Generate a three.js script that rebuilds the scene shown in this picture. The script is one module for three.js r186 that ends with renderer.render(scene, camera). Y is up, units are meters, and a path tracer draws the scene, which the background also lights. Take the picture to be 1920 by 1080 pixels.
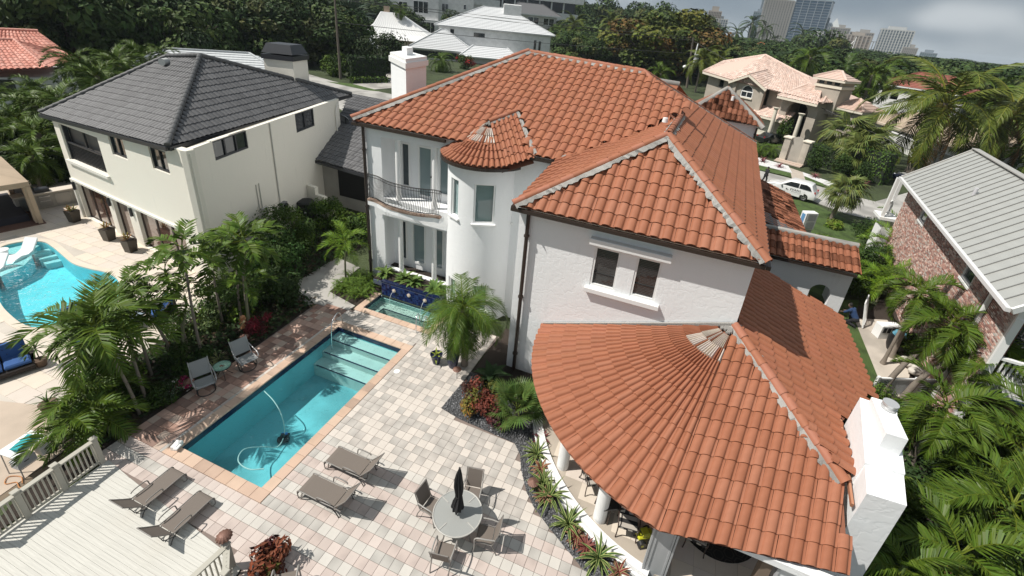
import * as THREE from 'three';
import { mergeGeometries, toCreasedNormals } from 'three/addons/utils/BufferGeometryUtils.js';
import { MarchingCubes } from 'three/addons/objects/MarchingCubes.js';

// ------------------------------------------------------------------ camera, sky, sun, exposure
const scene = new THREE.Scene();
const camera = new THREE.PerspectiveCamera(63.66, 1920 / 1080, 0.2, 9000);
camera.matrixAutoUpdate = true;
{
  const R = [[0.931544842253506, -0.2242115980574892, 0.2862749834816127], [0.09207576815621629, 0.9070643621953409, 0.4107995810046573], [-0.351775865842632, -0.35631924187681224, 0.8656155833157121]];
  const m = new THREE.Matrix4().set(R[0][0], R[0][1], R[0][2], 0, R[1][0], R[1][1], R[1][2], 0, R[2][0], R[2][1], R[2][2], 0, 0, 0, 0, 1);
  camera.quaternion.setFromRotationMatrix(m);
  camera.position.set(0, 14, 0);
  camera.setViewOffset(1920, 1080, -36, 119, 1920, 1080);           // the lens is shifted a little up and to the right
}
const sun = new THREE.DirectionalLight(new THREE.Color(1, 0.955, 0.885), 4.9);
sun.position.set(-62, 100, 36); sun.target.position.set(0, 0, 0);
sun.castShadow = true; sun.shadow.mapSize.set(4096, 4096); sun.shadow.radius = 1;
Object.assign(sun.shadow.camera, { left: -140, right: 140, top: 140, bottom: -140, near: 1, far: 500 });
scene.add(sun, sun.target);
const renderer = new THREE.WebGLRenderer({ antialias: true });
renderer.toneMapping = THREE.LinearToneMapping; renderer.toneMappingExposure = 1.07; renderer.shadowMap.enabled = true;
scene.fog = new THREE.FogExp2(new THREE.Color(0.62, 0.70, 0.78), 0.00014);

// ------------------------------------------------------------------ random numbers and noise
let seed = 7;
const rnd = () => { seed = (seed * 1664525 + 1013904223) >>> 0; return seed / 4294967296; };
const rr = (a, b) => a + (b - a) * rnd();
const reseed = (s) => { seed = s >>> 0; };
const pick = (a) => a[Math.floor(rnd() * a.length)];
const hash2 = (x, y, s) => { let h = (x * 374761393 + y * 668265263 + s * 974634541) | 0; h = Math.imul(h ^ (h >>> 13), 1274126177); h ^= h >>> 16; return (h >>> 0) / 4294967296; };
const sm = (t) => t * t * (3 - 2 * t);
function vnoise(x, y, per, s) {                                    // value noise that repeats every `per` cells
  const xi = Math.floor(x), yi = Math.floor(y), u = sm(x - xi), v = sm(y - yi), w = (a) => ((a % per) + per) % per;
  const a = hash2(w(xi), w(yi), s), b = hash2(w(xi + 1), w(yi), s), c = hash2(w(xi), w(yi + 1), s), d = hash2(w(xi + 1), w(yi + 1), s);
  return (a + (b - a) * u) * (1 - v) + (c + (d - c) * u) * v;
}
function fbm(x, y, per, oct, s) { let t = 0, a = 0.5, n = 0; for (let o = 0; o < oct; o++) { t += a * vnoise(x, y, per, s + o); n += a; a *= 0.5; x *= 2; y *= 2; per *= 2; } return t / n; }
{
  const W = 512, Hh = 256, data = new Float32Array(W * Hh * 4);     // overcast-bright sky: broken grey cloud with paler gaps
  const dirN = (x, y, z, f, s) => { const u = x * f, v = y * f, w = z * f; return (fbm(u + 40 + w * 0.7, v + 40 - w * 0.4, 4096, 5, s)); };
  for (let j = 0; j < Hh; j++) for (let i = 0; i < W; i++) {
    const el = (j + 0.5) / Hh * Math.PI - Math.PI / 2, az = (i + 0.5) / W * 2 * Math.PI, y = Math.sin(el), ce = Math.cos(el);
    const yy = Math.max(y, 0) + 0.22, px = ce * Math.cos(az) / yy, pz = ce * Math.sin(az) / yy;   // a flat cloud deck seen from below
    const n = fbm(px * 0.9 + 50, pz * 0.9 + 50, 4096, 6, 11), n2 = fbm(px * 2.6 + 90, pz * 2.6 + 70, 4096, 5, 31);
    let c = THREE.MathUtils.smoothstep(n * 0.6 + n2 * 0.4, 0.40, 0.62);
    const puff = THREE.MathUtils.smoothstep(n2, 0.5, 0.72) * 0.17;
    const base = [0.185, 0.235, 0.285], cloud = [0.37, 0.41, 0.44], h = Math.exp(-Math.max(y, 0) * 9);
    for (let k = 0; k < 3; k++) {
      let v = base[k] * (1 - c) + cloud[k] * c + puff * [1, 0.98, 0.94][k];
      v = v * (1 - 0.4 * h) + [0.34, 0.385, 0.42][k] * 0.4 * h;
      data[(j * W + i) * 4 + k] = v * 1.05;
    }
    data[(j * W + i) * 4 + 3] = 1;
  }
  const sky = new THREE.DataTexture(data, W, Hh, THREE.RGBAFormat, THREE.FloatType);
  sky.mapping = THREE.EquirectangularReflectionMapping; sky.magFilter = THREE.LinearFilter; sky.minFilter = THREE.LinearFilter; sky.wrapS = THREE.RepeatWrapping; sky.needsUpdate = true;
  scene.background = sky; scene.environment = sky;
}

// ------------------------------------------------------------------ textures and materials
function tex(n, size, fn, srgb = false) {                          // fn(u, v) -> [r,g,b] 0..1, repeats every `size` metres
  const d = new Uint8Array(n * n * 4);
  for (let y = 0; y < n; y++) for (let x = 0; x < n; x++) { const c = fn(x / n, y / n), o = (y * n + x) * 4; for (let k = 0; k < 3; k++) d[o + k] = Math.max(0, Math.min(255, (c.length ? c[k] : c) * 255)); d[o + 3] = 255; }
  const t = new THREE.DataTexture(d, n, n); t.wrapS = t.wrapT = THREE.RepeatWrapping; t.magFilter = THREE.LinearFilter; t.minFilter = THREE.LinearMipmapLinearFilter; t.generateMipmaps = true;
  t.repeat.set(1 / size, 1 / size); if (srgb) t.colorSpace = THREE.SRGBColorSpace; t.needsUpdate = true; return t;
}
const again = (t, size) => { const c = t.clone(); c.repeat.set(1 / size, 1 / size); c.needsUpdate = true; return c; };
const g3 = (v) => [v, v, v];
const T = {
  mottle: tex(256, 3.1, (u, v) => g3(0.74 + 0.26 * fbm(u * 5, v * 5, 5, 5, 3))),
  blotch: tex(256, 7.3, (u, v) => { const n = fbm(u * 4, v * 4, 4, 6, 8); return g3(0.62 + 0.38 * THREE.MathUtils.smoothstep(n, 0.25, 0.62)); }),
  stucco: tex(512, 2.3, (u, v) => { const n = fbm(u * 22, v * 22, 22, 4, 5), r = Math.abs(fbm(u * 9, v * 9, 9, 3, 15) - 0.5); return g3(0.55 * n + 0.45 * THREE.MathUtils.smoothstep(r, 0, 0.12)); }),
  wall: tex(512, 6.1, (u, v) => { const s = fbm(u * 40, v * 4, 4, 3, 91), n = fbm(u * 6, v * 6, 6, 5, 95), k = 0.965 + 0.035 * n - 0.06 * THREE.MathUtils.smoothstep(s * n, 0.33, 0.5); return [k, k * 0.995, k * 0.98]; }),
  grit: tex(256, 0.6, (u, v) => g3(fbm(u * 48, v * 48, 48, 3, 21))),
  grain: tex(256, 1.3, (u, v) => g3(0.78 + 0.22 * fbm(u * 4, v * 70, 4, 2, 33) )),
  fabric: tex(128, 0.09, (u, v) => g3(0.72 + 0.28 * (0.5 + 0.5 * Math.sin(u * Math.PI * 24) * Math.sin(v * Math.PI * 24)))),
  streak: tex(256, 5.0, (u, v) => g3(0.86 + 0.14 * fbm(u * 26, v * 3, 3, 4, 44))),
  clay: tex(256, 0.9, (u, v) => { const n = fbm(u * 6, v * 6, 6, 5, 51); return [0.80 + 0.2 * n, 0.78 + 0.22 * n, 0.76 + 0.24 * n]; }),
  travertine: tex(512, 2.9, (u, v) => { const n = fbm(u * 5, v * 5, 5, 6, 61), p = fbm(u * 3, v * 3, 3, 4, 71); return [0.84 + 0.16 * n, 0.79 + 0.17 * n + 0.03 * p, 0.72 + 0.2 * n + 0.06 * p]; }),
  ripple: tex(256, 1.1, (u, v) => { const n = fbm(u * 6 + fbm(u * 3, v * 3, 3, 2, 5) * 1.3, v * 6, 6, 3, 81); return g3(1 - Math.abs(n - 0.5) * 2); }),
};
const mats = {};
function M(key, r, g, b, o = {}) {
  if (mats[key]) return mats[key];
  const m = new (o.physical ? THREE.MeshPhysicalMaterial : THREE.MeshStandardMaterial)({ color: new THREE.Color().setRGB(r, g, b), roughness: o.rough ?? 0.8, metalness: o.metal ?? 0, side: THREE.DoubleSide });
  m.name = key; if (o.map) m.map = o.map; if (o.bump) { m.bumpMap = o.bump; m.bumpScale = o.bs ?? 0.004; }
  if (o.vc) m.vertexColors = true; if (o.spec !== undefined) m.specularIntensity = o.spec;
  if (o.trans !== undefined) { m.transmission = o.trans; m.thickness = o.thick ?? 0; m.ior = o.ior ?? 1.5; }
  if (o.coat) { m.clearcoat = o.coat; m.clearcoatRoughness = o.cr ?? 0.05; }
  return mats[key] = m;
}
// ------------------------------------------------------------------ geometry helpers
const V = (x, y, z) => new THREE.Vector3(x, y, z);
const mat4 = (x, y, z, ry = 0, rx = 0, rz = 0) => new THREE.Matrix4().compose(V(x, y, z), new THREE.Quaternion().setFromEuler(new THREE.Euler(rx, ry, rz, 'YXZ')), V(1, 1, 1));
function boxUV(g) {                                                // uv in metres, by the face's main direction
  const p = g.attributes.position, uv = new Float32Array(p.count * 2), a = V(), b = V(), c = V();
  for (let i = 0; i < p.count; i += 3) {
    a.fromBufferAttribute(p, i); b.fromBufferAttribute(p, i + 1); c.fromBufferAttribute(p, i + 2);
    const n = b.clone().sub(a).cross(c.clone().sub(a)), x = Math.abs(n.x), y = Math.abs(n.y), z = Math.abs(n.z);
    for (let k = 0; k < 3; k++) { const q = [a, b, c][k]; uv[(i + k) * 2] = x > y && x > z ? q.z : q.x; uv[(i + k) * 2 + 1] = y >= x && y >= z ? q.z : q.y; }
  }
  g.setAttribute('uv', new THREE.BufferAttribute(uv, 2)); return g;
}
function triGeo(list, smooth = false) {                            // list of Vector3, three per face
  const p = new Float32Array(list.length * 3); list.forEach((v, i) => v.toArray(p, i * 3));
  const g = new THREE.BufferGeometry(); g.setAttribute('position', new THREE.BufferAttribute(p, 3)); g.computeVertexNormals(); return g;
}
class B {                                                          // collects solids, merges them into one geometry
  constructor() { this.l = []; this.m = new THREE.Matrix4(); }
  add(g, m) { g = g.index ? g.toNonIndexed() : g.clone(); for (const k of Object.keys(g.attributes)) if (k !== 'position' && k !== 'normal') g.deleteAttribute(k); if (!g.attributes.normal) g.computeVertexNormals(); if (m) g.applyMatrix4(m); g.applyMatrix4(this.m); this.l.push(g); return this; }
  box(x, y, z, w, h, d, ry = 0, rx = 0, rz = 0) { return this.add(new THREE.BoxGeometry(w, h, d), mat4(x, y, z, ry, rx, rz)); }
  span(x0, x1, y0, y1, z0, z1) { return this.box((x0 + x1) / 2, (y0 + y1) / 2, (z0 + z1) / 2, Math.abs(x1 - x0), Math.abs(y1 - y0), Math.abs(z1 - z0)); }
  chamfer(x, y, z, w, h, d, r = 0.01, ry = 0) {                    // a box whose top edges are bevelled
    const s = new THREE.Shape([new THREE.Vector2(-w / 2 + r, -d / 2 + r), new THREE.Vector2(w / 2 - r, -d / 2 + r), new THREE.Vector2(w / 2 - r, d / 2 - r), new THREE.Vector2(-w / 2 + r, d / 2 - r)]);
    const g = new THREE.ExtrudeGeometry(s, { depth: h - 2 * r, bevelEnabled: true, bevelSize: r, bevelThickness: r, bevelSegments: 1 }); g.translate(0, 0, -h / 2 + r); g.rotateX(-Math.PI / 2);
    return this.add(g, mat4(x, y, z, ry));
  }
  cyl(x, y, z, r0, r1, h, n = 12, m) { return this.add(new THREE.CylinderGeometry(r1, r0, h, n), m ?? mat4(x, y, z)); }
  ball(x, y, z, r, sx = 1, sy = 1, sz = 1, n = 10) { const g = new THREE.SphereGeometry(r, n, Math.ceil(n * 0.7)); g.scale(sx, sy, sz); return this.add(g, mat4(x, y, z)); }
  bar(a, b, w, h = w) {                                            // a rectangular bar from a to b
    const d = b.clone().sub(a), L = d.length(), g = new THREE.BoxGeometry(w, h, L), q = new THREE.Matrix4().lookAt(a, b, Math.abs(d.y) > 0.95 * L ? V(1, 0, 0) : V(0, 1, 0)); q.setPosition(a.clone().add(b).multiplyScalar(0.5)); return this.add(g, q);
  }
  rod(a, b, r, r2 = r, n = 8) { const d = b.clone().sub(a), g = new THREE.CylinderGeometry(r2, r, d.length(), n); const q = new THREE.Matrix4().makeRotationFromQuaternion(new THREE.Quaternion().setFromUnitVectors(V(0, 1, 0), d.clone().normalize())); q.setPosition(a.clone().add(b).multiplyScalar(0.5)); return this.add(g, q); }
  tube(pts, r, seg = 24, n = 6, closed = false) { return this.add(new THREE.TubeGeometry(new THREE.CatmullRomCurve3(pts, closed), seg, r, n, closed)); }
  tri(...v) { return this.add(triGeo(v)); }
  quad(a, b, c, d) { return this.add(triGeo([a, b, c, a, c, d])); }
  poly(pts) { const l = []; for (let i = 1; i + 1 < pts.length; i++) l.push(pts[0], pts[i], pts[i + 1]); return this.add(triGeo(l)); }
  hull(top, bottom) {                                              // a closed solid between two loops of points
    const n = top.length, l = [];
    for (let i = 0; i < n; i++) { const j = (i + 1) % n; l.push(top[i], bottom[i], bottom[j], top[i], bottom[j], top[j]); }
    for (let i = 1; i + 1 < n; i++) l.push(top[0], top[i], top[i + 1], bottom[0], bottom[i + 1], bottom[i]);
    return this.add(triGeo(l));
  }
  prism(xz, y0, y1, holes = []) {                                  // a slab with the outline xz [[x,z]...]
    const s = new THREE.Shape(xz.map(([x, z]) => new THREE.Vector2(x, -z))); for (const h of holes) s.holes.push(new THREE.Path(h.map(([x, z]) => new THREE.Vector2(x, -z))));
    const g = new THREE.ExtrudeGeometry(s, { depth: y1 - y0, bevelEnabled: false }); g.rotateX(-Math.PI / 2); g.translate(0, y0, 0); return this.add(g);
  }
  sheet(xz, y, holes = []) { const s = new THREE.Shape(xz.map(([x, z]) => new THREE.Vector2(x, -z))); for (const h of holes) s.holes.push(new THREE.Path(h.map(([x, z]) => new THREE.Vector2(x, -z)))); const g = new THREE.ShapeGeometry(s); g.rotateX(-Math.PI / 2); g.translate(0, y, 0); return this.add(g); }
  plate(xy, holes, depth, m) {                                     // a wall: outline in x,y with openings, front at z = 0, thickness behind
    const s = new THREE.Shape(xy.map(([x, y]) => new THREE.Vector2(x, y))); for (const h of holes) s.holes.push(new THREE.Path(h.map(([x, y]) => new THREE.Vector2(x, y))));
    const g = new THREE.ExtrudeGeometry(s, { depth, bevelEnabled: false, curveSegments: 12 }); g.translate(0, 0, -depth); return this.add(g, m);
  }
  lathe(pts, n, m) { return this.add(new THREE.LatheGeometry(pts.map(([x, y]) => new THREE.Vector2(x, y)), n), m); }
  geo(smooth) { let g = mergeGeometries(this.l); if (smooth) g = toCreasedNormals(g, smooth); return boxUV(g); }
  mesh(name, mat, parent, smooth) { const o = new THREE.Mesh(this.geo(smooth), mat); o.name = name; o.castShadow = o.receiveShadow = true; if (parent) parent.add(o); return o; }
}
const names = {};
const numbered = (n) => { names[n] = (names[n] ?? 0) + 1; return names[n] === 1 ? n : n + '_' + String(names[n] - 1).padStart(3, '0'); };
function tag(o, label, category, group) { o.userData.label = label; o.userData.category = category; if (group) o.userData.group = group; return o; }
function thing(name, label, category, pos = [0, 0, 0], turn = 0, group) { const o = new THREE.Group(); o.name = numbered(name); o.position.set(...pos); o.rotation.y = turn; scene.add(o); return tag(o, label, category, group); }
function solo(b, name, mat, label, category, group, smooth) { const o = b.mesh(numbered(name), mat, scene, smooth); return tag(o, label, category, group); }
function struct(b, name, mat, smooth) { const o = b.mesh(numbered(name), mat, scene, smooth); o.userData.kind = 'structure'; return o; }
function sub(parent, name, pos = [0, 0, 0], turn = 0) { const o = new THREE.Group(); o.name = name; o.position.set(...pos); o.rotation.y = turn; parent.add(o); return o; }
function copy(src, label, pos, turn, scale, group) { const r = src.clone(); r.name = numbered(src.name.replace(/_\d+$/, '')); r.userData = { ...src.userData }; scene.add(r); r.position.set(...pos); r.rotation.y = turn; if (scale) r.scale.setScalar(scale); if (label) r.userData.label = label; if (group) r.userData.group = group; return r; }
const inst = (geo, mat, matrices, colors, name, parent) => { const o = new THREE.InstancedMesh(geo, mat, matrices.length); matrices.forEach((m, i) => o.setMatrixAt(i, m)); if (colors) colors.forEach((c, i) => o.setColorAt(i, c)); o.name = name; o.castShadow = o.receiveShadow = true; o.userData.kind = 'stuff'; parent.add(o); return o; };
const arc = (cx, cy, r, a0, a1, n) => Array.from({ length: n + 1 }, (_, i) => { const a = a0 + (a1 - a0) * i / n; return [cx + r * Math.cos(a), cy + r * Math.sin(a)]; });
const rect = (x0, x1, y0, y1) => [[x0, y0], [x1, y0], [x1, y1], [x0, y1]];
const smoothLoop = (pts, n = 80, closed = true) => new THREE.CatmullRomCurve3(pts.map(([x, z]) => V(x, 0, z)), closed, 'centripetal').getPoints(n).slice(0, closed ? n : n + 1).map((p) => [p.x, p.z]);
const inPoly = (x, z, P) => { let c = false; for (let i = 0, j = P.length - 1; i < P.length; j = i++) if ((P[i][1] > z) !== (P[j][1] > z) && x < (P[j][0] - P[i][0]) * (z - P[i][1]) / (P[j][1] - P[i][1]) + P[i][0]) c = !c; return c; };
// ================================================================== the ground and what is paved on it
const POOL = rect(-13.45, -10.0, -13.82, -6.55), SPA = rect(-13.45, -9.75, -16.95, -15.55);
const NPOOL = smoothLoop([[-33.5, -11.2], [-33.4, -11.9], [-32.6, -12.45], [-31.6, -12.38], [-30.2, -12.1], [-28.7, -11.82], [-27.4, -11.9], [-26.6, -12.03], [-25.5, -11.9], [-24.5, -11.4], [-23.4, -10.5], [-23.15, -9.7], [-23.3, -9.1], [-23.7, -8.5], [-24.2, -8.1], [-24.9, -8.0], [-25.9, -8.1], [-27.4, -8.4], [-29.4, -9.1], [-31.5, -10.0]], 90);
const mSoil = M('mulch', 0.055, 0.04, 0.03, { map: T.blotch, bump: T.grit, bs: 0.05, rough: 0.95 });
const mLawn = M('lawn', 0.075, 0.125, 0.028, { map: again(T.blotch, 2.1), bump: T.grit, bs: 0.04, rough: 0.95 });
const mConcrete = M('concrete', 0.40, 0.38, 0.35, { map: T.blotch, bump: T.grit, bs: 0.003, rough: 0.9 });
const mRoad = M('asphalt', 0.40, 0.385, 0.36, { map: T.blotch, bump: T.grit, bs: 0.004, rough: 0.92 });
const mTrav = M('travertine', 0.66, 0.60, 0.525, { map: T.travertine, bump: T.grit, bs: 0.002, rough: 0.75 });
const mJoint = M('grout', 0.24, 0.19, 0.165, { map: T.mottle, rough: 0.95 });
const mTan = M('tan_concrete', 0.55, 0.45, 0.36, { map: T.mottle, rough: 0.85 });
const PATIO = [[-15.45, -5.25], [-15.35, -8.6], [-15.5, -11.2], [-15.65, -14.75], [-13.6, -15.2], [-9.55, -15.2], [-9.5, -16.6], [-6.5, -16.6], [-6.75, -13.6], [-6.72, -11.7], [-5.9, -11.52], [-4.4, -11.45], [-3.55, -11.4], [-3.2, -11.05], [-2.95, -10.5], [-2.5, -9.86], [-2.1, -9.47], [-1.45, -9.05], [-0.8, -8.68], [-0.2, -8.35], [1.2, -7.9], [6.5, -7.6], [6.5, -3.0], [-8.1, -3.0], [-8.6, -4.75], [-9.05, -4.8], [-14.9, -5.25]];
{
  const far = new B(); far.sheet(rect(-4500, 4500, -5200, 800), -0.05, [POOL, SPA, NPOOL]);
  struct(far, 'ground', M('ground_cover', 0.05, 0.068, 0.024, { map: again(T.blotch, 9), bump: again(T.grit, 3), bs: 0.1, rough: 0.95 }));
  struct(new B().sheet([[-19.6, -14.2], [-19.4, -9], [-18.2, -5.9], [-16.6, -4.6], [-15.2, -2.5], [-15.1, -5.2], [-15.4, -5.2], [-15.4, -15], [-17.7, -15], [-17.7, -23], [-24.5, -24], [-21.2, -13.9]], -0.02), 'planting_bed', mSoil);
  struct(new B().sheet([[-15.85, -15.9], [-16.05, -18.0], [-13.5, -18.0], [-13.82, -17], [-13.82, -15.55]], 0.0), 'planting_bed', mSoil);
  struct(new B().sheet([[-5.2, -17.5], [-6.5, -17.4], [-6.6, -14.4], [-6.72, -11.6], [-5.9, -11.45], [-4.4, -11.4], [-3.55, -11.35], [-3.0, -10.6], [-2.1, -9.4], [-0.2, -8.3], [1.4, -8.6], [-3, -15], [-5.2, -15]], -0.03), 'planting_bed', mSoil);
  struct(new B().sheet([[3.2, -11], [3.2, -27], [9, -30], [12, -29], [18, -40], [15, -5], [5.8, -5]], -0.02), 'planting_bed', mSoil);
  struct(new B().prism([[-17.9, -14.9], [-15.75, -14.5], [-15.6, -14.8], [-13.9, -14.75], [-13.9, -15.5], [-15.85, -15.9], [-16.15, -18.6], [-18.0, -18.9]], -0.02, 0.012), 'path', mConcrete);
  // side yard, front lawns, road, driveways beyond the villa
  struct(new B().sheet([[9.9, -29], [11.6, -30], [10.75, -27.2], [10.55, -21.4], [10.1, -20.9]], 0.0), 'lawn', mLawn);
  struct(new B().prism([[10.75, -27.4], [12.6, -28.2], [12.9, -25], [11.3, -20.9], [10.55, -21.4]], -0.02, 0.02), 'path', M('pale_concrete', 0.55, 0.49, 0.42, { map: T.blotch, rough: 0.9 }));
  struct(new B().sheet([[7.8, -47.5], [11.5, -49.6], [14.6, -45.5], [16.5, -41], [14.5, -37], [10.5, -29.5], [9.6, -28], [7.7, -28.5]], 0.0), 'lawn', mLawn);
  struct(new B().prism([[-130, -90], [-62, -68], [-50, -65.8], [-30, -63.5], [-4, -60.6], [7.7, -58.2], [12.7, -56.5], [15.4, -54.8], [18.5, -53.8], [26.5, -64.5], [31, -72], [40, -80], [52, -76], [34, -60], [20.9, -48], [17.6, -47.2], [14.6, -47.6], [11.5, -50.2], [7.8, -50.8], [-20, -54], [-45, -50.5], [-60, -60], [-130, -84]], -0.04, 0.01), 'road', mRoad);
  struct(new B().sheet([[-62.2, -66.6], [-58.8, -68.6], [-52.6, -66.9], [-50, -66.2], [-53, -65.2]], 0.03), 'lawn', mLawn);
  struct(new B().prism([[-64, -88], [-57.5, -86], [-51.6, -70.6], [-52.6, -66.2], [-58.2, -67.6]], -0.03, 0.02), 'driveway', M('driveway_paver', 0.40, 0.375, 0.34, { map: T.blotch, rough: 0.9 }));
  struct(new B().sheet([[7.8, -60.8], [11.6, -59.5], [11.2, -57.6], [7.7, -58.4]], 0.03), 'lawn', mLawn);
  struct(new B().sheet([[12.8, -59.2], [14.5, -58.1], [14.2, -56.1], [12.4, -57.0]], 0.03), 'lawn', mLawn);
  const pebble = struct(new B().prism([[7.4, -65.2], [11.5, -63.0], [11.5, -59.7], [7.4, -60.9]], -0.02, 0.05), 'white_gravel', M('white_pebble', 0.78, 0.77, 0.76, { bump: T.grit, bs: 0.05, rough: 0.9 }));
  struct(new B().prism([[12.8, -61], [15.8, -58.2], [14.9, -56.6], [12.7, -59.3]], -0.02, 0.05), 'white_gravel', mats.white_pebble);
  struct(new B().prism([[11.5, -62.2], [12.8, -61], [12.5, -55.9], [11.15, -56.6]], -0.02, 0.035), 'path', M('gate_path', 0.50, 0.43, 0.36, { map: T.mottle }));
  struct(new B().sheet([[-19.2, -5.75], [-20.9, -5.2], [-24, -3.0], [-18.5, -2.2], [-16.3, -3.3], [-16.45, -5.0]], 0.035), 'tan_deck', mTan);
  struct(new B().prism([[-16.42, -5.05], [-16.2, -4.9], [-16.1, -3.3], [-16.3, -3.25]], -0.3, 0.02), 'dock_edge_wall', M('brown_wall', 0.2, 0.15, 0.1, { map: T.mottle }));
  // the neighbours' travertine terrace, with joints between its slabs
  const TER = [[-46, -18], [-46, -6], [-26, -4.4], [-18.4, -5.6], [-18.9, -8], [-19.4, -11], [-20.3, -13.2], [-21.2, -14.0], [-34.5, -15.6], [-36, -18.5]];
  const ter = struct(new B().sheet(TER, 0.0, [NPOOL.map(([x, z]) => [x, z])]), 'terrace', M('terrace_joint', 0.58, 0.525, 0.46, { map: T.mottle }));
  const list = []; reseed(41);
  for (let x = -46; x < -18; x += 0.92) for (let z = -18; z < -4; z += 0.61) {
    const ox = (Math.round(z / 0.61) % 2) * 0.46, cx = x + ox, ok = [[-0.45, -0.3], [0.45, -0.3], [-0.45, 0.3], [0.45, 0.3]].every(([a, b]) => inPoly(cx + a, z + b, TER) && !inPoly(cx + a * 1.3, z + b * 1.4, NPOOL));
    if (ok) list.push([cx, z]);
  }
  list.sort((a, b) => Math.hypot(a[0], a[1]) - Math.hypot(b[0], b[1]));
  const slab = new THREE.BoxGeometry(0.905, 0.03, 0.596); slab.deleteAttribute('uv'); const sg = boxUV(slab.toNonIndexed());
  const tones = [0.685, 0.655, 0.67, 0.64].map((v, i) => M('travertine_slab_' + i, v, v * 0.905, v * (0.78 + 0.015 * i), { map: T.travertine, rough: 0.7 }));
  list.slice(0, 300).forEach(([x, z]) => { const o = new THREE.Mesh(sg, pick(tones)); o.name = 'slab'; o.position.set(x, 0, z); o.receiveShadow = true; ter.add(o); });
  inst(sg, tones[1], list.slice(300).map(([x, z]) => mat4(x, 0, z)), list.slice(300).map(() => new THREE.Color().setScalar(rr(0.88, 1.08))), 'slab', ter);
}
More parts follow.
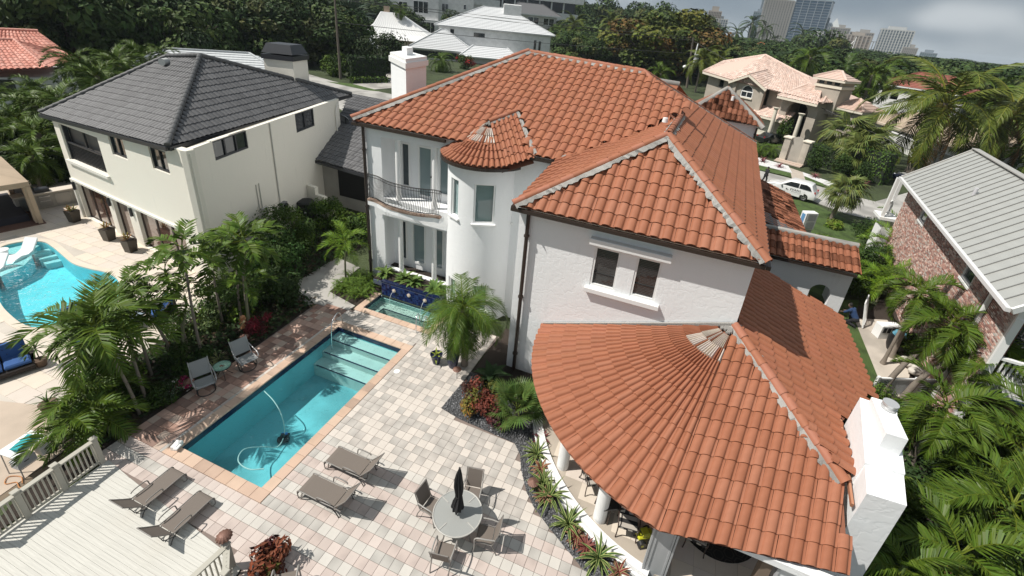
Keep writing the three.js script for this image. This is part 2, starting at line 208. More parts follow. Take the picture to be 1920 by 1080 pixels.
// ------------------------------------------------------------------ the patio: square pavers, cream with pink stripes, red beside the pool
{
  const patio = struct(new B().sheet(PATIO, 0.0, [rect(-13.85, -9.6, -14.22, -6.15), rect(-13.85, -9.4, -16.9, -15.2)]), 'patio', mJoint);
  const P = 0.305, g0 = new THREE.BoxGeometry(P - 0.011, 0.036, P - 0.011); g0.deleteAttribute('uv'); const geos = [0, 1, 2].map((k) => { const g = boxUV(g0.clone().toNonIndexed()); const uv = g.attributes.uv; for (let i = 0; i < uv.count; i++) uv.setXY(i, uv.getX(i) + k * 0.77, uv.getY(i) + k * 0.41); return g; });
  const pm = (k, r, g, b) => M(k, r, g, b, { map: T.blotch, bump: T.grit, bs: 0.0015, rough: 0.88 });
  const cream = [pm('cream_paver', 0.60, 0.55, 0.50), pm('pale_paver', 0.61, 0.565, 0.515), pm('warm_paver', 0.595, 0.54, 0.485), pm('dull_paver', 0.58, 0.54, 0.495)];
  const white = [pm('white_paver', 0.585, 0.555, 0.51), pm('white_paver_worn', 0.56, 0.53, 0.485)], pink = [pm('pink_paver', 0.545, 0.455, 0.41), pm('pink_paver_brown', 0.505, 0.425, 0.385), pm('pink_paver_pale', 0.57, 0.49, 0.445)];
  const red = [pm('red_paver', 0.47, 0.29, 0.225), pm('rose_paver', 0.52, 0.35, 0.28), pm('brown_paver', 0.36, 0.235, 0.19), pm('sand_paver', 0.50, 0.39, 0.32)];
  const all = []; reseed(5);
  for (let i = -24; i < 54; i++) for (let j = -44; j < 10; j++) {
    const x = -10 + 0.47 + i * P, z = -6.2 + 0.17 + j * P, h = P / 2 - 0.02;
    if (!inPoly(x, z, PATIO)) continue;
    let bx = [x - P / 2 + 0.0055, x + P / 2 - 0.0055, z - P / 2 + 0.0055, z + P / 2 - 0.0055], gone = false;
    for (const [a0, a1, c0, c1] of [[-13.83, -9.62, -14.2, -6.17], [-13.8, -9.4, -17.2, -15.2]]) {
      if (bx[1] <= a0 || bx[0] >= a1 || bx[3] <= c0 || bx[2] >= c1) continue;
      const cut = [[a0 - bx[0], 1, a0], [bx[1] - a1, 0, a1], [c0 - bx[2], 3, c0], [bx[3] - c1, 2, c1]].sort((p, q) => q[0] - p[0])[0];
      if (cut[0] < 0.03) gone = true; else bx[cut[1]] = cut[2];
    }
    if (gone) continue;
    let m;
    if (x < -13.85 && z < -6.1) m = pick(red); else if (x < -13.8 && z < -14.2) m = pick(cream);
    else if (z > -5.55) m = pick(pink);
    else if (z > -8.8) { const k = Math.round((z + 5.72) / P); m = ((k % 2) + 2) % 2 === 0 ? pick(white) : pick(pink); }
    else m = rnd() < 0.25 + 0.15 * Math.sin(x * 0.7) ? cream[2] : pick(cream);
    all.push([(bx[0] + bx[1]) / 2, (bx[2] + bx[3]) / 2, m, (bx[1] - bx[0]) / (P - 0.011), (bx[3] - bx[2]) / (P - 0.011)]);
  }
  const seen = (x, z) => { const d = Math.hypot(x, z, 14); return d; };
  all.sort((a, b) => seen(a[0], a[1]) - seen(b[0], b[1]));
  const vis = all.filter(([x, z]) => z < -4.2 + 0.03 * x && x < 1.5 + (z + 8) * 2), hid = all.filter((t) => !vis.includes(t));
  const place = (x, z, sx = 1, sz = 1) => mat4(x, 0, z, sx < 0.99 || sz < 0.99 ? 0 : Math.floor(rnd() * 4) * Math.PI / 2, rr(-0.006, 0.006), rr(-0.006, 0.006)).multiply(new THREE.Matrix4().makeScale(sx, 1, sz));
  vis.slice(0, 300).forEach(([x, z, m, sx, sz]) => { const o = new THREE.Mesh(pick(geos), m); o.name = 'paver'; o.applyMatrix4(place(x, z, sx, sz)); o.receiveShadow = true; patio.add(o); });
  const by = new Map(); for (const t of [...vis.slice(300), ...hid]) { if (!by.has(t[2])) by.set(t[2], []); by.get(t[2]).push(t); }
  for (const [m, l] of by) inst(geos[l.length % 3], m, l.map(([x, z, , sx, sz]) => place(x, z, sx, sz)), l.map(() => new THREE.Color().setScalar(rr(0.95, 1.03))), 'paver', patio);
  solo(new B().cyl(-9.36, 0.026, -12.56, 0.13, 0.125, 0.012, 24), 'drain_cover', M('white_plastic', 0.8, 0.8, 0.78, { rough: 0.5 }), 'round white plastic skimmer lid set in the pavers beside the pool', 'drain cover');
}
// ------------------------------------------------------------------ pools
const mCope = [M('coping', 0.60, 0.425, 0.315, { map: T.mottle, rough: 0.85 }), M('coping_pale', 0.64, 0.47, 0.355, { map: T.mottle, rough: 0.85 }), M('coping_worn', 0.53, 0.38, 0.29, { map: T.blotch, rough: 0.85 })];
const mTileNavy = M('navy_tile', 0.008, 0.014, 0.05, { rough: 0.2 });
const water = (k, r, g, b, bs) => M(k, r, g, b, { physical: true, trans: 1, thick: 0, ior: 1.33, rough: 0.02, bump: T.ripple, bs });
function coping(parent, x0, x1, z0, z1, w, sides = 'nsew') {
  const run = (ax, a0, a1, c) => { const n = Math.round(Math.abs(a1 - a0) / 0.45), L = (a1 - a0) / n; for (let i = 0; i < n; i++) { const m = a0 + L * (i + 0.5); const b = new B(); ax ? b.chamfer(m, 0.012, c, L - 0.006, 0.06, w, 0.008) : b.chamfer(c, 0.012, m, w, 0.06, L - 0.006, 0.008); b.mesh('coping_stone', pick(mCope), parent); } };
  if (sides.includes('n')) run(1, x0 - w, x1 + w, z0 - w / 2); if (sides.includes('s')) run(1, x0 - w, x1 + w, z1 + w / 2);
  if (sides.includes('w')) run(0, z0, z1, x0 - w / 2); if (sides.includes('e')) run(0, z0, z1, x1 + w / 2);
}
{
  const pool = thing('swimming_pool', 'long rectangular blue swimming pool with peach coping and wide entry steps', 'swimming pool');
  const D = 1.5, mFloor = M('pool_plaster', 0.22, 0.53, 0.57, { map: T.blotch, rough: 0.8 }), mStep = M('pool_step', 0.62, 0.66, 0.61, { map: T.mottle, rough: 0.8 });
  const b = new B(), [x0, x1, z0, z1] = [-13.45, -10.0, -13.82, -6.55];
  b.span(x0 - 0.12, x1 + 0.12, -D - 0.1, -D, z0 - 0.12, z1 + 0.12);
  b.span(x0 - 0.12, x0, -D, -0.25, z0 - 0.12, z1 + 0.12).span(x1, x1 + 0.12, -D, -0.25, z0 - 0.12, z1 + 0.12).span(x0, x1, -D, -0.25, z0 - 0.12, z0).span(x0, x1, -D, -0.25, z1, z1 + 0.12);
  b.mesh('basin', mFloor, pool);
  const t = new B(); t.span(x0 - 0.12, x0, -0.25, -0.025, z0 - 0.12, z1 + 0.12).span(x1, x1 + 0.12, -0.25, -0.025, z0 - 0.12, z1 + 0.12).span(x0, x1, -0.25, -0.025, z0 - 0.12, z0).span(x0, x1, -0.25, -0.025, z1, z1 + 0.12);
  t.mesh('waterline_tile', mTileNavy, pool);
  for (const [k, h] of [[0, -0.3], [1, -0.6], [2, -0.9]]) { const s = new B(); s.span(x0, x1, -D, h, z0 + 0.55 * k, z0 + 0.55 * (k + 1)); s.mesh('step', mStep, pool); const e = new B(); e.span(x0 + 0.05 * (k + 1), x1, h - 0.03, h + 0.004, z0 + 0.55 * (k + 1) - 0.035, z0 + 0.55 * (k + 1) + 0.004); e.mesh('step_edge_tile', mTileNavy, pool); }
  coping(pool, x0, x1, z0, z1, 0.37);
  const w = new B(); w.sheet(rect(x0, x1, z0, z1), -0.13); w.mesh('water', water('pool_water', 0.70, 0.93, 0.95, 0.045), pool);
  const rail = new B(); rail.tube([V(-13.05, -0.5, -12.9), V(-13.05, 0.35, -12.95), V(-13.12, 0.86, -13.15), V(-13.2, 0.98, -13.45), V(-13.3, 0.9, -13.75), V(-13.4, 0.5, -14.0), V(-13.42, 0.0, -14.05)], 0.028, 40, 8);
  solo(rail, 'handrail', M('steel', 0.75, 0.75, 0.76, { metal: 1, rough: 0.18 }), 'curved polished steel handrail at the shallow corner of the long pool', 'handrail', null, 1);
  // spa
  const spa = thing('spa_pool', 'small square spa pool with bubbling water below the blue tiled wall', 'spa pool');
  const sb = new B(), [a0, a1, c0, c1] = [-13.45, -9.75, -16.95, -15.55];
  sb.span(a0 - 0.1, a1 + 0.1, -1.2, -1.1, c0 - 0.1, c1 + 0.1).span(a0 - 0.1, a0, -1.1, -0.2, c0 - 0.1, c1 + 0.1).span(a1, a1 + 0.1, -1.1, -0.2, c0 - 0.1, c1 + 0.1).span(a0, a1, -1.1, -0.2, c1, c1 + 0.1).span(a0, a1, -1.1, -0.2, c0 - 0.1, c0);
  sb.mesh('basin', M('spa_plaster', 0.36, 0.52, 0.50, { map: T.blotch }), spa);
  const bench = new B(); bench.span(a0, a1, -1.1, -0.42, c0, c0 + 0.5).span(a0, a0 + 0.5, -1.1, -0.42, c0 + 0.5, c1).span(a1 - 0.45, a1, -1.1, -0.42, c0 + 0.5, c1); bench.mesh('bench', mStep, spa);
  new B().span(a0 + 0.5, a1 - 0.45, -0.45, -0.416, c0 + 0.47, c0 + 0.503).span(a0 + 0.47, a0 + 0.503, -0.45, -0.416, c0 + 0.5, c1).mesh('bench_edge_tile', mTileNavy, spa);
  new B().span(a0 - 0.1, a0, -0.2, -0.02, c0, c1).span(a1, a1 + 0.1, -0.2, -0.02, c0, c1).span(a0, a1, -0.2, -0.02, c1, c1 + 0.1).mesh('waterline_tile', mTileNavy, spa);
  coping(spa, a0, a1, c0, c1, 0.34, 'swe');
  new B().sheet(rect(a0, a1, c0, c1), -0.1).mesh('water', water('spa_water', 0.74, 0.90, 0.88, 0.14), spa);
  const sr = new B(); for (const dx of [0, 0.42]) sr.tube([V(-10.3 + dx, -0.25, -15.75), V(-10.3 + dx, 0.45, -15.7), V(-10.28 + dx, 0.72, -15.55), V(-10.2 + dx, 0.7, -15.3), V(-10.1 + dx, 0.3, -15.1), V(-10.08 + dx, 0.0, -15.08)], 0.024, 30, 8);
  solo(sr, 'handrail', mats.steel, 'pair of bent steel grab rails at the corner of the spa pool', 'handrail', null, 1);
  // automatic cleaner and its hose
  const hose = new B(); hose.tube([V(-13.3, -0.16, -9.6), V(-12.6, -0.2, -9.4), V(-12.15, -0.5, -9.25), V(-11.9, -1.2, -9.05), V(-11.75, -1.3, -8.6), V(-11.9, -0.9, -8.15), V(-12.05, -0.5, -7.6), V(-11.6, -0.22, -7.05), V(-11.0, -0.16, -6.95), V(-10.6, -0.16, -7.15)], 0.019, 90, 8);
  solo(hose, 'pool_hose', M('hose', 0.62, 0.62, 0.58, { rough: 0.5 }), 'thin pale vacuum hose curling through the long blue pool', 'pool hose', null, 1);
  const cl = thing('pool_cleaner', 'small black and blue cleaner head lying on the pool floor', 'pool cleaner', [-11.9, -1.48, -9.0], 0.5);
  const cb = new B(); cb.chamfer(0, 0.12, 0, 0.3, 0.14, 0.42, 0.03).cyl(0, 0.26, 0.02, 0.09, 0.05, 0.18, 14); cb.mesh('body', M('black_plastic', 0.015, 0.015, 0.017, { rough: 0.4 }), cl);
  const cc = new B(); cc.box(0, 0.2, -0.12, 0.2, 0.05, 0.1); cc.mesh('cap', M('blue_plastic', 0.05, 0.2, 0.5, { rough: 0.4 }), cl);
  for (const s of [-1, 1]) new B().add(new THREE.CylinderGeometry(0.1, 0.1, 0.05, 14), mat4(s * 0.17, 0.1, 0.05, 0, 0, Math.PI / 2)).mesh('wheel', mats.black_plastic, cl);
  const sk = thing('skimmer_box', 'small white plastic alarm box clipped on the pool corner coping', 'pool alarm', [-13.55, 0.03, -6.5], 0.3);
  new B().chamfer(0, 0.09, 0, 0.2, 0.18, 0.3, 0.02).mesh('body', mats.white_plastic, sk); new B().box(0.1, 0.14, 0.1, 0.12, 0.04, 0.2).mesh('arm', mats.white_plastic, sk);
  // the neighbours' freeform pool
  const np = thing('swimming_pool', 'freeform bright turquoise pool set in the pale travertine terrace', 'swimming pool');
  const wall = new B(), n = NPOOL.length; for (let i = 0; i < n; i++) { const [x, z] = NPOOL[i], [u, v] = NPOOL[(i + 1) % n]; wall.quad(V(x, -0.03, z), V(u, -0.03, v), V(u, -0.95, v), V(x, -0.95, z)); }
  wall.sheet(NPOOL, -0.95); wall.mesh('basin', M('turquoise_plaster', 0.24, 0.70, 0.78, { map: T.mottle }), np);
  const shelf = NPOOL.filter(([x, z]) => x < -31.2 && z < -10.2); const S = [...smoothLoop([[-31.0, -10.0], [-30.8, -10.8], [-31.5, -11.5], [-32.3, -11.75], [-32.75, -12.3]], 16, false), ...shelf.filter(([x]) => x < -32.7)].map((p) => p);
  new B().prism([[-30.4, -9.7], [-30.75, -10.75], [-31.4, -11.4], [-32.2, -11.7], [-32.6, -12.3], [-33.3, -11.9], [-33.45, -11.2], [-31.6, -10.1]], -0.2, -0.16).mesh('tanning_shelf', M('shelf_plaster', 0.60, 0.72, 0.72, { map: T.mottle }), np); new B().prism([[-30.4, -9.7], [-30.75, -10.75], [-31.4, -11.4], [-32.2, -11.7], [-32.6, -12.3], [-33.3, -11.9], [-33.45, -11.2], [-31.6, -10.1]], -0.94, -0.2).mesh('shelf_wall', mats.turquoise_plaster, np);
  for (let k = 0; k < 3; k++) new B().prism([[-32.2 + 0.42 * k, -11.72], [-31.85 + 0.42 * k, -11.66], [-31.6 + 0.42 * k, -12.32], [-32.0 + 0.42 * k, -12.38]], -0.94, -0.25 - 0.18 * k).mesh('step', mats.shelf_plaster, np);
  new B().sheet(NPOOL, -0.08).mesh('water', water('turquoise_water', 0.66, 0.95, 0.97, 0.05), np);
  const cp = NPOOL.map(([x, z], i) => { const [a, b] = NPOOL[(i + n - 1) % n], [u, v] = NPOOL[(i + 1) % n], d = Math.hypot(u - a, v - b), nx = (v - b) / d, nz = -(u - a) / d; return [x, z, nx, nz]; });
  const sgn = inPoly(cp[5][0] + cp[5][2] * 0.2, cp[5][1] + cp[5][3] * 0.2, NPOOL) ? -1 : 1;
  for (let i = 0; i < n; i += 2) { const q = [cp[i], cp[(i + 1) % n], cp[(i + 2) % n]], b = new B(); b.prism([...q.map((c) => [c[0], c[1]]), ...q.map((c) => [c[0] + sgn * c[2] * 0.3, c[1] + sgn * c[3] * 0.3]).reverse()], -0.04, 0.028); b.mesh('coping_stone', pick([mTrav, mats.travertine_slab_0]), np); }
}
// ------------------------------------------------------------------ the composite deck with its rail
{
  const deck = struct(new B().prism([[-14.95, -5.3], [-9.05, -4.78], [-8.62, -4.72], [-8.1, -2.0], [-14.95, -2.0]], -0.2, 0.0), 'deck', M('deck_gap', 0.12, 0.115, 0.10));
  const pls = [0, 1, 2].map((i) => M('deck_board_' + i, 0.60 - 0.008 * i, 0.585 - 0.008 * i, 0.535 - 0.008 * i, { map: T.grain, rough: 0.8 }));
  for (let k = 0; k < 26; k++) {
    const z0 = -5.33 + k * 0.135, z1 = z0 + 0.1305, lim = (z) => z < -4.74 ? -14.92 + (z + 5.3) / 0.52 * 5.9 : -8.62 + (z + 4.72) * 0.19;
    const xa = Math.max(lim(z0), -14.9), xb = Math.max(lim(z1), -14.9); if (xb < -14.6) continue;
    const b = new B(); b.prism([[-14.95, z0], [xa, z0], [xb, z1], [-14.95, z1]], -0.02, 0.03); b.mesh('plank', pls[k % 3], deck);
  }
}
// ================================================================== the white villa
const mStucco = M('white_stucco', 0.84, 0.855, 0.875, { map: T.wall, bump: T.stucco, bs: 0.005, rough: 0.9 });
const mWhite = M('white_paint', 0.80, 0.80, 0.79, { rough: 0.6 });
const mGutter = M('bronze_gutter', 0.035, 0.024, 0.019, { rough: 0.45 });
const mGlass = M('dark_glass', 0.016, 0.02, 0.023, { rough: 0.06 });
const mPane = M('clear_pane', 0.9, 0.95, 0.95, { physical: true, trans: 1, thick: 0, rough: 0.0 });
const mBlind = M('blind_slat', 0.55, 0.60, 0.60, { rough: 0.6 });
const mIron = M('wrought_iron', 0.018, 0.017, 0.017, { rough: 0.5 });
const mMortar = M('ridge_mortar', 0.38, 0.365, 0.34, { map: T.blotch, bump: T.grit, bs: 0.02, rough: 0.95 });
const tileMats = [[0.33, 0.12, 0.06], [0.35, 0.13, 0.067], [0.315, 0.113, 0.056], [0.36, 0.14, 0.076]].map((c, i) => M('clay_tile_' + i, ...c, { map: T.clay, bump: T.grit, bs: 0.001, rough: 0.72 }));
const capMat = M('clay_cap', 0.385, 0.15, 0.09, { map: T.clay, rough: 0.7 });
// one barrel tile: x across the course (0..1), y off the roof, z from 0 (lower lip) to -1 (upper end)
function tileGeo(pitch, course, taper = 1, h = 0.088) {
  const prof = []; prof.push([0, 0.012, 0], [0.03, 0.014, 0]);
  for (let i = 0; i <= 6; i++) { const a = Math.PI * (1 - i / 6); prof.push([0.41 + 0.37 * Math.cos(a), 0.016 + h * Math.sin(a), 1]); }
  prof.push([0.86, 0.004, 0], [1.0, 0.010, 0]);
  const at = (q, end) => { const k = end ? taper * 0.97 : 1; return V((0.5 + (q[0] - 0.5) * k) * pitch, q[1] * (end ? 0.84 : 1) + (end ? -0.004 : 0.026), end ? -course * 1.07 : 0.02); };
  const l = [];
  for (let i = 0; i + 1 < prof.length; i++) { const a = at(prof[i], 0), b = at(prof[i + 1], 0), c = at(prof[i + 1], 1), d = at(prof[i], 1); l.push(a, b, c, a, c, d); }
  const top = triGeo(l), g0 = toCreasedNormals(top, 1.0), lip = [];
  const inn = (q) => { const p = at(q, 0); return V(0.40 * pitch + (p.x - 0.40 * pitch) * 0.80, q[2] ? (p.y - 0.045) * 0.82 + 0.03 : p.y - 0.01, 0.02); };
  for (let i = 0; i + 1 < prof.length; i++) { const a = at(prof[i], 0), b = at(prof[i + 1], 0); lip.push(a, inn(prof[i]), inn(prof[i + 1]), a, inn(prof[i + 1]), b); }
  const g1 = triGeo(lip); for (const g of [g0, g1]) g.deleteAttribute('uv'); return boxUV(mergeGeometries([g0, g1]));
}
const geoCache = {}; const tileG = (p, c, t = 1) => geoCache[[p.toFixed(3), c.toFixed(3), t.toFixed(2)]] ??= tileGeo(p, c, t);
const tiles = [];                                                  // every tile: { m: matrix, g: geometry, d: distance }
const CAM = V(0, 14, 0);
let wash = false;
function putTile(o, x, n, zd, g, sx = 1, sz = 1) { const m = new THREE.Matrix4().makeBasis(x.clone().multiplyScalar(sx), n, zd.clone().multiplyScalar(sz)); m.setPosition(o); tiles.push({ m, g, d: o.distanceTo(CAM), k: sx, w: wash && rnd() < 0.9 }); }
// a flat facet: P0 the lower left corner, u along the eave, s up the slope; outline in (u, s); columns run up s
function facet(P0, u, s, outline, pitch, course, skip, geo) {
  u = u.clone().normalize(); s = s.clone().normalize(); const n = u.clone().cross(s).normalize(); if (n.y < 0) n.negate();
  const sk = u.dot(s), sp = s.clone().addScaledVector(u, -sk).normalize(), shear = {}; const lo = Math.min(...outline.map((p) => p[0])), hi = Math.max(...outline.map((p) => p[0])), g = geo ?? tileG(pitch, course), N = Math.round((hi - lo) / pitch);
  for (let i = 0; i < N; i++) {
    const uc = lo + (i + 0.5) * (hi - lo) / N, ys = [];
    for (let a = 0; a < outline.length; a++) { const p = outline[a], q = outline[(a + 1) % outline.length]; if ((p[0] > uc) !== (q[0] > uc)) ys.push(p[1] + (q[1] - p[1]) * (uc - p[0]) / (q[0] - p[0])); }
    if (ys.length < 2) continue; const v0 = Math.min(...ys), v1 = Math.max(...ys);
    for (let v = Math.floor(v0 / course + 0.35) * course; v < v1 - 0.2; v += course) {
      const len = Math.min(course, v1 - v - 0.12), o = P0.clone().addScaledVector(u, uc - (hi - lo) / N / 2 + rr(-0.006, 0.006)).addScaledVector(s, v + rr(-0.012, 0.012)).addScaledVector(n, 0.02);
      if (skip && skip(o.clone().addScaledVector(u, pitch / 2).addScaledVector(s, course / 2))) continue;
      if (Math.abs(sk) < 0.03) { putTile(o, u, n, s.clone().negate(), g, (hi - lo) / N / pitch, len / course); continue; }
      const q = Math.max(1, Math.round(len / course * 6)) / 6, gs = shear[q] ??= g.clone().applyMatrix4(new THREE.Matrix4().set(1, 0, -sk * q, 0, 0, 1, 0, 0, 0, 0, s.dot(sp), 0, 0, 0, 0, 1));   // columns that lean along their eave
      putTile(o, u, n, sp.clone().negate(), gs, (hi - lo) / N / pitch, len / course);
    }
  }
}
// a flat facet with straight corners P[0]-P[1] along the eave
function planeFacet(P, pitch, course, geo) {
  const u = P[1].clone().sub(P[0]).normalize(), n = u.clone().cross(P[P.length - 1].clone().sub(P[0])).normalize(); if (n.y < 0) n.negate(); let s = n.clone().cross(u).normalize(); if (s.y < 0) s.negate();
  facet(P[0], u, s, P.map((q) => { const w = q.clone().sub(P[0]); return [w.dot(u), w.dot(s)]; }), pitch, course, null, geo);
}
// a ruled facet between a lower edge a0-a1 and an upper edge b0-b1; columns fan from one to the other
let tileStyle = (tp) => tileG(0.4, 0.55, tp);
function ruled(a0, a1, b0, b1, N, course, skip, washed = 0) {
  for (let i = 0; i < N; i++) {
    const q = (t, v) => a0.clone().lerp(a1, t).lerp(b0.clone().lerp(b1, t), v), t0 = i / N, t1 = (i + 1) / N, L = q((t0 + t1) / 2, 0).distanceTo(q((t0 + t1) / 2, 1)), K = Math.max(1, Math.round(L / course));
    for (let k = 0; k < K; k++) {
      if (washed) wash = k >= K - washed; const a = q(t0, k / K), b = q(t1, k / K), c = q(t0, (k + 1) / K), d = q(t1, (k + 1) / K), w = a.distanceTo(b), tp = Math.min(1, c.distanceTo(d) / w);
      const x = b.clone().sub(a).normalize(), mid = a.clone().lerp(b, 0.5), up = c.clone().lerp(d, 0.5).sub(mid), s = up.clone().normalize(), n = x.clone().cross(s).normalize(); if (n.y < 0) n.negate();
      if (w < 0.05 || (skip && skip(mid))) continue;
      const g = tileStyle(Math.round(tp * 20) / 20); putTile(mid.clone().addScaledVector(x, -w / 2).addScaledVector(n, 0.02), x, n, s.negate(), g, w / 0.4, up.length() / 0.55);
    }
  }
  wash = false;
}
function cone(A, C, R, he, f0, f1, N, course, wf = [9, 9, 0]) {                    // columns round an apex; f measured from +z towards +x
  const e = (f) => V(C.x + R * Math.sin(f), he, C.z + R * Math.cos(f));
  for (let i = 0; i < N; i++) { const a = e(f0 + (f1 - f0) * i / N), b = e(f0 + (f1 - f0) * (i + 1) / N); const fm = f0 + (f1 - f0) * (i + 0.5) / N; ruled(a, b, A.clone(), A.clone(), 1, course, null, fm > wf[0] && fm < wf[1] ? wf[2] : 0); }
}
const villa = thing('white_villa', 'large white stucco villa with orange barrel tile roofs, round turret and curved veranda', 'house');
const P3 = (a) => V(...a);
const R = { L: V(-9.5, 12.05, -25.3), R: V(-3.1, 11.83, -24.9), B: V(-0.8, 10.35, -22.8), P: V(-0.95, 10.32, -18.0), FL: V(-5.55, 7.65, -14.65), FR: V(2.95, 7.65, -14.65), BL: V(-5.1, 8.6, -18.1), BR: V(4.35, 6.67, -38.9), EL: V(-15.5, 8.6, -18.05), EB: V(-15.6, 8.6, -34), A: V(-8.9, 9.3, -19.4), G: V(-8.04, 9.75, -20.55), VR: V(-6.1, 8.62, -18.1), A2: V(2.7, 4.9, -15.0), H: V(5.795, 3.333, -11.29) };
{
  // --- roof boarding under the tiles
  const roof = sub(villa, 'roof'), d = new B(), dn = (p, k = 0.03) => p.clone().setY(p.y - k), q = (...p) => d.poly(p.map((v) => dn(v)));
  q(R.EL, R.BL, R.B, R.R, R.L); q(R.FL, R.FR, R.P); d.quad(dn(R.FL), dn(R.P), dn(R.B), dn(R.BL)); q(R.FR, R.BR, R.R); q(R.FR, R.R, R.B, R.P); q(R.EL, R.L, R.EB); q(R.EB, R.L, R.R, R.BR);
  const te = (f) => V(-8.7 + 2.0 * Math.sin(f), 8.0, -18.8 + 2.0 * Math.cos(f)), T0 = -1.95, T1 = 0.78;
  for (let i = 0; i < 24; i++) d.poly([te(T0 + (T1 - T0) * i / 24), te(T0 + (T1 - T0) * (i + 1) / 24), R.A].map((v) => dn(v)));
  const TE = te(T1); d.poly([TE, V(-6.1, 8.5, -18.0), R.G, R.A].map((v) => dn(v, 0.22))); q(R.A, R.G, te(T0));
  const le = (f) => V(2.7 + 6.72 * Math.sin(f), 2.62, -15 + 6.72 * Math.cos(f)), L0 = -Math.PI / 2, L1 = -0.2;
  for (let i = 0; i < 24; i++) d.poly([le(L0 + (L1 - L0) * i / 24), le(L0 + (L1 - L0) * (i + 1) / 24), R.A2].map((v) => dn(v)));
  const LF = le(L1), LE = V(5.75, 2.6, -9.25); q(LF, LE, R.H, R.A2); q(R.A2, R.H, V(6.0, 3.45, -11.35), V(6.3, 3.4, -13.8), V(8.1, 2.6, -16.9), V(8.1, 2.6, -22.2), V(4.0, 4.33, -21.75), V(2.75, 4.85, -21.7));
  d.mesh('roof_deck', M('roof_boarding', 0.24, 0.095, 0.055, { rough: 0.95 }), roof);
  // --- tiles
  reseed(77);
  const e0 = V(1, 0, 0), sl = 0.488, s0 = V(0, sl, -1).normalize(), cs = Math.hypot(1, sl), v = (z) => (-18.05 - z) * cs;
  const inTurret = (p) => { if (inPoly(p.x, p.z, [[-8.04, -20.5], [-6.2, -18.0], [-7.3, -17.3], [-8.9, -19.4]])) return true; const dx = p.x + 8.9, dz = p.z + 19.4, dc = dx * 0.2 + dz * 0.6, t = (2 * dc - Math.sqrt(4 * dc * dc + 14.4 * (dx * dx + dz * dz))) / -7.2; return t > 0 && t < 1.1 && 9.3 - 1.3 * t > p.y + 0.06; };
  facet(V(-15.5, 8.58, -18.05), e0, s0, [[0, 0], [10.9, 0], [15.1, v(-22.9)], [12.4, v(-24.9)], [6.0, v(-25.25)]], 0.405, 0.55, inTurret);
  const s1 = V(0, 0.79, -1).normalize(), c1 = Math.hypot(1, 0.79); facet(R.FL, e0, s1, [[0, 0], [8.5, 0], [4.6, 3.36 * c1]], 0.405, 0.52);
  ruled(R.FL, R.BL, R.P, R.B, 11, 0.5);
  const u4 = R.BR.clone().sub(R.FR), n4 = V(0.7, 1, 0).normalize(), s4 = n4.clone().cross(u4).normalize(); if (s4.y < 0) s4.negate(); const un = u4.clone().normalize();
  const to4 = (p) => { const w = p.clone().sub(R.FR), b = un.dot(s4); return [w.dot(un), w.dot(s4)]; };
  facet(R.FR, u4, s4, [[0, 0], [u4.length(), 0], to4(R.R), to4(R.B), to4(R.P)], 0.405, 0.55);
  cone(R.A, V(-8.7, 0, -18.8), 2.0, 8.0, T0, T1, 21, 0.5, [-1.1, 0.8, 3]); ruled(TE, V(-6.1, 8.5, -18.0), R.A, R.G, 6, 0.5);
  cone(R.A2, V(2.7, 0, -15), 6.72, 2.62, L0, L1, 25, 0.56, [-1.15, -0.2, 3]);
  { const u = LE.clone().sub(LF), s = R.A2.clone().sub(LF), w = u.length(), det = (p) => { const r = p.clone().sub(LF), a = u.clone().normalize(), b = s.clone().normalize(), k = a.dot(b), ra = r.dot(a), rb = r.dot(b); return [(ra - k * rb) / (1 - k * k), (rb - k * ra) / (1 - k * k)]; };
    facet(LF, u, s, [[0, 0], [w, 0], det(R.H), det(R.A2)], 0.335, 0.56, null, tileGeo(0.335, 0.56, 1, 0.07)); }
  { const u = V(0, 0, -1), s = V(-1, 0.42, 0), c = Math.hypot(1, 0.42), P0 = V(8.15, 4.9 - 0.42 * 5.45, 0), f = (x, z) => [-z, (8.15 - x) * c]; facet(P0, u, s, [f(8.15, -16.9), f(8.15, -22.2), f(4.0, -21.75), f(2.75, -21.7), f(2.75, -15), f(5.7, -11.1), f(6.15, -13.6)], 0.36, 0.56); }
  tiles.sort((a, b) => a.d - b.d);
  const mWash = M('whitewashed_tile', 0.60, 0.53, 0.47, { map: T.blotch, rough: 0.9 }); const own = tiles.slice(0, 300), rest = tiles.slice(300);
  own.forEach((t) => { const o = new THREE.Mesh(t.g, t.w ? mWash : pick(tileMats)); o.name = 'roof_tile'; o.applyMatrix4(t.m); o.castShadow = o.receiveShadow = true; roof.add(o); });
  const by = new Map(); rest.forEach((t) => { const k = t.g.uuid + '|' + (t.w ? 9 : Math.floor(rnd() * 2)); if (!by.has(k)) by.set(k, []); by.get(k).push(t); });
  for (const [k, l] of by) inst(l[0].g, tileMats[+k.split('|')[1]] ?? mWash, l.map((t) => t.m), l.map(() => { const w = rr(0.95, 1.04); return new THREE.Color().setRGB(w * rr(0.98, 1.03), w, w * rr(0.95, 1.03)); }), 'roof_tile', roof);
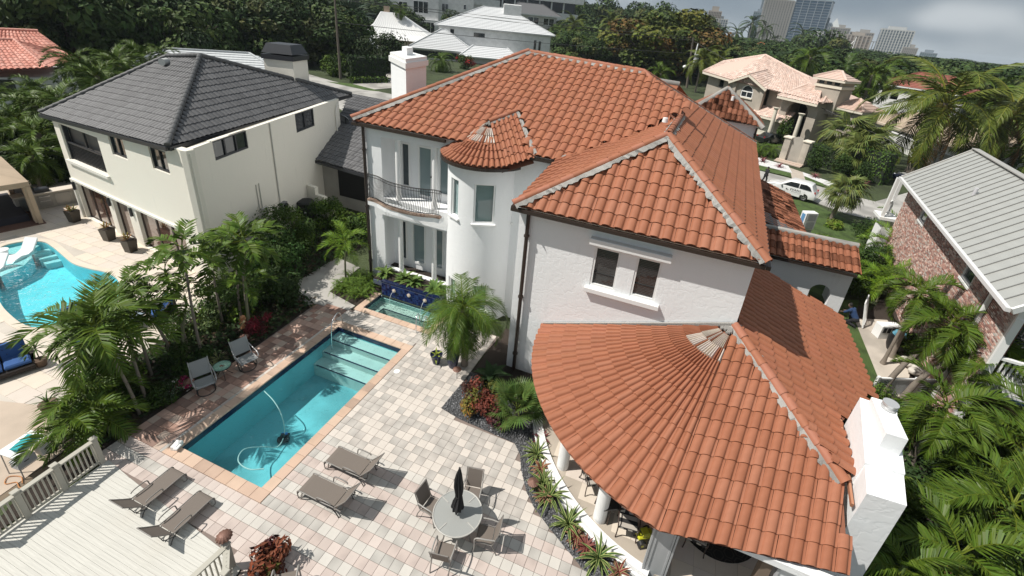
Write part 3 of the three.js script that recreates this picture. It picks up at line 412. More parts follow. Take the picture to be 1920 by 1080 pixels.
  // --- hips and ridges: mortar bed and half-round caps
  function ridge(a, b, r = 0.14, mw = 0.30, caps = true) {
    const dir = b.clone().sub(a), L = dir.length(), n = Math.round(L / 0.5), x = dir.clone().normalize(), side = x.clone().cross(V(0, 1, 0)).normalize(), up = side.clone().cross(x), l = [], K = Math.round(L / 0.12);
    const pt = (i, w, h) => a.clone().addScaledVector(dir, i / K).addScaledVector(side, w).addScaledVector(up, h);
    const row = Array.from({ length: K + 1 }, (_, i) => { const wl = mw * rr(0.75, 1.3), wr = mw * rr(0.75, 1.3); return [pt(i, -wl, 0.0 + rr(-0.02, 0.03)), pt(i, -mw * 0.55, 0.10), pt(i, mw * 0.55, 0.10), pt(i, wr, 0.0 + rr(-0.02, 0.03))]; });
    for (let i = 0; i < K; i++) for (let k = 0; k < 3; k++) { const A = row[i][k], Bq = row[i + 1][k], C = row[i + 1][k + 1], D = row[i][k + 1]; l.push(A, Bq, C, A, C, D); }
    const mo = new B(); mo.add(triGeo(l)); mo.mesh('ridge_mortar', mMortar, roof);
    if (!caps) return;
    for (let i = 0; i < n; i++) {                                   // caps lap uphill, b being the upper end
      const g = new THREE.CylinderGeometry(r * 0.92, r * 1.06, L / n * 1.1, 10, 1, true, -Math.PI / 2, Math.PI), inner = new THREE.CylinderGeometry(r * 0.8, r * 0.9, L / n * 1.1, 10, 1, true, -Math.PI / 2, Math.PI);
      const m = new THREE.Matrix4().makeBasis(side, x, up.clone()); m.setPosition(a.clone().addScaledVector(dir, (i + 0.5) / n).addScaledVector(up, 0.085 + rr(-0.006, 0.006)));
      const cb = new B(); cb.add(g, m).add(inner, m); cb.mesh('ridge_cap', rnd() < 0.5 ? capMat : tileMats[1], roof, 1);
    }
  }
  ridge(R.EL.clone().add(V(0, 0.06, 0)), R.L.clone().add(V(0, 0.06, 0))); ridge(R.L, R.R); ridge(R.B.clone(), R.R.clone()); ridge(R.P, R.B, 0.14, 0.2); ridge(R.FL, R.P); ridge(R.FR, R.P, 0.15); ridge(R.A, R.G, 0.13, 0.2); ridge(R.H, R.A2, 0.16, 0.28); ridge(R.BR, R.R, 0.12, 0.2);
  ridge(R.VR, R.G, 0.1, 0.1, false); ridge(R.BL, R.B, 0.1, 0.08, false);
  // whitewashed mortar fans round the two cone tops
  const fan = (A, C, Rr, he, f0, f1, N, k0, k1, w) => { const b = new B(); for (let i = 0; i < N; i++) { const f = f0 + (f1 - f0) * (i + 0.5) / N, e = V(C.x + Rr * Math.sin(f), he, C.z + Rr * Math.cos(f)), p = A.clone().lerp(e, k0), q2 = A.clone().lerp(e, k1 * rr(0.78, 1.08)); p.y += 0.10; q2.y += 0.12; b.rod(p, q2, w * 0.35, w, 6); } b.ball(A.x, A.y + 0.06, A.z, w * 3.2, 1, 0.6, 1); b.mesh('mortar_fan', mMortar, roof); };
  fan(R.A, V(-8.7, 0, -18.8), 2.0, 8.0, -0.9, 0.7, 6, 0.03, 0.12, 0.03); fan(R.A2, V(2.7, 0, -15), 6.72, 2.62, -1.2, -0.15, 8, 0.02, 0.07, 0.05);
  // metal flashing where the veranda roof meets the wall, and small roof vents
  new B().bar(V(-4.0, 2.74, -14.93), V(2.7, 5.06, -14.93), 0.07, 0.10).mesh('flashing', mMortar, roof);
  new B().cyl(-1.3, 10.55, -20.1, 0.12, 0.1, 0.18, 14).mesh('roof_vent', mWhite, roof); new B().cyl(1.9, 9.9, -36.8, 0.1, 0.1, 0.3, 12).mesh('roof_vent', mWhite, roof);
}
{
  // --- walls
  const w = new B();
  w.plate(rect(-15, -5.0, -0.1, 8.5), [rect(-14.1, -10.4, 4.85, 8.0), rect(-14.1, -10.4, 0.75, 3.85)], 0.28, mat4(0, 0, -18.3));
  w.span(-15, -14.72, -0.1, 8.45, -34, -18.58).span(-14.72, 4, -0.1, 6.5, -34.3, -34).span(-5.5, -5.2, -0.1, 7.62, -18.1, -15.28);
  w.span(-14.72, -10, 0.3, 0.55, -19.7, -18.58).span(-14.72, -10, 3.85, 4.85, -19.7, -18.58).span(-14.72, -10, 8.0, 8.3, -19.7, -18.58).span(-14.4, -14.1, 0.5, 8.0, -19.7, -18.58).span(-10.4, -10.1, 0.5, 8.0, -19.7, -18.58);
  w.plate(rect(-14.2, -10.2, 4.85, 8.05), [rect(-13.75, -13.2, 5.2, 7.6), rect(-12.75, -11.9, 4.9, 7.6), rect(-11.55, -10.9, 5.2, 7.6)], 0.2, mat4(0, 0, -19.4));
  w.plate(rect(-14.2, -10.2, 0.5, 3.9), [rect(-13.75, -13.25, 1.0, 3.45), rect(-12.95, -12.1, 1.0, 3.45), rect(-11.6, -11.0, 1.0, 3.45)], 0.2, mat4(0, 0, -19.1));
  w.plate(rect(-5.45, 2.75, -0.1, 7.62), [rect(-2.45, -1.5, 5.03, 6.66), rect(-0.93, -0.05, 5.03, 6.66)], 0.26, mat4(0, 0, -15));
  w.span(2.47, 2.75, -0.1, 7.3, -38.5, -15.26);
  // tower block with its own little hipped roof at the back
  w.span(-0.3, 4.35, 0, 7.75, -44.5, -40.2);
  // low wing with the arched opening, and garage block
  const hole = [[8.0, 0.1], [9.05, 0.1], [9.05, 1.25], ...arc(8.52, 1.25, 0.53, 0, Math.PI, 10).slice(1, 10), [8.0, 1.25]];
  w.plate(rect(4.6, 9.75, -0.1, 3.05), [hole], 0.3, mat4(0, 0, -27)); w.span(9.47, 9.75, -0.1, 2.95, -29.5, -27.3).span(4.6, 7.55, 0, 3.15, -38.4, -29.7);
  w.mesh('wall', mStucco, villa);
  // turret
  const t = new B(), TC = [-8.7, -18.8], TR = 1.72, seg = (f0, f1, y0, y1, r0 = TR - 0.22, r1 = TR) => { const n = Math.max(2, Math.ceil((f1 - f0) / 0.1)), p = (r) => Array.from({ length: n + 1 }, (_, i) => { const f = f0 + (f1 - f0) * i / n; return [TC[0] + r * Math.sin(f), TC[1] + r * Math.cos(f)]; }); t.prism([...p(r1), ...p(r0).reverse()], y0, y1); };
  const wins = [[-0.62, -0.30, 5.3, 7.1], [0.17, 0.72, 5.28, 7.15], [1.30, 1.52, 5.2, 7.1], [-0.66, -0.32, 0.55, 1.98], [0.22, 0.66, 0.6, 2.02], [1.35, 1.6, 0.35, 2.05]];
  for (const [row, y0, y1] of [[wins.slice(3), -0.1, 3.2], [wins.slice(0, 3), 3.2, 8.15]]) { let f = -2.0; for (const [a, b, c, e] of row) { seg(f, a, y0, y1); seg(a, b, y0, c); seg(a, b, e, y1); f = b; } seg(f, 2.4, y0, y1); }
  t.mesh('turret_wall', mStucco, villa, 0.5);
  for (const [a, b, y0, y1] of wins) {
    const g = sub(villa, 'window'), f = (a + b) / 2, wd = (b - a) * (TR - 0.1), at = (r) => mat4(TC[0] + r * Math.sin(f), (y0 + y1) / 2, TC[1] + r * Math.cos(f), f), h = y1 - y0, fr = new B(); fr.m = at(TR - 0.12);
    fr.box(-wd / 2 + 0.03, 0, 0, 0.07, h, 0.08).box(wd / 2 - 0.03, 0, 0, 0.07, h, 0.08).box(0, h / 2 - 0.03, 0, wd - 0.14, 0.07, 0.08).box(0, -h / 2 + 0.03, 0, wd - 0.14, 0.07, 0.08).mesh('frame', mWhite, g);
    const pn = new B(); pn.m = at(TR - 0.14); pn.box(0, 0, 0, wd - 0.1, h - 0.1, 0.008).mesh('pane', mPane, g);
    const bl = new B(); bl.m = at(TR - 0.2); for (let y = -h / 2 + 0.08; y < h / 2 - 0.05; y += 0.055) bl.box(0, y, 0, wd - 0.12, 0.012, 0.05, 0, 0.5); bl.mesh('blind', mBlind, g);
    const bk = new B(); bk.m = at(TR - 0.3); bk.box(0, 0, 0, wd + 0.1, h + 0.1, 0.02).mesh('room_shade', mGlass, g);
    const si = new B(); si.m = mat4(TC[0] + TR * Math.sin(f), y0 - 0.06, TC[1] + TR * Math.cos(f), f); si.chamfer(0, 0, 0, wd + 0.22, 0.11, 0.14, 0.015).mesh('sill', mWhite, g);
  }
  // double window on the wing, with lintel and sill
  const win = sub(villa, 'window', [0, 0, -15]);
  for (const [x0, x1] of [[-2.45, -1.5], [-0.93, -0.05]]) {
    const b = new B(); b.span(x0, x0 + 0.08, 5.03, 6.66, -0.16, -0.02).span(x1 - 0.08, x1, 5.03, 6.66, -0.16, -0.02).span(x0 + 0.08, x1 - 0.08, 6.58, 6.66, -0.16, -0.02).span(x0 + 0.08, x1 - 0.08, 5.03, 5.11, -0.16, -0.02); b.mesh('frame', mWhite, win);
    new B().span(x0 + 0.08, x1 - 0.08, 5.11, 6.58, -0.1, -0.09).mesh('pane', M('mirror_glass', 0.03, 0.036, 0.038, { rough: 0.03, coat: 1, physical: true }), win);
    new B().span(x0 + 0.08, x1 - 0.08, 5.55, 5.58, -0.09, -0.06).mesh('sash_bar', M('dark_sash', 0.03, 0.03, 0.03), win);
    const bl = new B(); for (let y = 5.16; y < 6.5; y += 0.06) bl.box((x0 + x1) / 2, y, -0.084, x1 - x0 - 0.18, 0.022, 0.006); bl.mesh('blind', M('dark_blind', 0.06, 0.06, 0.058, { rough: 0.5 }), win);
  }
  new B().chamfer(-1.22, 6.9, 0.13, 2.85, 0.26, 0.26, 0.02).mesh('lintel', mWhite, win); new B().chamfer(-1.22, 4.88, 0.09, 2.75, 0.2, 0.18, 0.02).mesh('sill', mWhite, win);
  // recessed doors and windows above and below
  const door = (name, x0, x1, y0, y1, z, o = {}) => { const g = sub(villa, name, [0, 0, z]); new B().span(x0, x0 + 0.09, y0, y1, -0.12, 0.03).span(x1 - 0.09, x1, y0, y1, -0.12, 0.03).span(x0 + 0.09, x1 - 0.09, y1 - 0.09, y1, -0.12, 0.03).span(x0 + 0.09, x1 - 0.09, y0, y0 + 0.12, -0.12, 0.03).mesh('frame', mWhite, g); new B().span(x0 + 0.09, x1 - 0.09, y0 + 0.12, y1 - 0.09, -0.07, -0.06).mesh('pane', o.pale ? M('shaded_glass', 0.20, 0.26, 0.27, { rough: 0.08 }) : M('grey_glass', 0.05, 0.065, 0.07, { rough: 0.05 }), g); if (o.knob) new B().ball(x1 - 0.045, (y0 + y1) / 2 - 0.15, 0.08, 0.04).mesh('handle', mIron, g); };
  door('window', -13.75, -13.2, 5.2, 7.6, -19.4); door('door', -12.75, -11.9, 4.88, 7.6, -19.4, { pale: 1, knob: 1 }); door('window', -11.55, -10.9, 5.2, 7.6, -19.4, { pale: 1 });
  door('window', -13.75, -13.25, 1.0, 3.45, -19.1); door('window', -12.95, -12.1, 1.0, 3.45, -19.1, { pale: 1 }); door('window', -11.6, -11.0, 1.0, 3.45, -19.1, { pale: 1 });
  for (const [x, y0, y1] of [[-13.25, 4.85, 8.0], [-11.18, 4.85, 8.0], [-13.2, 0.75, 3.85], [-11.18, 0.75, 3.85]]) { const c = new B(); c.cyl(x, (y0 + y1) / 2, -18.44, 0.13, 0.125, y1 - y0, 20).cyl(x, y1 - 0.05, -18.44, 0.15, 0.16, 0.1, 20).cyl(x, y0 + 0.05, -18.44, 0.16, 0.15, 0.1, 20); c.mesh('column', mWhite, villa, 0.6); }
  // balcony slab, its brick nosing and the bellied iron railing
  const bal = sub(villa, 'balcony'), out = [[-14.75, -17.98], [-14.6, -17.72], [-14.0, -17.66], [-13.3, -17.4], [-12.5, -17.28], [-11.7, -17.3], [-11.1, -17.46], [-10.75, -17.6], [-10.4, -17.62], [-10.4, -17.98]];
  new B().prism(out, 4.55, 4.78).mesh('slab', mStucco, bal);
  const outer = new THREE.CatmullRomCurve3(out.slice(1, 9).map(([x, z]) => V(x, 0, z)), false, 'centripetal');
  { const pts = outer.getSpacedPoints(22); for (let i = 0; i < 22; i++) { const a = pts[i], b = pts[i + 1], m = a.clone().lerp(b, 0.5), f = Math.atan2(b.x - a.x, b.z - a.z); const nb = new B(); nb.chamfer(m.x, 4.83, m.z - 0.08, 0.2, 0.1, a.distanceTo(b) - 0.012, 0.01, f); nb.mesh('brick', pick([M('nosing_brick', 0.42, 0.29, 0.22, { map: T.mottle }), M('nosing_brick_pale', 0.50, 0.37, 0.29, { map: T.mottle })]), bal); } }
  const rail = sub(villa, 'balcony_railing'), N = 52, pts = outer.getSpacedPoints(N), nor = (i) => { const t2 = outer.getTangentAt(i / N); return V(-t2.z, 0, t2.x).multiplyScalar(t2.x > 0 ? 1 : -1); };
  const bar = (pfn, r) => { const b = new B(); b.tube(pts.map((p, i) => pfn(p.clone(), nor(i))), r, 90, 5); b.mesh('rail_bar', mIron, rail); };
  bar((p, n) => p.addScaledVector(n, -0.1).setY(6.16), 0.024); bar((p, n) => p.addScaledVector(n, -0.1).setY(6.02), 0.015); bar((p, n) => p.addScaledVector(n, -0.08).setY(4.95), 0.015);
  for (let i = 0; i <= N; i++) { const p = pts[i], n = nor(i), c = (o, y) => p.clone().addScaledVector(n, o).setY(y); new B().tube([c(-0.1, 6.16), c(-0.1, 5.95), c(-0.04, 5.65), c(0.13, 5.3), c(0.14, 5.1), c(-0.02, 4.98), c(-0.08, 4.93)], 0.013, 12, 5).mesh('baluster', mIron, rail); }
  { const e = pts[0], c = (o, y) => V(e.x - 0.02, y, e.z - o); for (let k = 1; k < 3; k++) new B().tube([c(k * 0.1, 6.16), c(k * 0.1, 5.6), c(k * 0.1, 5.2), c(k * 0.1, 4.93)], 0.013, 10, 5).mesh('baluster', mIron, rail); }
  // blue tiled planter wall of the spa, its tiles, spouts
  const pl = sub(villa, 'planter_wall'); new B().span(-13.45, -9.95, -0.3, 0.74, -17.2, -17.02).span(-14.1, -10.1, 0.35, 0.6, -18.4, -17.2).mesh('core', M('tile_grout', 0.10, 0.12, 0.17), pl);
  new B().span(-13.47, -9.95, 0.742, 0.78, -17.24, -17.0).mesh('cap', mTileNavy, pl); new B().span(-14.1, -10.1, 0.6, 0.7, -19.05, -17.24).mesh('planter_soil', mSoil, pl);
  const tg = new THREE.BoxGeometry(0.105, 0.105, 0.012); tg.deleteAttribute('uv'); const tgu = boxUV(tg.toNonIndexed()), bm = [[0.012, 0.02, 0.085], [0.018, 0.035, 0.13], [0.010, 0.014, 0.06], [0.025, 0.05, 0.16]].map((c, i) => M('blue_tile_' + i, ...c, { rough: 0.12 })); reseed(12);
  { const L = []; for (let x = -13.38; x < -9.95; x += 0.1165) for (let y = -0.08; y < 0.72; y += 0.1165) L.push([x, y]); L.sort((a, b) => b[0] - a[0] + (b[1] - a[1]) * 0.01); L.forEach(([x, y], i) => { if (i > 255) return; const o = new THREE.Mesh(tgu, pick(bm)); o.name = 'tile'; o.position.set(x, y, -17.014); pl.add(o); }); }
  for (const x of [-12.66, -11.77, -10.82]) { const s = sub(pl, 'spout', [x, 0.44, -17.0]); const b = new B(); b.add(new THREE.CylinderGeometry(0.105, 0.09, 0.04, 22), mat4(0, 0, 0.02, 0, Math.PI / 2)).add(new THREE.CylinderGeometry(0.05, 0.05, 0.07, 12), mat4(0, 0, 0.04, 0, Math.PI / 2)); b.mesh('stone_disc', M('spout_stone', 0.66, 0.56, 0.46, { rough: 0.7 }), s); if (x !== -11.77) new B().tube([V(0, 0, 0.07), V(0, -0.05, 0.22), V(0, -0.22, 0.36), V(0, -0.54, 0.46)], 0.012, 12, 6).mesh('water_jet', M('water_jet', 0.9, 0.95, 0.96, { physical: true, trans: 0.6, thick: 0, rough: 0.2 }), s); }
  // gutters, downpipes
  const gut = (a, b) => { const g = new B(); g.bar(a, b, 0.14, 0.13); g.mesh('gutter', mGutter, villa); };
  gut(V(-15.5, 8.47, -18.02), V(-10.4, 8.47, -18.02)); gut(V(-6.3, 8.47, -18.05), V(-5.2, 8.47, -18.05)); gut(V(-5.65, 7.52, -14.6), V(2.95, 7.52, -14.6)); gut(V(-5.6, 7.55, -14.6), V(-5.25, 8.45, -18.3)); gut(V(3.05, 7.5, -14.6), V(4.4, 6.55, -38.9)); gut(V(9.7, 2.95, -26.5), V(5.2, 2.95, -26.5));
  { const g = new B(), p = []; for (let i = 0; i <= 24; i++) { const f = -1.75 + 3.0 * i / 24; p.push(V(-8.7 + 2.02 * Math.sin(f), 7.9, -18.8 + 2.02 * Math.cos(f))); } for (let i = 0; i < 24; i++) g.bar(p[i], p[i + 1], 0.12, 0.12); g.mesh('gutter', mGutter, villa); }
  const pipe = (x, z, y1, y0) => { const p = new B(); p.cyl(x, (y0 + y1) / 2, z, 0.075, 0.075, y1 - y0, 12); for (const k of [0.12, 0.5, 0.86]) p.cyl(x, y0 + (y1 - y0) * k, z, 0.11, 0.11, 0.07, 12); p.mesh('downpipe', mGutter, villa, 0.7); };
  pipe(-15.02, -18.18, 8.4, 0); pipe(-5.05, -14.86, 7.5, 0); pipe(4.35, -40.1, 7.6, 4);
  // corner chimney of the upper house
  const ch = sub(villa, 'chimney'), c0 = [[-15.5, -22.5], [-15.8, -25.0], [-18.3, -26.6], [-18.0, -24.6]], off = (k) => { const cx = -16.9, cz = -24.7; return c0.map(([x, z]) => [cx + (x - cx) * k, cz + (z - cz) * k]); };
  new B().prism(c0, 0, 10.7).mesh('stack', mStucco, ch); new B().prism(off(1.12), 10.7, 11.0).prism(off(1.03), 11.0, 11.2).mesh('cap', mWhite, ch); new B().prism(off(0.3), 11.2, 11.6).mesh('flue', mWhite, ch);
  // little roof of the tower block and of a gable behind, the roofs of the low wings
  const rf = sub(villa, 'roof'); tiles.length = 0;
  const ap = V(1.05, 10.3, -40), e1 = V(-0.9, 8.3, -39.3), e2 = V(4.75, 7.75, -39.7), e3 = V(4.75, 7.75, -45), e4 = V(-0.9, 8.2, -45); const ap2 = V(1.6, 10.15, -41.6);
  planeFacet([e1, e2, ap2], 0.41, 0.55); planeFacet([e2, e3, ap2], 0.41, 0.55);
  ruled(V(4.6, 3.12, -26.45), V(9.85, 3.12, -26.45), V(4.6, 3.95, -28.4), V(9.85, 3.95, -28.4), 15, 0.55);
  tileStyle = ((c) => (tp) => c[tp.toFixed(2)] ??= tileGeo(0.4, 0.55, tp, 0.045))({}); ruled(V(7.75, 3.2, -28.6), V(7.75, 3.3, -38.6), V(4.5, 4.35, -28.6), V(4.5, 4.35, -38.6), 25, 0.5);
  const by = new Map(); tiles.forEach((t) => { if (!by.has(t.g)) by.set(t.g, []); by.get(t.g).push(t); }); for (const [g, l] of by) inst(g, tileMats[l.length % 2], l.map((t) => t.m), l.map(() => new THREE.Color().setScalar(rr(0.9, 1.1))), 'roof_tile', rf);
  const dd = new B(); dd.tri(e1, e2, ap2).tri(e2, e3, ap2).tri(e3, e4, ap2).tri(e4, e1, ap2); dd.quad(V(4.6, 3.1, -26.45), V(9.85, 3.1, -26.45), V(9.85, 3.93, -28.4), V(4.6, 3.93, -28.4)).quad(V(9.85, 3.93, -28.4), V(4.6, 3.93, -28.4), V(4.6, 3.1, -29.9), V(9.85, 3.1, -29.9)).quad(V(7.75, 3.1, -28.6), V(7.75, 3.2, -38.6), V(4.5, 4.25, -38.6), V(4.5, 4.25, -28.6)).mesh('roof_deck', mats.roof_boarding, rf);
  const rg = (a, b) => { const dir = b.clone().sub(a), n = Math.round(dir.length() / 0.5); for (let i = 0; i < n; i++) { const c = new B(); c.rod(a.clone().addScaledVector(dir, i / n), a.clone().addScaledVector(dir, (i + 1.08) / n), 0.13, 0.12, 10); c.mesh('ridge_cap', capMat, rf, 1); } const mo = new B(); mo.rod(a.clone().setY(a.y - 0.06), b.clone().setY(b.y - 0.06), 0.2, 0.2, 8); mo.mesh('ridge_mortar', mMortar, rf); };
  rg(e2, ap2); rg(e1, ap2); rg(V(4.6, 4.0, -28.4), V(9.85, 4.0, -28.4)); rg(V(-4.6, 11.0, -31.5), V(-1.7, 10.85, -32.2));
  new B().tri(V(-4.6, 10.95, -31.5), V(-1.7, 10.8, -32.2), V(-0.6, 9.6, -33.6)).tri(V(-4.6, 10.95, -31.5), V(-1.7, 10.8, -32.2), V(-1.9, 9.8, -29.5)).mesh('gable_roof', tileMats[0], rf);
}
// ------------------------------------------------------------------ the covered veranda
{
  const f = new B(), A = [2.7, -15], fan = arc(0, 0, 1, 0, 1, 1), ring = (r, a0, a1, n = 40) => Array.from({ length: n + 1 }, (_, i) => { const a = a0 + (a1 - a0) * i / n; return [A[0] + r * Math.sin(a), A[1] + r * Math.cos(a)]; });
  const floor = sub(villa, 'veranda_floor'); f.prism([A, ...ring(6.2, -Math.PI / 2, -0.22), [2.0, -8.9], [5.6, -8.9], [5.6, -15]], -0.05, 0.16).mesh('slab', M('veranda_joint', 0.47, 0.41, 0.34, { map: T.mottle }), floor);
  const st = new THREE.BoxGeometry(0.59, 0.02, 0.59); st.deleteAttribute('uv'); const sg = boxUV(st.toNonIndexed()); const poly = [A, ...ring(6.12, -Math.PI / 2, -0.22), [2.0, -8.95], [5.6, -8.95], [5.6, -15]];
  for (let x = -3.6; x < 5.6; x += 0.6) for (let z = -14.7; z < -8.9; z += 0.6) if ([[-0.3, -0.3], [0.3, -0.3], [0.3, 0.3], [-0.3, 0.3]].every(([a, b]) => inPoly(x + a, z + b, poly))) { const o = new THREE.Mesh(sg, pick([mats.travertine_slab_0, mats.travertine_slab_1, mats.travertine_slab_3])); o.name = 'floor_tile'; o.position.set(x, 0.158, z); o.receiveShadow = true; floor.add(o); }
  new B().prism([...ring(6.38, -Math.PI / 2, -0.19), ...ring(6.14, -Math.PI / 2, -0.19).reverse()], -0.1, 0.26).prism([...ring(6.48, -Math.PI / 2, -0.19), ...ring(6.4, -Math.PI / 2, -0.19).reverse()], -0.1, 0.14).mesh('kerb', mWhite, floor, 0.5);
  for (const a of [-1.25, -0.845, -0.5]) { const x = A[0] + 5.86 * Math.sin(a), z = A[1] + 5.86 * Math.cos(a), c = new B(); c.cyl(x, 1.35, z, 0.2, 0.19, 2.4, 28).cyl(x, 2.5, z, 0.22, 0.24, 0.12, 28); c.mesh('column', mWhite, villa, 0.6); }
  { const p = [...ring(6.0, -Math.PI / 2, -0.2), [5.6, -9.0]], b = new B(); for (let i = 0; i + 1 < p.length; i++) b.bar(V(p[i][0], 2.42, p[i][1]), V(p[i + 1][0], 2.42, p[i + 1][1]), 0.24, 0.2); b.mesh('veranda_beam', mStucco, villa); }
  const sh = sub(villa, 'storm_shutter', [1.62, 0, -9.02], 0.12); const alu = M('grey_aluminium', 0.42, 0.43, 0.44, { rough: 0.45, map: T.streak });
  new B().box(0, 1.3, 0, 0.52, 2.5, 0.2).mesh('panel', alu, sh); for (const x of [-0.3, -0.2, 0.24, 0.31]) new B().box(x, 1.3, 0.09, 0.05, 2.55, 0.07).mesh('track', mats.grey_aluminium, sh);
  const sh2 = sub(villa, 'storm_shutter', [4.95, 0, -9.05], -0.1); new B().box(0, 1.25, 0, 1.2, 2.3, 0.12).mesh('panel', M('white_shutter', 0.62, 0.64, 0.65, { rough: 0.5 }), sh2); for (const x of [-0.62, 0.6]) new B().box(x, 1.25, 0.06, 0.06, 2.4, 0.08).mesh('track', alu, sh2);
  new B().span(3.95, 4.2, 0, 2.4, -9.3, -9.05).mesh('post', M('brown_post', 0.20, 0.15, 0.11, { map: T.mottle }), villa);
  new B().span(2.75, 5.6, 0.16, 2.5, -15.3, -15.0).mesh('back_wall', mStucco, villa);
  // big outdoor chimney
  const ch = sub(villa, 'chimney'); new B().hull([V(5.98, 3.95, -10.55), V(6.85, 3.95, -10.6), V(7.0, 4.06, -11.45), V(6.1, 4.06, -11.4)], [V(5.88, -0.1, -10.5), V(6.85, -0.1, -10.55), V(7.0, -0.1, -11.45), V(5.9, -0.1, -11.4)]).hull([V(6.08, 4.14, -11.4), V(7.0, 4.14, -11.45), V(7.3, 4.48, -13.6), V(6.36, 4.5, -13.65)], [V(5.92, -0.1, -11.4), V(7.0, -0.1, -11.45), V(7.3, -0.1, -13.6), V(6.2, -0.1, -13.65)]).mesh('stack', mStucco, ch);
  new B().chamfer(6.72, 4.5, -12.65, 0.5, 0.7, 1.4, 0.02).mesh('cap_block', mStucco, ch);
  const fl = new B(); fl.cyl(6.8, 4.93, -13.02, 0.17, 0.17, 0.2, 20).cyl(6.8, 4.9, -13.02, 0.2, 0.2, 0.05, 20).cyl(6.8, 5.03, -13.02, 0.2, 0.2, 0.05, 20); fl.mesh('flue', M('galvanised', 0.6, 0.6, 0.6, { metal: 0.6, rough: 0.45 }), ch, 0.6);
  new B().bar(V(6.15, 3.5, -13.6), V(5.86, 3.36, -10.6), 0.06, 0.12).mesh('flashing', M('copper_flashing', 0.55, 0.27, 0.16, { metal: 0.5, rough: 0.5 }), ch);
}
// ================================================================== plants: fronds, fans, rosettes, leafy crowns
const leafMat = (k, r, g, b, rough = 0.5, trans = 0) => M(k, r, g, b, trans ? { vc: 1, rough: 0.9, physical: true, trans, thick: 0 } : { vc: 1, rough, physical: true, spec: 0.32 });
const mPalm = leafMat('palm_leaf', 1, 1, 1, 0.45), mLeaf = leafMat('leaf', 1, 1, 1, 0.6), mDry = leafMat('dry_leaf', 1, 1, 1, 0.85);
const mTrunk = M('palm_trunk', 0.26, 0.22, 0.18, { map: T.streak, bump: T.grit, bs: 0.02, rough: 0.9 }), mTrunkG = M('green_trunk', 0.20, 0.20, 0.12, { map: T.streak, rough: 0.8 }), mBark = M('bark', 0.10, 0.08, 0.06, { map: T.mottle, bump: T.grit, bs: 0.03, rough: 0.95 });
class L {                                                          // leaf collector with vertex colours
  constructor() { this.p = []; this.c = []; }
  quad(a, b, c, d, col) { for (const v of [a, b, c, a, c, d]) { this.p.push(v.x, v.y, v.z); this.c.push(...col); } }
  tri(a, b, c, col) { for (const v of [a, b, c]) { this.p.push(v.x, v.y, v.z); this.c.push(...col); } }
  geo() { const g = new THREE.BufferGeometry(); g.setAttribute('position', new THREE.Float32BufferAttribute(this.p, 3)); g.setAttribute('color', new THREE.Float32BufferAttribute(this.c, 3)); g.computeVertexNormals(); return g; }
}
const GREEN = { palm: [0.066, 0.112, 0.014], dark: [0.034, 0.064, 0.011], yellow: [0.13, 0.17, 0.03], blue: [0.10, 0.135, 0.09], coco: [0.082, 0.108, 0.016], fresh: [0.10, 0.175, 0.015], dry: [0.24, 0.16, 0.085] };
const tint = (c, a = 0.75, b = 1.3) => { const k = rr(a, b), y = rr(-0.1, 0.12); return [c[0] * k * (1 + y * 1.6), c[1] * k * (1 + y * 0.3), c[2] * k]; };
function strip(l, p0, dir, len, w, side, droop, col, segs = 2) {   // one leaflet: tapering, bending down
  let p = p0.clone(), d = dir.clone().normalize(), pw = w * 0.55; const st = len / segs;
  for (let k = 0; k < segs; k++) {
    const q = p.clone().addScaledVector(d, st), nw = k === segs - 1 ? w * 0.06 : w, s = side;
    l.quad(p.clone().addScaledVector(s, -pw / 2), p.clone().addScaledVector(s, pw / 2), q.clone().addScaledVector(s, nw / 2), q.clone().addScaledVector(s, -nw / 2), col);
    p = q; pw = nw; d.y -= droop; d.normalize();
  }
}
function frond({ len = 2, n = 22, leaf = 0.6, w = 0.05, droop = 1.6, vee = 0.35, hang = 0.5, forward = 0.45, col = GREEN.palm, petiole = 0.15, rachis = 0.018, jag = 1, segs = 2 }) {
  const l = new L(), steps = 14, pts = [V(0, 0, 0)], dirs = []; let ang = 0;                    // local: base at the origin, heads +x, starts level
  for (let i = 0; i < steps; i++) { const t = i / steps; ang = -droop * Math.pow(t, 1.25); const d = V(Math.cos(ang), Math.sin(ang), 0); dirs.push(d); pts.push(pts[i].clone().addScaledVector(d, len / steps)); } dirs.push(dirs[steps - 1]);
  const rc = [col[0] * 1.8 + 0.03, col[1] * 1.5 + 0.02, col[2] * 1.2 + 0.01];
  for (let i = 0; i < steps; i++) { const r0 = rachis * (1 - i / steps * 0.85), r1 = rachis * (1 - (i + 1) / steps * 0.85), a = pts[i], b = pts[i + 1]; l.quad(V(a.x, a.y, -r0), V(a.x, a.y, r0), V(b.x, b.y, r1), V(b.x, b.y, -r1), rc); l.quad(V(a.x, a.y - r0, 0), V(a.x, a.y + r0, 0), V(b.x, b.y + r1, 0), V(b.x, b.y - r1, 0), rc); }
  for (let i = 0; i < n; i++) for (const s of [-1, 1]) {
    const t = petiole + (1 - petiole) * (i + rr(0.2, 0.8)) / n, f = t * steps, k = Math.min(steps - 1, Math.floor(f)), p = pts[k].clone().lerp(pts[k + 1], f - k), d = dirs[k], up = V(-d.y, d.x, 0);
    const ll = leaf * Math.pow(Math.sin(Math.PI * (0.12 + 0.85 * t)), 0.7) * rr(0.85, 1.1), fw = forward + 0.55 * t + rr(-0.08, 0.08) * jag, dir = d.clone().multiplyScalar(fw).add(V(0, 0, s * (1 - 0.45 * t))).addScaledVector(up, vee * rr(0.5, 1.3)), side = d.clone().addScaledVector(up, rr(-0.35, 0.35) * jag).normalize();
    strip(l, p, dir, ll, w * rr(0.8, 1.2), side, hang * rr(0.6, 1.3), tint(col), segs);
  }
  return l.geo();
}
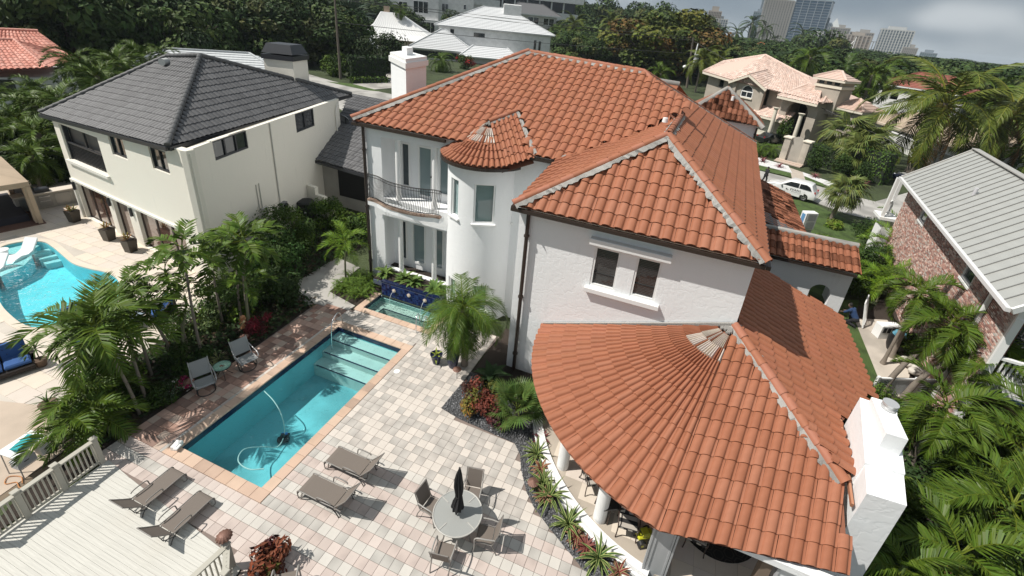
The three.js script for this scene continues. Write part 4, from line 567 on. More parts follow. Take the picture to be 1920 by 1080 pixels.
function fanLeaf({ r = 0.7, n = 26, pet = 0.7, col = GREEN.palm, spread = 2.7, hang = 0.35, w = 0.07 }) {
  const l = new L(), rc = [col[0] * 1.6 + 0.02, col[1] * 1.4, col[2] * 1.2]; const c = V(pet, 0, 0);
  l.quad(V(0, 0, -0.014), V(0, 0, 0.014), V(pet, 0, 0.012), V(pet, 0, -0.012), rc); l.quad(V(0, -0.012, 0), V(0, 0.012, 0), V(pet, 0.01, 0), V(pet, -0.01, 0), rc);
  for (let i = 0; i < n; i++) { const a = (i / (n - 1) - 0.5) * 2 * spread * 0.92, ca = Math.cos(a), sa = Math.sin(a), rad = r * (0.78 + 0.22 * ca) * rr(0.93, 1.05), up = 0.25 * Math.abs(sa), d = V(ca, up - 0.1, sa), side = V(-sa, 0, ca); const col2 = tint(col, 0.8, 1.25);
    const m = c.clone().addScaledVector(d, rad * 0.55), e = c.clone().addScaledVector(d, rad); e.y -= hang * rad * rr(0.5, 1.2); const ww = 2 * rad * 0.55 * Math.tan(spread * 0.92 / (n - 1)) * 1.02;
    l.tri(c, m.clone().addScaledVector(side, -ww / 2).add(V(0, 0.012 * (i % 2), 0)), m.clone().addScaledVector(side, ww / 2).add(V(0, 0.012 * ((i + 1) % 2), 0)), col2); l.quad(m.clone().addScaledVector(side, -ww / 2), m.clone().addScaledVector(side, ww / 2), e.clone().addScaledVector(side, ww * 0.06), e.clone().addScaledVector(side, -ww * 0.06), col2); }
  return l.geo();
}
function strapLeaf({ len = 0.5, w = 0.05, rise = 1.0, droop = 1.5, col = GREEN.palm, edge }) {
  const l = new L(), st = 6; let p = V(0, 0, 0), ang = rise; const half = (t) => w / 2 * Math.sin(Math.PI * Math.min(1, 0.25 + 0.78 * t));
  for (let i = 0; i < st; i++) { const q = p.clone().add(V(Math.cos(ang), Math.sin(ang), 0).multiplyScalar(len / st)), a = half(i / st), b = half((i + 1) / st), vee = 0.25; const P = (c, s, k) => V(c.x, c.y + Math.abs(k) * vee, s * k);
    for (const s of [-1, 1]) { if (edge) { l.quad(P(p, s, 0), P(p, s, a * 0.6), P(q, s, b * 0.6), P(q, s, 0), col); l.quad(P(p, s, a * 0.6), P(p, s, a), P(q, s, b), P(q, s, b * 0.6), edge); } else l.quad(P(p, s, 0), P(p, s, a), P(q, s, b), P(q, s, 0), col); }
    p = q; ang -= droop / st; }
  return l.geo();
}
const merged = (gs) => { const g = mergeGeometries(gs); return g; };
const placed = (g, m) => g.clone().applyMatrix4(m);
// leaves on a lumpy volume; colours by lump, so light and dark clumps follow the geometry
function leafCrown({ rx = 2, ry = 1.5, rz = 2, n = 2500, size = 0.2, cols = [GREEN.dark, GREEN.palm], lumps = 16, lump = 0.42, hollow = 0.55, flat = 0, narrow = 0.55 }) {
  const l = new L(), C = []; for (let i = 0; i < lumps; i++) { const u = rr(-1, 1), a = rr(0, 6.283), r = Math.sqrt(1 - u * u), k = rr(0.45, 0.85); C.push([V(r * Math.cos(a) * rx * k, Math.max(u, flat ? -0.35 : -1) * ry * k, r * Math.sin(a) * rz * k), rr(0.7, 1.25) * lump, pick(cols), rr(0.75, 1.25)]); }
  for (let i = 0; i < n; i++) {
    const [c, k, col, br] = pick(C), u = rr(-1, 1), a = rr(0, 6.283), r = Math.sqrt(1 - u * u), d = V(r * Math.cos(a), u, r * Math.sin(a)), rad = Math.pow(rr(hollow * hollow, 1), 0.5), p = V(c.x + d.x * rx * k * rad, c.y + d.y * ry * k * rad, c.z + d.z * rz * k * rad);
    const nrm = d.clone().add(V(rr(-0.7, 0.7), rr(-0.2, 0.9), rr(-0.7, 0.7))).normalize(), t = V(rr(-1, 1), rr(-0.8, 0.3), rr(-1, 1)).cross(nrm).normalize(), b = nrm.clone().cross(t), s = size * rr(0.6, 1.3), cc = tint([col[0] * br, col[1] * br, col[2] * br], 0.7, 1.35);
    const tip = p.clone().addScaledVector(t, s * 0.9).addScaledVector(nrm, -s * 0.2), m = p.clone().addScaledVector(t, s * 0.35), w = s * narrow * 0.5;
    l.tri(p, m.clone().addScaledVector(b, w), tip, cc); l.tri(p, tip, m.clone().addScaledVector(b, -w), cc);
  }
  return l.geo();
}
function mesh(name, g, mat, parent) { const o = new THREE.Mesh(g, mat); o.name = name; o.castShadow = o.receiveShadow = true; parent.add(o); return o; }
// put leaves round a crown: rise from upright to hanging, golden-angle turns
function putCrown(parent, geos, mat, n, top, r0, r1, opt = {}) {
  for (let i = 0; i < n; i++) {
    const t = (i + 0.5) / n, g = pick(geos), o = mesh(opt.name ?? 'frond', g, t > (opt.dry ?? 2) ? mDry : mat, parent); o.position.copy(top); o.position.y -= t * (opt.drop ?? 0.15);
    o.rotation.order = 'YZX'; o.rotation.set(rr(-0.25, 0.25), i * 2.39996 + rr(-0.25, 0.25) + (opt.wind ? -Math.sin(i * 2.39996 - opt.wind) * 0.35 : 0), r0 + (r1 - r0) * Math.pow(t, opt.pow ?? 0.9) + rr(-0.08, 0.08)); o.scale.setScalar((opt.scale ?? 1) * rr(0.85, 1.1));
  }
}
function trunkTo(parent, x, z, h, r0, r1, lean = [0, 0], mat = mTrunk, name = 'trunk', bulge = 0) {
  const pts = []; for (let i = 0; i <= 8; i++) { const t = i / 8; pts.push(V(x + lean[0] * t * t, h * t, z + lean[1] * t * t)); }
  const c = new THREE.CatmullRomCurve3(pts), fr = c.computeFrenetFrames(16), l = [], N = 10, ring = (i) => { const t = i / 16, p = c.getPoint(t), r = (r0 + (r1 - r0) * t) * (1 + 0.05 * Math.sin(i * 2.1)) + bulge * Math.exp(-t * 14); return Array.from({ length: N }, (_, k) => V(p.x + r * Math.cos(k / N * 6.283), p.y, p.z + r * Math.sin(k / N * 6.283))); };
  for (let i = 0; i < 16; i++) { const a = ring(i), b = ring(i + 1); for (let k = 0; k < N; k++) { const j = (k + 1) % N; l.push(a[k], b[k], b[j], a[k], b[j], a[j]); } }
  const b = new B(); b.add(triGeo(l)); b.mesh(name, mat, parent, 1.2); return pts[8];
}
reseed(2024);
const F = {
  mac: [0, 1, 2].map(() => frond({ len: 1.55, n: 11, leaf: 0.52, w: 0.135, droop: 1.5, vee: 0.3, hang: 0.45, col: GREEN.palm, forward: 0.35, petiole: 0.22 })),
  areca: [0, 1, 2].map(() => frond({ len: 1.7, n: 26, leaf: 0.5, w: 0.045, droop: 1.5, vee: 0.45, hang: 0.45, col: GREEN.fresh })),
  broad: [0, 1, 2].map(() => frond({ len: 1.6, n: 24, leaf: 0.56, w: 0.068, droop: 1.75, vee: 0.35, hang: 0.55, col: [0.062, 0.105, 0.012], rachis: 0.02 })),
  pygmy: [0, 1, 2].map(() => frond({ len: 1.5, n: 54, leaf: 0.34, w: 0.02, droop: 2.3, vee: 0.15, hang: 0.5, col: [0.062, 0.11, 0.014], petiole: 0.1 })),
  coco: [0, 1, 2].map(() => frond({ len: 5.2, n: 58, leaf: 1.15, w: 0.085, droop: 1.9, vee: -0.05, hang: 0.95, col: GREEN.coco, rachis: 0.06, petiole: 0.12 })),
  cocoDry: [frond({ len: 4.6, n: 40, leaf: 0.9, w: 0.08, droop: 0.8, vee: -0.2, hang: 1.4, col: GREEN.dry, rachis: 0.06 })],
  ado: [0, 1, 2].map(() => frond({ len: 2.0, n: 42, leaf: 0.60, w: 0.058, droop: 2.0, vee: 0.5, hang: 0.55, col: [0.06, 0.10, 0.011], rachis: 0.025 })),
  adoDry: [frond({ len: 1.9, n: 22, leaf: 0.45, w: 0.05, droop: 0.6, vee: -0.2, hang: 1.2, col: GREEN.dry, rachis: 0.025 })],
  royal: [0, 1].map(() => frond({ len: 3.4, n: 26, leaf: 0.8, w: 0.12, droop: 1.9, vee: 0.1, hang: 0.8, col: GREEN.dark, rachis: 0.05 })),
  fan: [0, 1].map(() => fanLeaf({ r: 0.62, n: 30, pet: 0.6, col: [0.075, 0.125, 0.03], spread: 2.55, hang: 0.15 })),
  fan2: [0, 1].map(() => fanLeaf({ r: 0.95, n: 24, pet: 0.9, col: [0.105, 0.135, 0.035], spread: 2.3, hang: 0.7 })),
  bism: [0, 1].map(() => fanLeaf({ r: 1.2, n: 20, pet: 1.0, col: GREEN.blue, spread: 2.4, hang: 0.3 })),
};
// ================================================================== planting round the villa
function clusterPalm(label, stems, kind, group) {                   // several thin stems, each with its own crown
  const [x0, z0] = stems[0], t = thing('palm_tree', label, 'palm tree', [x0, 0, z0], 0, group);
  for (const [x, z, h, lx, lz, n, sc] of stems) { const top = trunkTo(t, x - x0, z - z0, h, 0.055, 0.04, [lx, lz], h > 2.5 ? mTrunk : mTrunkG); const cr = sub(t, 'crown'); const sh = new B(); sh.rod(top.clone().add(V(0, -0.05, 0)), top.clone().add(V(0, 0.4, 0)), 0.06, 0.045); sh.mesh('crown_shaft', M('crown_shaft', 0.13, 0.19, 0.05, { rough: 0.5 }), cr); putCrown(cr, F[kind], mPalm, n, top.clone().add(V(0, 0.38, 0)), 1.25, -0.25, { scale: sc, drop: 0.25 }); }
  return t;
}
reseed(31);
clusterPalm('tallest slender palm of the hedge between the two pools, one thin grey stem', [[-16.8, -9.8, 4.6, -0.1, -0.3, 10, 1.05]], 'mac');
clusterPalm('clump of three slender palms against the grey house wall shrubs', [[-16.6, -11.9, 4.2, 0.15, -0.3, 10, 1.05], [-16.9, -12.1, 3.4, -0.5, -0.6, 9, 0.95], [-16.4, -11.7, 2.5, 0.4, 0.1, 8, 0.85]], 'mac');
clusterPalm('leaning palms with thin stems crossing in front of the turquoise pool', [[-17.4, -9.7, 3.4, -0.5, -0.2, 10, 1], [-17.6, -9.2, 2.9, -0.9, 0.3, 9, 0.95], [-17.2, -9.4, 2.3, -0.1, -0.6, 8, 0.85]], 'mac');
clusterPalm('broad leaning palm with the largest crown, nearest the patio loungers', [[-16.0, -6.9, 3.3, -0.6, 0.1, 15, 1.3], [-16.2, -7.3, 2.7, -1.0, -0.5, 13, 1.2]], 'broad');
clusterPalm('low bushy areca clump beside the white deck rail corner', [[-16.0, -6.0, 0.6, -0.2, 0.1, 9, 1.05], [-16.5, -6.3, 0.8, -0.5, 0.2, 9, 1.1], [-16.3, -5.6, 0.5, 0, 0.3, 8, 0.95], [-17.0, -6.6, 0.7, -0.3, 0, 8, 1]], 'broad');
clusterPalm('short round-headed palm in the fern bed by the concrete path', [[-16.0, -17.3, 1.9, 0.05, -0.1, 15, 0.85]], 'areca');
clusterPalm('medium palm with pale lower fronds behind the blue wicker chairs', [[-18.4, -8.4, 2.6, -0.3, 0.2, 11, 1], [-18.2, -7.7, 1.9, -0.4, 0.4, 9, 0.9]], 'broad');
{ // pygmy date palm in front of the turret
  const t = thing('palm_tree', 'feathery pygmy date palm arching in front of the round turret', 'palm tree', [-7.05, 0, -14.15]); const top = trunkTo(t, 0, 0, 3.0, 0.15, 0.12, [-0.1, 0.1], mTrunk); const cr = sub(t, 'crown'); putCrown(cr, F.pygmy, mPalm, 58, top, 1.1, -0.8, { scale: 1.55, drop: 0.4 });
  const f = thing('fan_palm', 'spiky fan palm at the corner of the veranda roof', 'palm', [-3.95, 0, -12.55]); trunkTo(f, 0, 0, 0.35, 0.12, 0.1, [0, 0], mTrunk); putCrown(sub(f, 'crown'), F.fan, mPalm, 17, V(0, 0.45, 0), 1.3, 0.05, { scale: 1.12, name: 'leaf' });
}
// strap-leaved rosettes along the gravel bed
function rosette(name, label, x, z, n, len, w, col, edge, rise = [1.35, 0.15], group) { const t = thing(name, label, 'plant', [x, 0, z], rr(0, 6), group); const gs = [0, 1, 2].map(() => strapLeaf({ len: len * rr(0.9, 1.1), w, rise: 0, droop: rr(0.9, 1.5), col: tint(col, 0.9, 1.1), edge })); putCrown(t, gs, mLeaf, n, V(0, 0.06, 0), rise[0], rise[1], { name: 'leaf', drop: 0 }); return t; }
const YEDGE = [0.30, 0.34, 0.12];
[[-2.65, -11.2, 1.0, 'first striped dracaena from the fan palm along the gravel bed'], [-2.1, -10.3, 0.8, 'striped dracaena between the two upper red bromeliad groups'], [-1.75, -9.95, 1.05, 'striped dracaena beside the copper path light'], [-0.95, -9.32, 1.1, 'striped dracaena in front of the second veranda column'], [0.12, -8.75, 1.15, 'last striped dracaena of the bed, below the storm shutter']].forEach(([x, z, s, l]) => rosette('striped_plant', l, x, z, 24, 0.72 * s, 0.085, [0.045, 0.085, 0.02], YEDGE));
[[-2.35, -10.75, 'upper red bromeliad beside the veranda kerb'], [-2.7, -11.9, 'dark red bromeliad tucked under the fan palm'], [-1.95, -9.85, 'pink and cream bromeliad below the copper path light'], [-0.62, -9.05, 'large red and cream bromeliad in the middle of the gravel bed'], [-0.28, -8.9, 'small red bromeliad touching the middle gravel bromeliad'], [0.75, -8.62, 'dark red bromeliad by the white rock at the shutter foot']].forEach(([x, z, l], i) => rosette('bromeliad', l, x, z, 26, 0.42, 0.075, i % 2 ? [0.15, 0.03, 0.035] : [0.17, 0.055, 0.045], i % 3 === 1 ? undefined : [0.30, 0.25, 0.12], [1.2, 0.1]));
function shrub(name, label, x, y, z, o, mat = mLeaf, group) { const t = thing(name, label, 'shrub', [x, 0, z], rr(0, 6), group); const b = new B(); for (let i = 0; i < 5; i++) b.rod(V(0, 0, 0), V(rr(-0.5, 0.5) * o.rx, y * rr(0.6, 1), rr(-0.5, 0.5) * o.rz), 0.025, 0.012, 5); b.mesh('stem', mBark, t); const m = mesh('foliage', leafCrown(o), mat, t); m.position.y = y; return t; }
reseed(88);
shrub('croton', 'rounded croton bush with red and yellow leaves in the gravel corner', -5.45, 0.55, -12.35, { rx: 0.85, ry: 0.6, rz: 0.75, n: 2600, size: 0.13, cols: [[0.16, 0.045, 0.03], [0.22, 0.13, 0.03], [0.09, 0.04, 0.03], [0.10, 0.10, 0.02]], lumps: 18, narrow: 0.5 });
shrub('croton', 'dark red croton low under the downpipe', -4.55, 0.4, -11.95, { rx: 0.6, ry: 0.45, rz: 0.5, n: 1200, size: 0.13, cols: [[0.10, 0.03, 0.03], [0.07, 0.03, 0.03]], lumps: 12 });
{ const t = thing('broadleaf_plant', 'dark broad-leaved philodendron at the foot of the bronze downpipe', 'plant', [-5.6, 0, -13.7]); putCrown(t, [0, 1].map(() => strapLeaf({ len: 0.95, w: 0.36, rise: 0, droop: 1.3, col: [0.03, 0.06, 0.02] })), mLeaf, 16, V(0, 0.3, 0), 1.2, 0.15, { name: 'leaf' }); }
// gravel over the bed
{ const G = [[-6.72, -11.65], [-5.9, -11.5], [-4.4, -11.42], [-3.55, -11.38], [-3.2, -11.03], [-2.95, -10.5], [-2.5, -9.84], [-2.1, -9.45], [-1.45, -9.03], [-0.8, -8.66], [-0.2, -8.33], [0.9, -8.1], [1.2, -8.7], [0.2, -8.95], [-0.9, -9.55], [-1.8, -10.3], [-2.4, -11.2], [-2.9, -12.3], [-4, -12.9], [-6.3, -13.9], [-6.6, -13.9]];
  const bed = struct(new B().sheet(G, 0.022), 'gravel_bed', M('gravel', 0.085, 0.087, 0.092, { bump: T.grit, bs: 0.04, rough: 0.95 })); const g = new THREE.DodecahedronGeometry(0.028, 0); const ms = [], cs = []; reseed(9);
  for (let i = 0; i < 24000; i++) { const x = rr(-6.7, 1.2), z = rr(-13.9, -8.1); if (!inPoly(x, z, G)) continue; const m = new THREE.Matrix4().compose(V(x, rr(0.02, 0.05), z), new THREE.Quaternion().setFromEuler(new THREE.Euler(rr(0, 6), rr(0, 6), rr(0, 6))), V(rr(0.5, 1.3), rr(0.35, 0.8), rr(0.5, 1.3))); ms.push(m); const v = rr(0.05, 0.2) + (rnd() < 0.04 ? 0.25 : 0); cs.push(new THREE.Color().setRGB(v, v * 1.01, v * 1.05)); }
  inst(g, M('gravel_stone', 1, 1, 1, { rough: 0.8 }), ms, cs, 'gravel_stones', bed);
  const rk = thing('rock', 'white rounded rock at the end of the gravel bed', 'rock', [0.95, 0.05, -8.5]); const rg = new THREE.IcosahedronGeometry(0.17, 2), p = rg.attributes.position; for (let i = 0; i < p.count; i++) { const v = V(p.getX(i), p.getY(i), p.getZ(i)); v.multiplyScalar(0.8 + 0.35 * fbm(v.x * 6 + 9, v.y * 6 + v.z * 5 + 9, 64, 2, 4)); p.setXYZ(i, v.x, v.y * 0.8, v.z); } rg.computeVertexNormals(); mesh('stone', rg, M('white_rock', 0.66, 0.65, 0.62, { rough: 0.9 }), rk);
}
// shrubs and ground cover of the left bed
reseed(140);
const big = (l, x, z, y, r, h, n, cols, size = 0.16) => shrub('shrub', l, x, y, z, { rx: r, ry: h, rz: r * 0.9, n, size, cols, lumps: 18, lump: 0.45 });
big('tall glossy shrub under the pipes of the grey house wall', -20.6, -18.4, 1.6, 1.8, 1.5, 5200, [GREEN.dark, GREEN.palm]);
big('dense dark shrub between the palm clump and the grey house', -18.9, -15.6, 1.4, 1.7, 1.4, 5200, [GREEN.dark, [0.04, 0.09, 0.02]]);
big('shrub beside the air conditioner under the stepped wall', -21.0, -21.6, 1.1, 1.3, 1.1, 3000, [GREEN.dark, GREEN.palm]);
big('low round shrub behind the villa downpipe', -18.4, -20.8, 1.0, 1.4, 1.0, 3200, [GREEN.palm, GREEN.dark]);
big('wide shrub over the terrace edge behind the flower ornament', -18.3, -12.6, 0.9, 1.5, 1.0, 4200, [GREEN.dark, GREEN.palm, [0.06, 0.10, 0.03]]);
big('pale variegated shrub along the terrace edge', -18.3, -10.6, 0.6, 1.1, 0.7, 2600, [[0.09, 0.13, 0.05], GREEN.palm], 0.11);
big('dark shrub under the thin palm stems', -17.0, -14.0, 0.9, 1.1, 0.9, 3000, [GREEN.dark, [0.03, 0.055, 0.015]]);
clusterPalm('pair of slim palms rising behind the metal flower ornament', [[-17.9, -11.6, 3.0, -0.2, -0.2, 11, 1], [-17.5, -12.2, 3.7, 0.1, -0.4, 10, 1.05]], 'mac'); clusterPalm('slim palms at the terrace side of the broad leaning palm', [[-17.9, -7.6, 2.4, -0.3, 0.2, 11, 1], [-17.3, -8.2, 3.0, -0.3, -0.2, 10, 1]], 'mac');
big('low dark shrub behind the garden rockers', -16.9, -9.2, 0.5, 1.0, 0.55, 2200, [GREEN.dark, [0.025, 0.05, 0.015]], 0.12);
big('leafy shrub behind the broad leaning palm', -17.6, -7.0, 0.8, 1.1, 0.8, 2600, [GREEN.dark, GREEN.palm]);
big('low shrub in the bed beside the patio corner', -15.9, -7.6, 0.35, 0.7, 0.4, 1500, [GREEN.dark, [0.03, 0.05, 0.02]], 0.11);
shrub('flowering_shrub', 'small shrub with magenta and white flowers by the pink pavers', -15.75, 0.3, -8.15, { rx: 0.5, ry: 0.3, rz: 0.5, n: 700, size: 0.09, cols: [[0.05, 0.06, 0.02], [0.35, 0.02, 0.10], [0.6, 0.6, 0.55], [0.10, 0.02, 0.02]], lumps: 14 });
shrub('ti_plant', 'dark red leafed plants at the edge of the red pavers', -16.1, 0.45, -12.0, { rx: 0.5, ry: 0.45, rz: 0.8, n: 600, size: 0.22, cols: [[0.16, 0.02, 0.03], [0.09, 0.02, 0.02], [0.04, 0.05, 0.02]], lumps: 12, narrow: 0.3 });
[[-15.7, -9.5, 'variegated spider plant behind the round mosaic table'], [-16.0, -9.9, 'second spider plant under the cross-stemmed palms']].forEach(([x, z, l]) => rosette('spider_plant', l, x, z, 30, 0.55, 0.035, [0.10, 0.14, 0.04], [0.42, 0.42, 0.2]));
{ const t = thing('fern_bed', 'mass of bright green sword ferns filling the bed beside the spa', 'ferns', [-14.8, 0, -16.9]); t.userData.kind = 'stuff'; const gs = []; for (let i = 0; i < 260; i++) { const f = frond({ len: rr(0.6, 0.95), n: 14, leaf: 0.13, w: 0.04, droop: 1.6, vee: 0.1, hang: 0.2, col: [0.075, 0.14, 0.02], segs: 1 }); const a = rr(0, 6.283), x = rr(-0.9, 0.85), z = rr(-0.85, 0.95) ; gs.push(placed(f, mat4(x - (z < -0.2 ? 0.2 : 0), 0.1, z, a, 0, rr(0.5, 1.2)))); } mesh('fronds', merged(gs), mLeaf, t); }
{ const sp = [[-13.75, -17.75, 'agave at the left end of the blue tiled planter'], [-12.55, -17.8, 'first of the middle agaves in the blue tiled planter'], [-11.95, -17.7, 'second middle agave spilling over the blue tiles'], [-10.65, -17.65, 'agave at the turret end of the blue tiled planter']]; for (const [x, z, l] of sp) { const t = rosette('agave', l, x, z, 30, 0.75, 0.22, [0.10, 0.165, 0.04], undefined, [1.3, -0.1]); t.position.y = 0.65; } }
{ const t = thing('ground_cover', 'low leafy ground cover filling the bed under the slender palms', 'ground cover', [0, 0, 0]); t.userData.kind = 'stuff'; reseed(61); const l = new L(); const P = [[-19.4, -13.9], [-19.1, -9], [-18, -6.2], [-16.6, -5.3], [-15.6, -5.4], [-15.6, -14.8], [-17.7, -15.2], [-18, -22], [-23, -23]]; for (let i = 0; i < 16000; i++) { const x = rr(-23, -15.6), z = rr(-23, -5.3); if (!inPoly(x, z, P)) continue; const s = rr(0.07, 0.16), a = rr(0, 6.28), p = V(x, rr(0.02, 0.22) * (0.4 + 1.4 * fbm(x + 60, z + 60, 512, 2, 3)), z), c = tint(rnd() < 0.25 ? [0.05, 0.035, 0.02] : [0.03, 0.055, 0.018]); const d = V(Math.cos(a) * s, rr(-0.03, 0.06), Math.sin(a) * s), q = V(-Math.sin(a) * s * 0.35, rr(-0.02, 0.05), Math.cos(a) * s * 0.35); l.tri(p, p.clone().add(d).add(q), p.clone().addScaledVector(d, 2), c); l.tri(p, p.clone().addScaledVector(d, 2), p.clone().add(d).sub(q), c); } mesh('leaves', l.geo(), mLeaf, t); }
// ================================================================== patio furniture
const mSling = M('sling_fabric', 0.185, 0.155, 0.132, { map: T.fabric, rough: 0.85 }), mFrame = M('taupe_frame', 0.20, 0.185, 0.17, { rough: 0.45 }), mDarkMetal = M('dark_metal', 0.03, 0.028, 0.028, { rough: 0.5 });
function slingSheet(pts, w, th = 0.012) { const b = new B(), l = []; for (let i = 0; i + 1 < pts.length; i++) { const [a, c] = [pts[i], pts[i + 1]]; b.hull([V(a[0], a[1], -w / 2), V(c[0], c[1], -w / 2), V(c[0], c[1], w / 2), V(a[0], a[1], w / 2)], [V(a[0], a[1] - th, -w / 2), V(c[0], c[1] - th, -w / 2), V(c[0], c[1] - th, w / 2), V(a[0], a[1] - th, w / 2)]); } return b; }
function makeLounger(label) {                                       // x runs from the foot (0) to the head
  const t = thing('chaise_lounge', label, 'sun lounger', [0, 0, 0], 0), W = 0.64;
  slingSheet([[0.0, 0.2], [0.015, 0.29], [0.06, 0.335], [0.14, 0.35], [0.5, 0.345], [0.9, 0.34], [1.34, 0.35]], W - 0.05).mesh('seat_sling', mSling, t);
  slingSheet([[1.37, 0.36], [1.55, 0.56], [1.72, 0.76], [1.86, 0.94]], W - 0.05).mesh('back_sling', mSling, t);
  for (const s of [-1, 1]) { const z = s * W / 2; new B().tube([V(0.0, 0.19, z), V(0.01, 0.29, z), V(0.06, 0.34, z), V(0.15, 0.355, z), V(0.6, 0.35, z), V(1.0, 0.345, z), V(1.36, 0.36, z), V(1.62, 0.33, z)], 0.019, 40, 7).mesh('side_rail', mFrame, t); new B().tube([V(1.36, 0.36, z), V(1.55, 0.57, z), V(1.72, 0.77, z), V(1.87, 0.96, z)], 0.018, 12, 7).mesh('back_rail', mFrame, t);
    new B().tube([V(0.0, 0.19, z), V(0.02, 0.03, z), V(0.06, 0.0, z), V(0.12, 0.03, z), V(0.2, 0.34, z)], 0.017, 20, 6).mesh('front_leg', mFrame, t); new B().tube([V(1.15, 0.34, z), V(1.42, 0.17, z), V(1.52, 0.0, z)], 0.017, 10, 6).mesh('rear_leg', mDarkMetal, t);
    new B().tube([V(0.78, 0.35, z * 1.06), V(0.8, 0.52, z * 1.14), V(0.86, 0.56, z * 1.15), V(1.25, 0.56, z * 1.15), V(1.32, 0.52, z * 1.13)], 0.02, 24, 6).mesh('arm', mFrame, t); }
  new B().rod(V(1.87, 0.96, -W / 2), V(1.87, 0.96, W / 2), 0.017).mesh('head_bar', mFrame, t); new B().rod(V(0, 0.19, -W / 2), V(0, 0.19, W / 2), 0.017).mesh('foot_bar', mFrame, t); new B().bar(V(1.4, 0.3, -W / 2), V(1.4, 0.3, W / 2), 0.05, 0.03).mesh('cross_bar', M('pale_bar', 0.5, 0.42, 0.36), t);
  for (const s of [-1, 1]) new B().rod(V(1.62, 0.33, s * W * 0.4), V(1.72, 0.74, s * W * 0.42), 0.012).rod(V(1.3, 0.1, s * W * 0.4), V(1.6, 0.33, s * W * 0.4), 0.012).mesh('support_strut', mDarkMetal, t);
  return t;
}
const lo = makeLounger('sun lounger closest to the pool corner steps, head towards the dining table'); lo.position.set(-8.78, 0.02, -8.18);
copy(lo, 'sun lounger beside the dining table, second of the pair on striped pavers', [-8.78, 0.02, -7.08], 0);
copy(lo, 'sun lounger near the deck rail, its back over the deck boards', [-12.47, 0.02, -5.86], -Math.PI / 2, 0.86);
copy(lo, 'sun lounger half on the deck, next to the rounded burgundy shrub', [-11.04, 0.02, -5.66], -Math.PI / 2, 0.86);
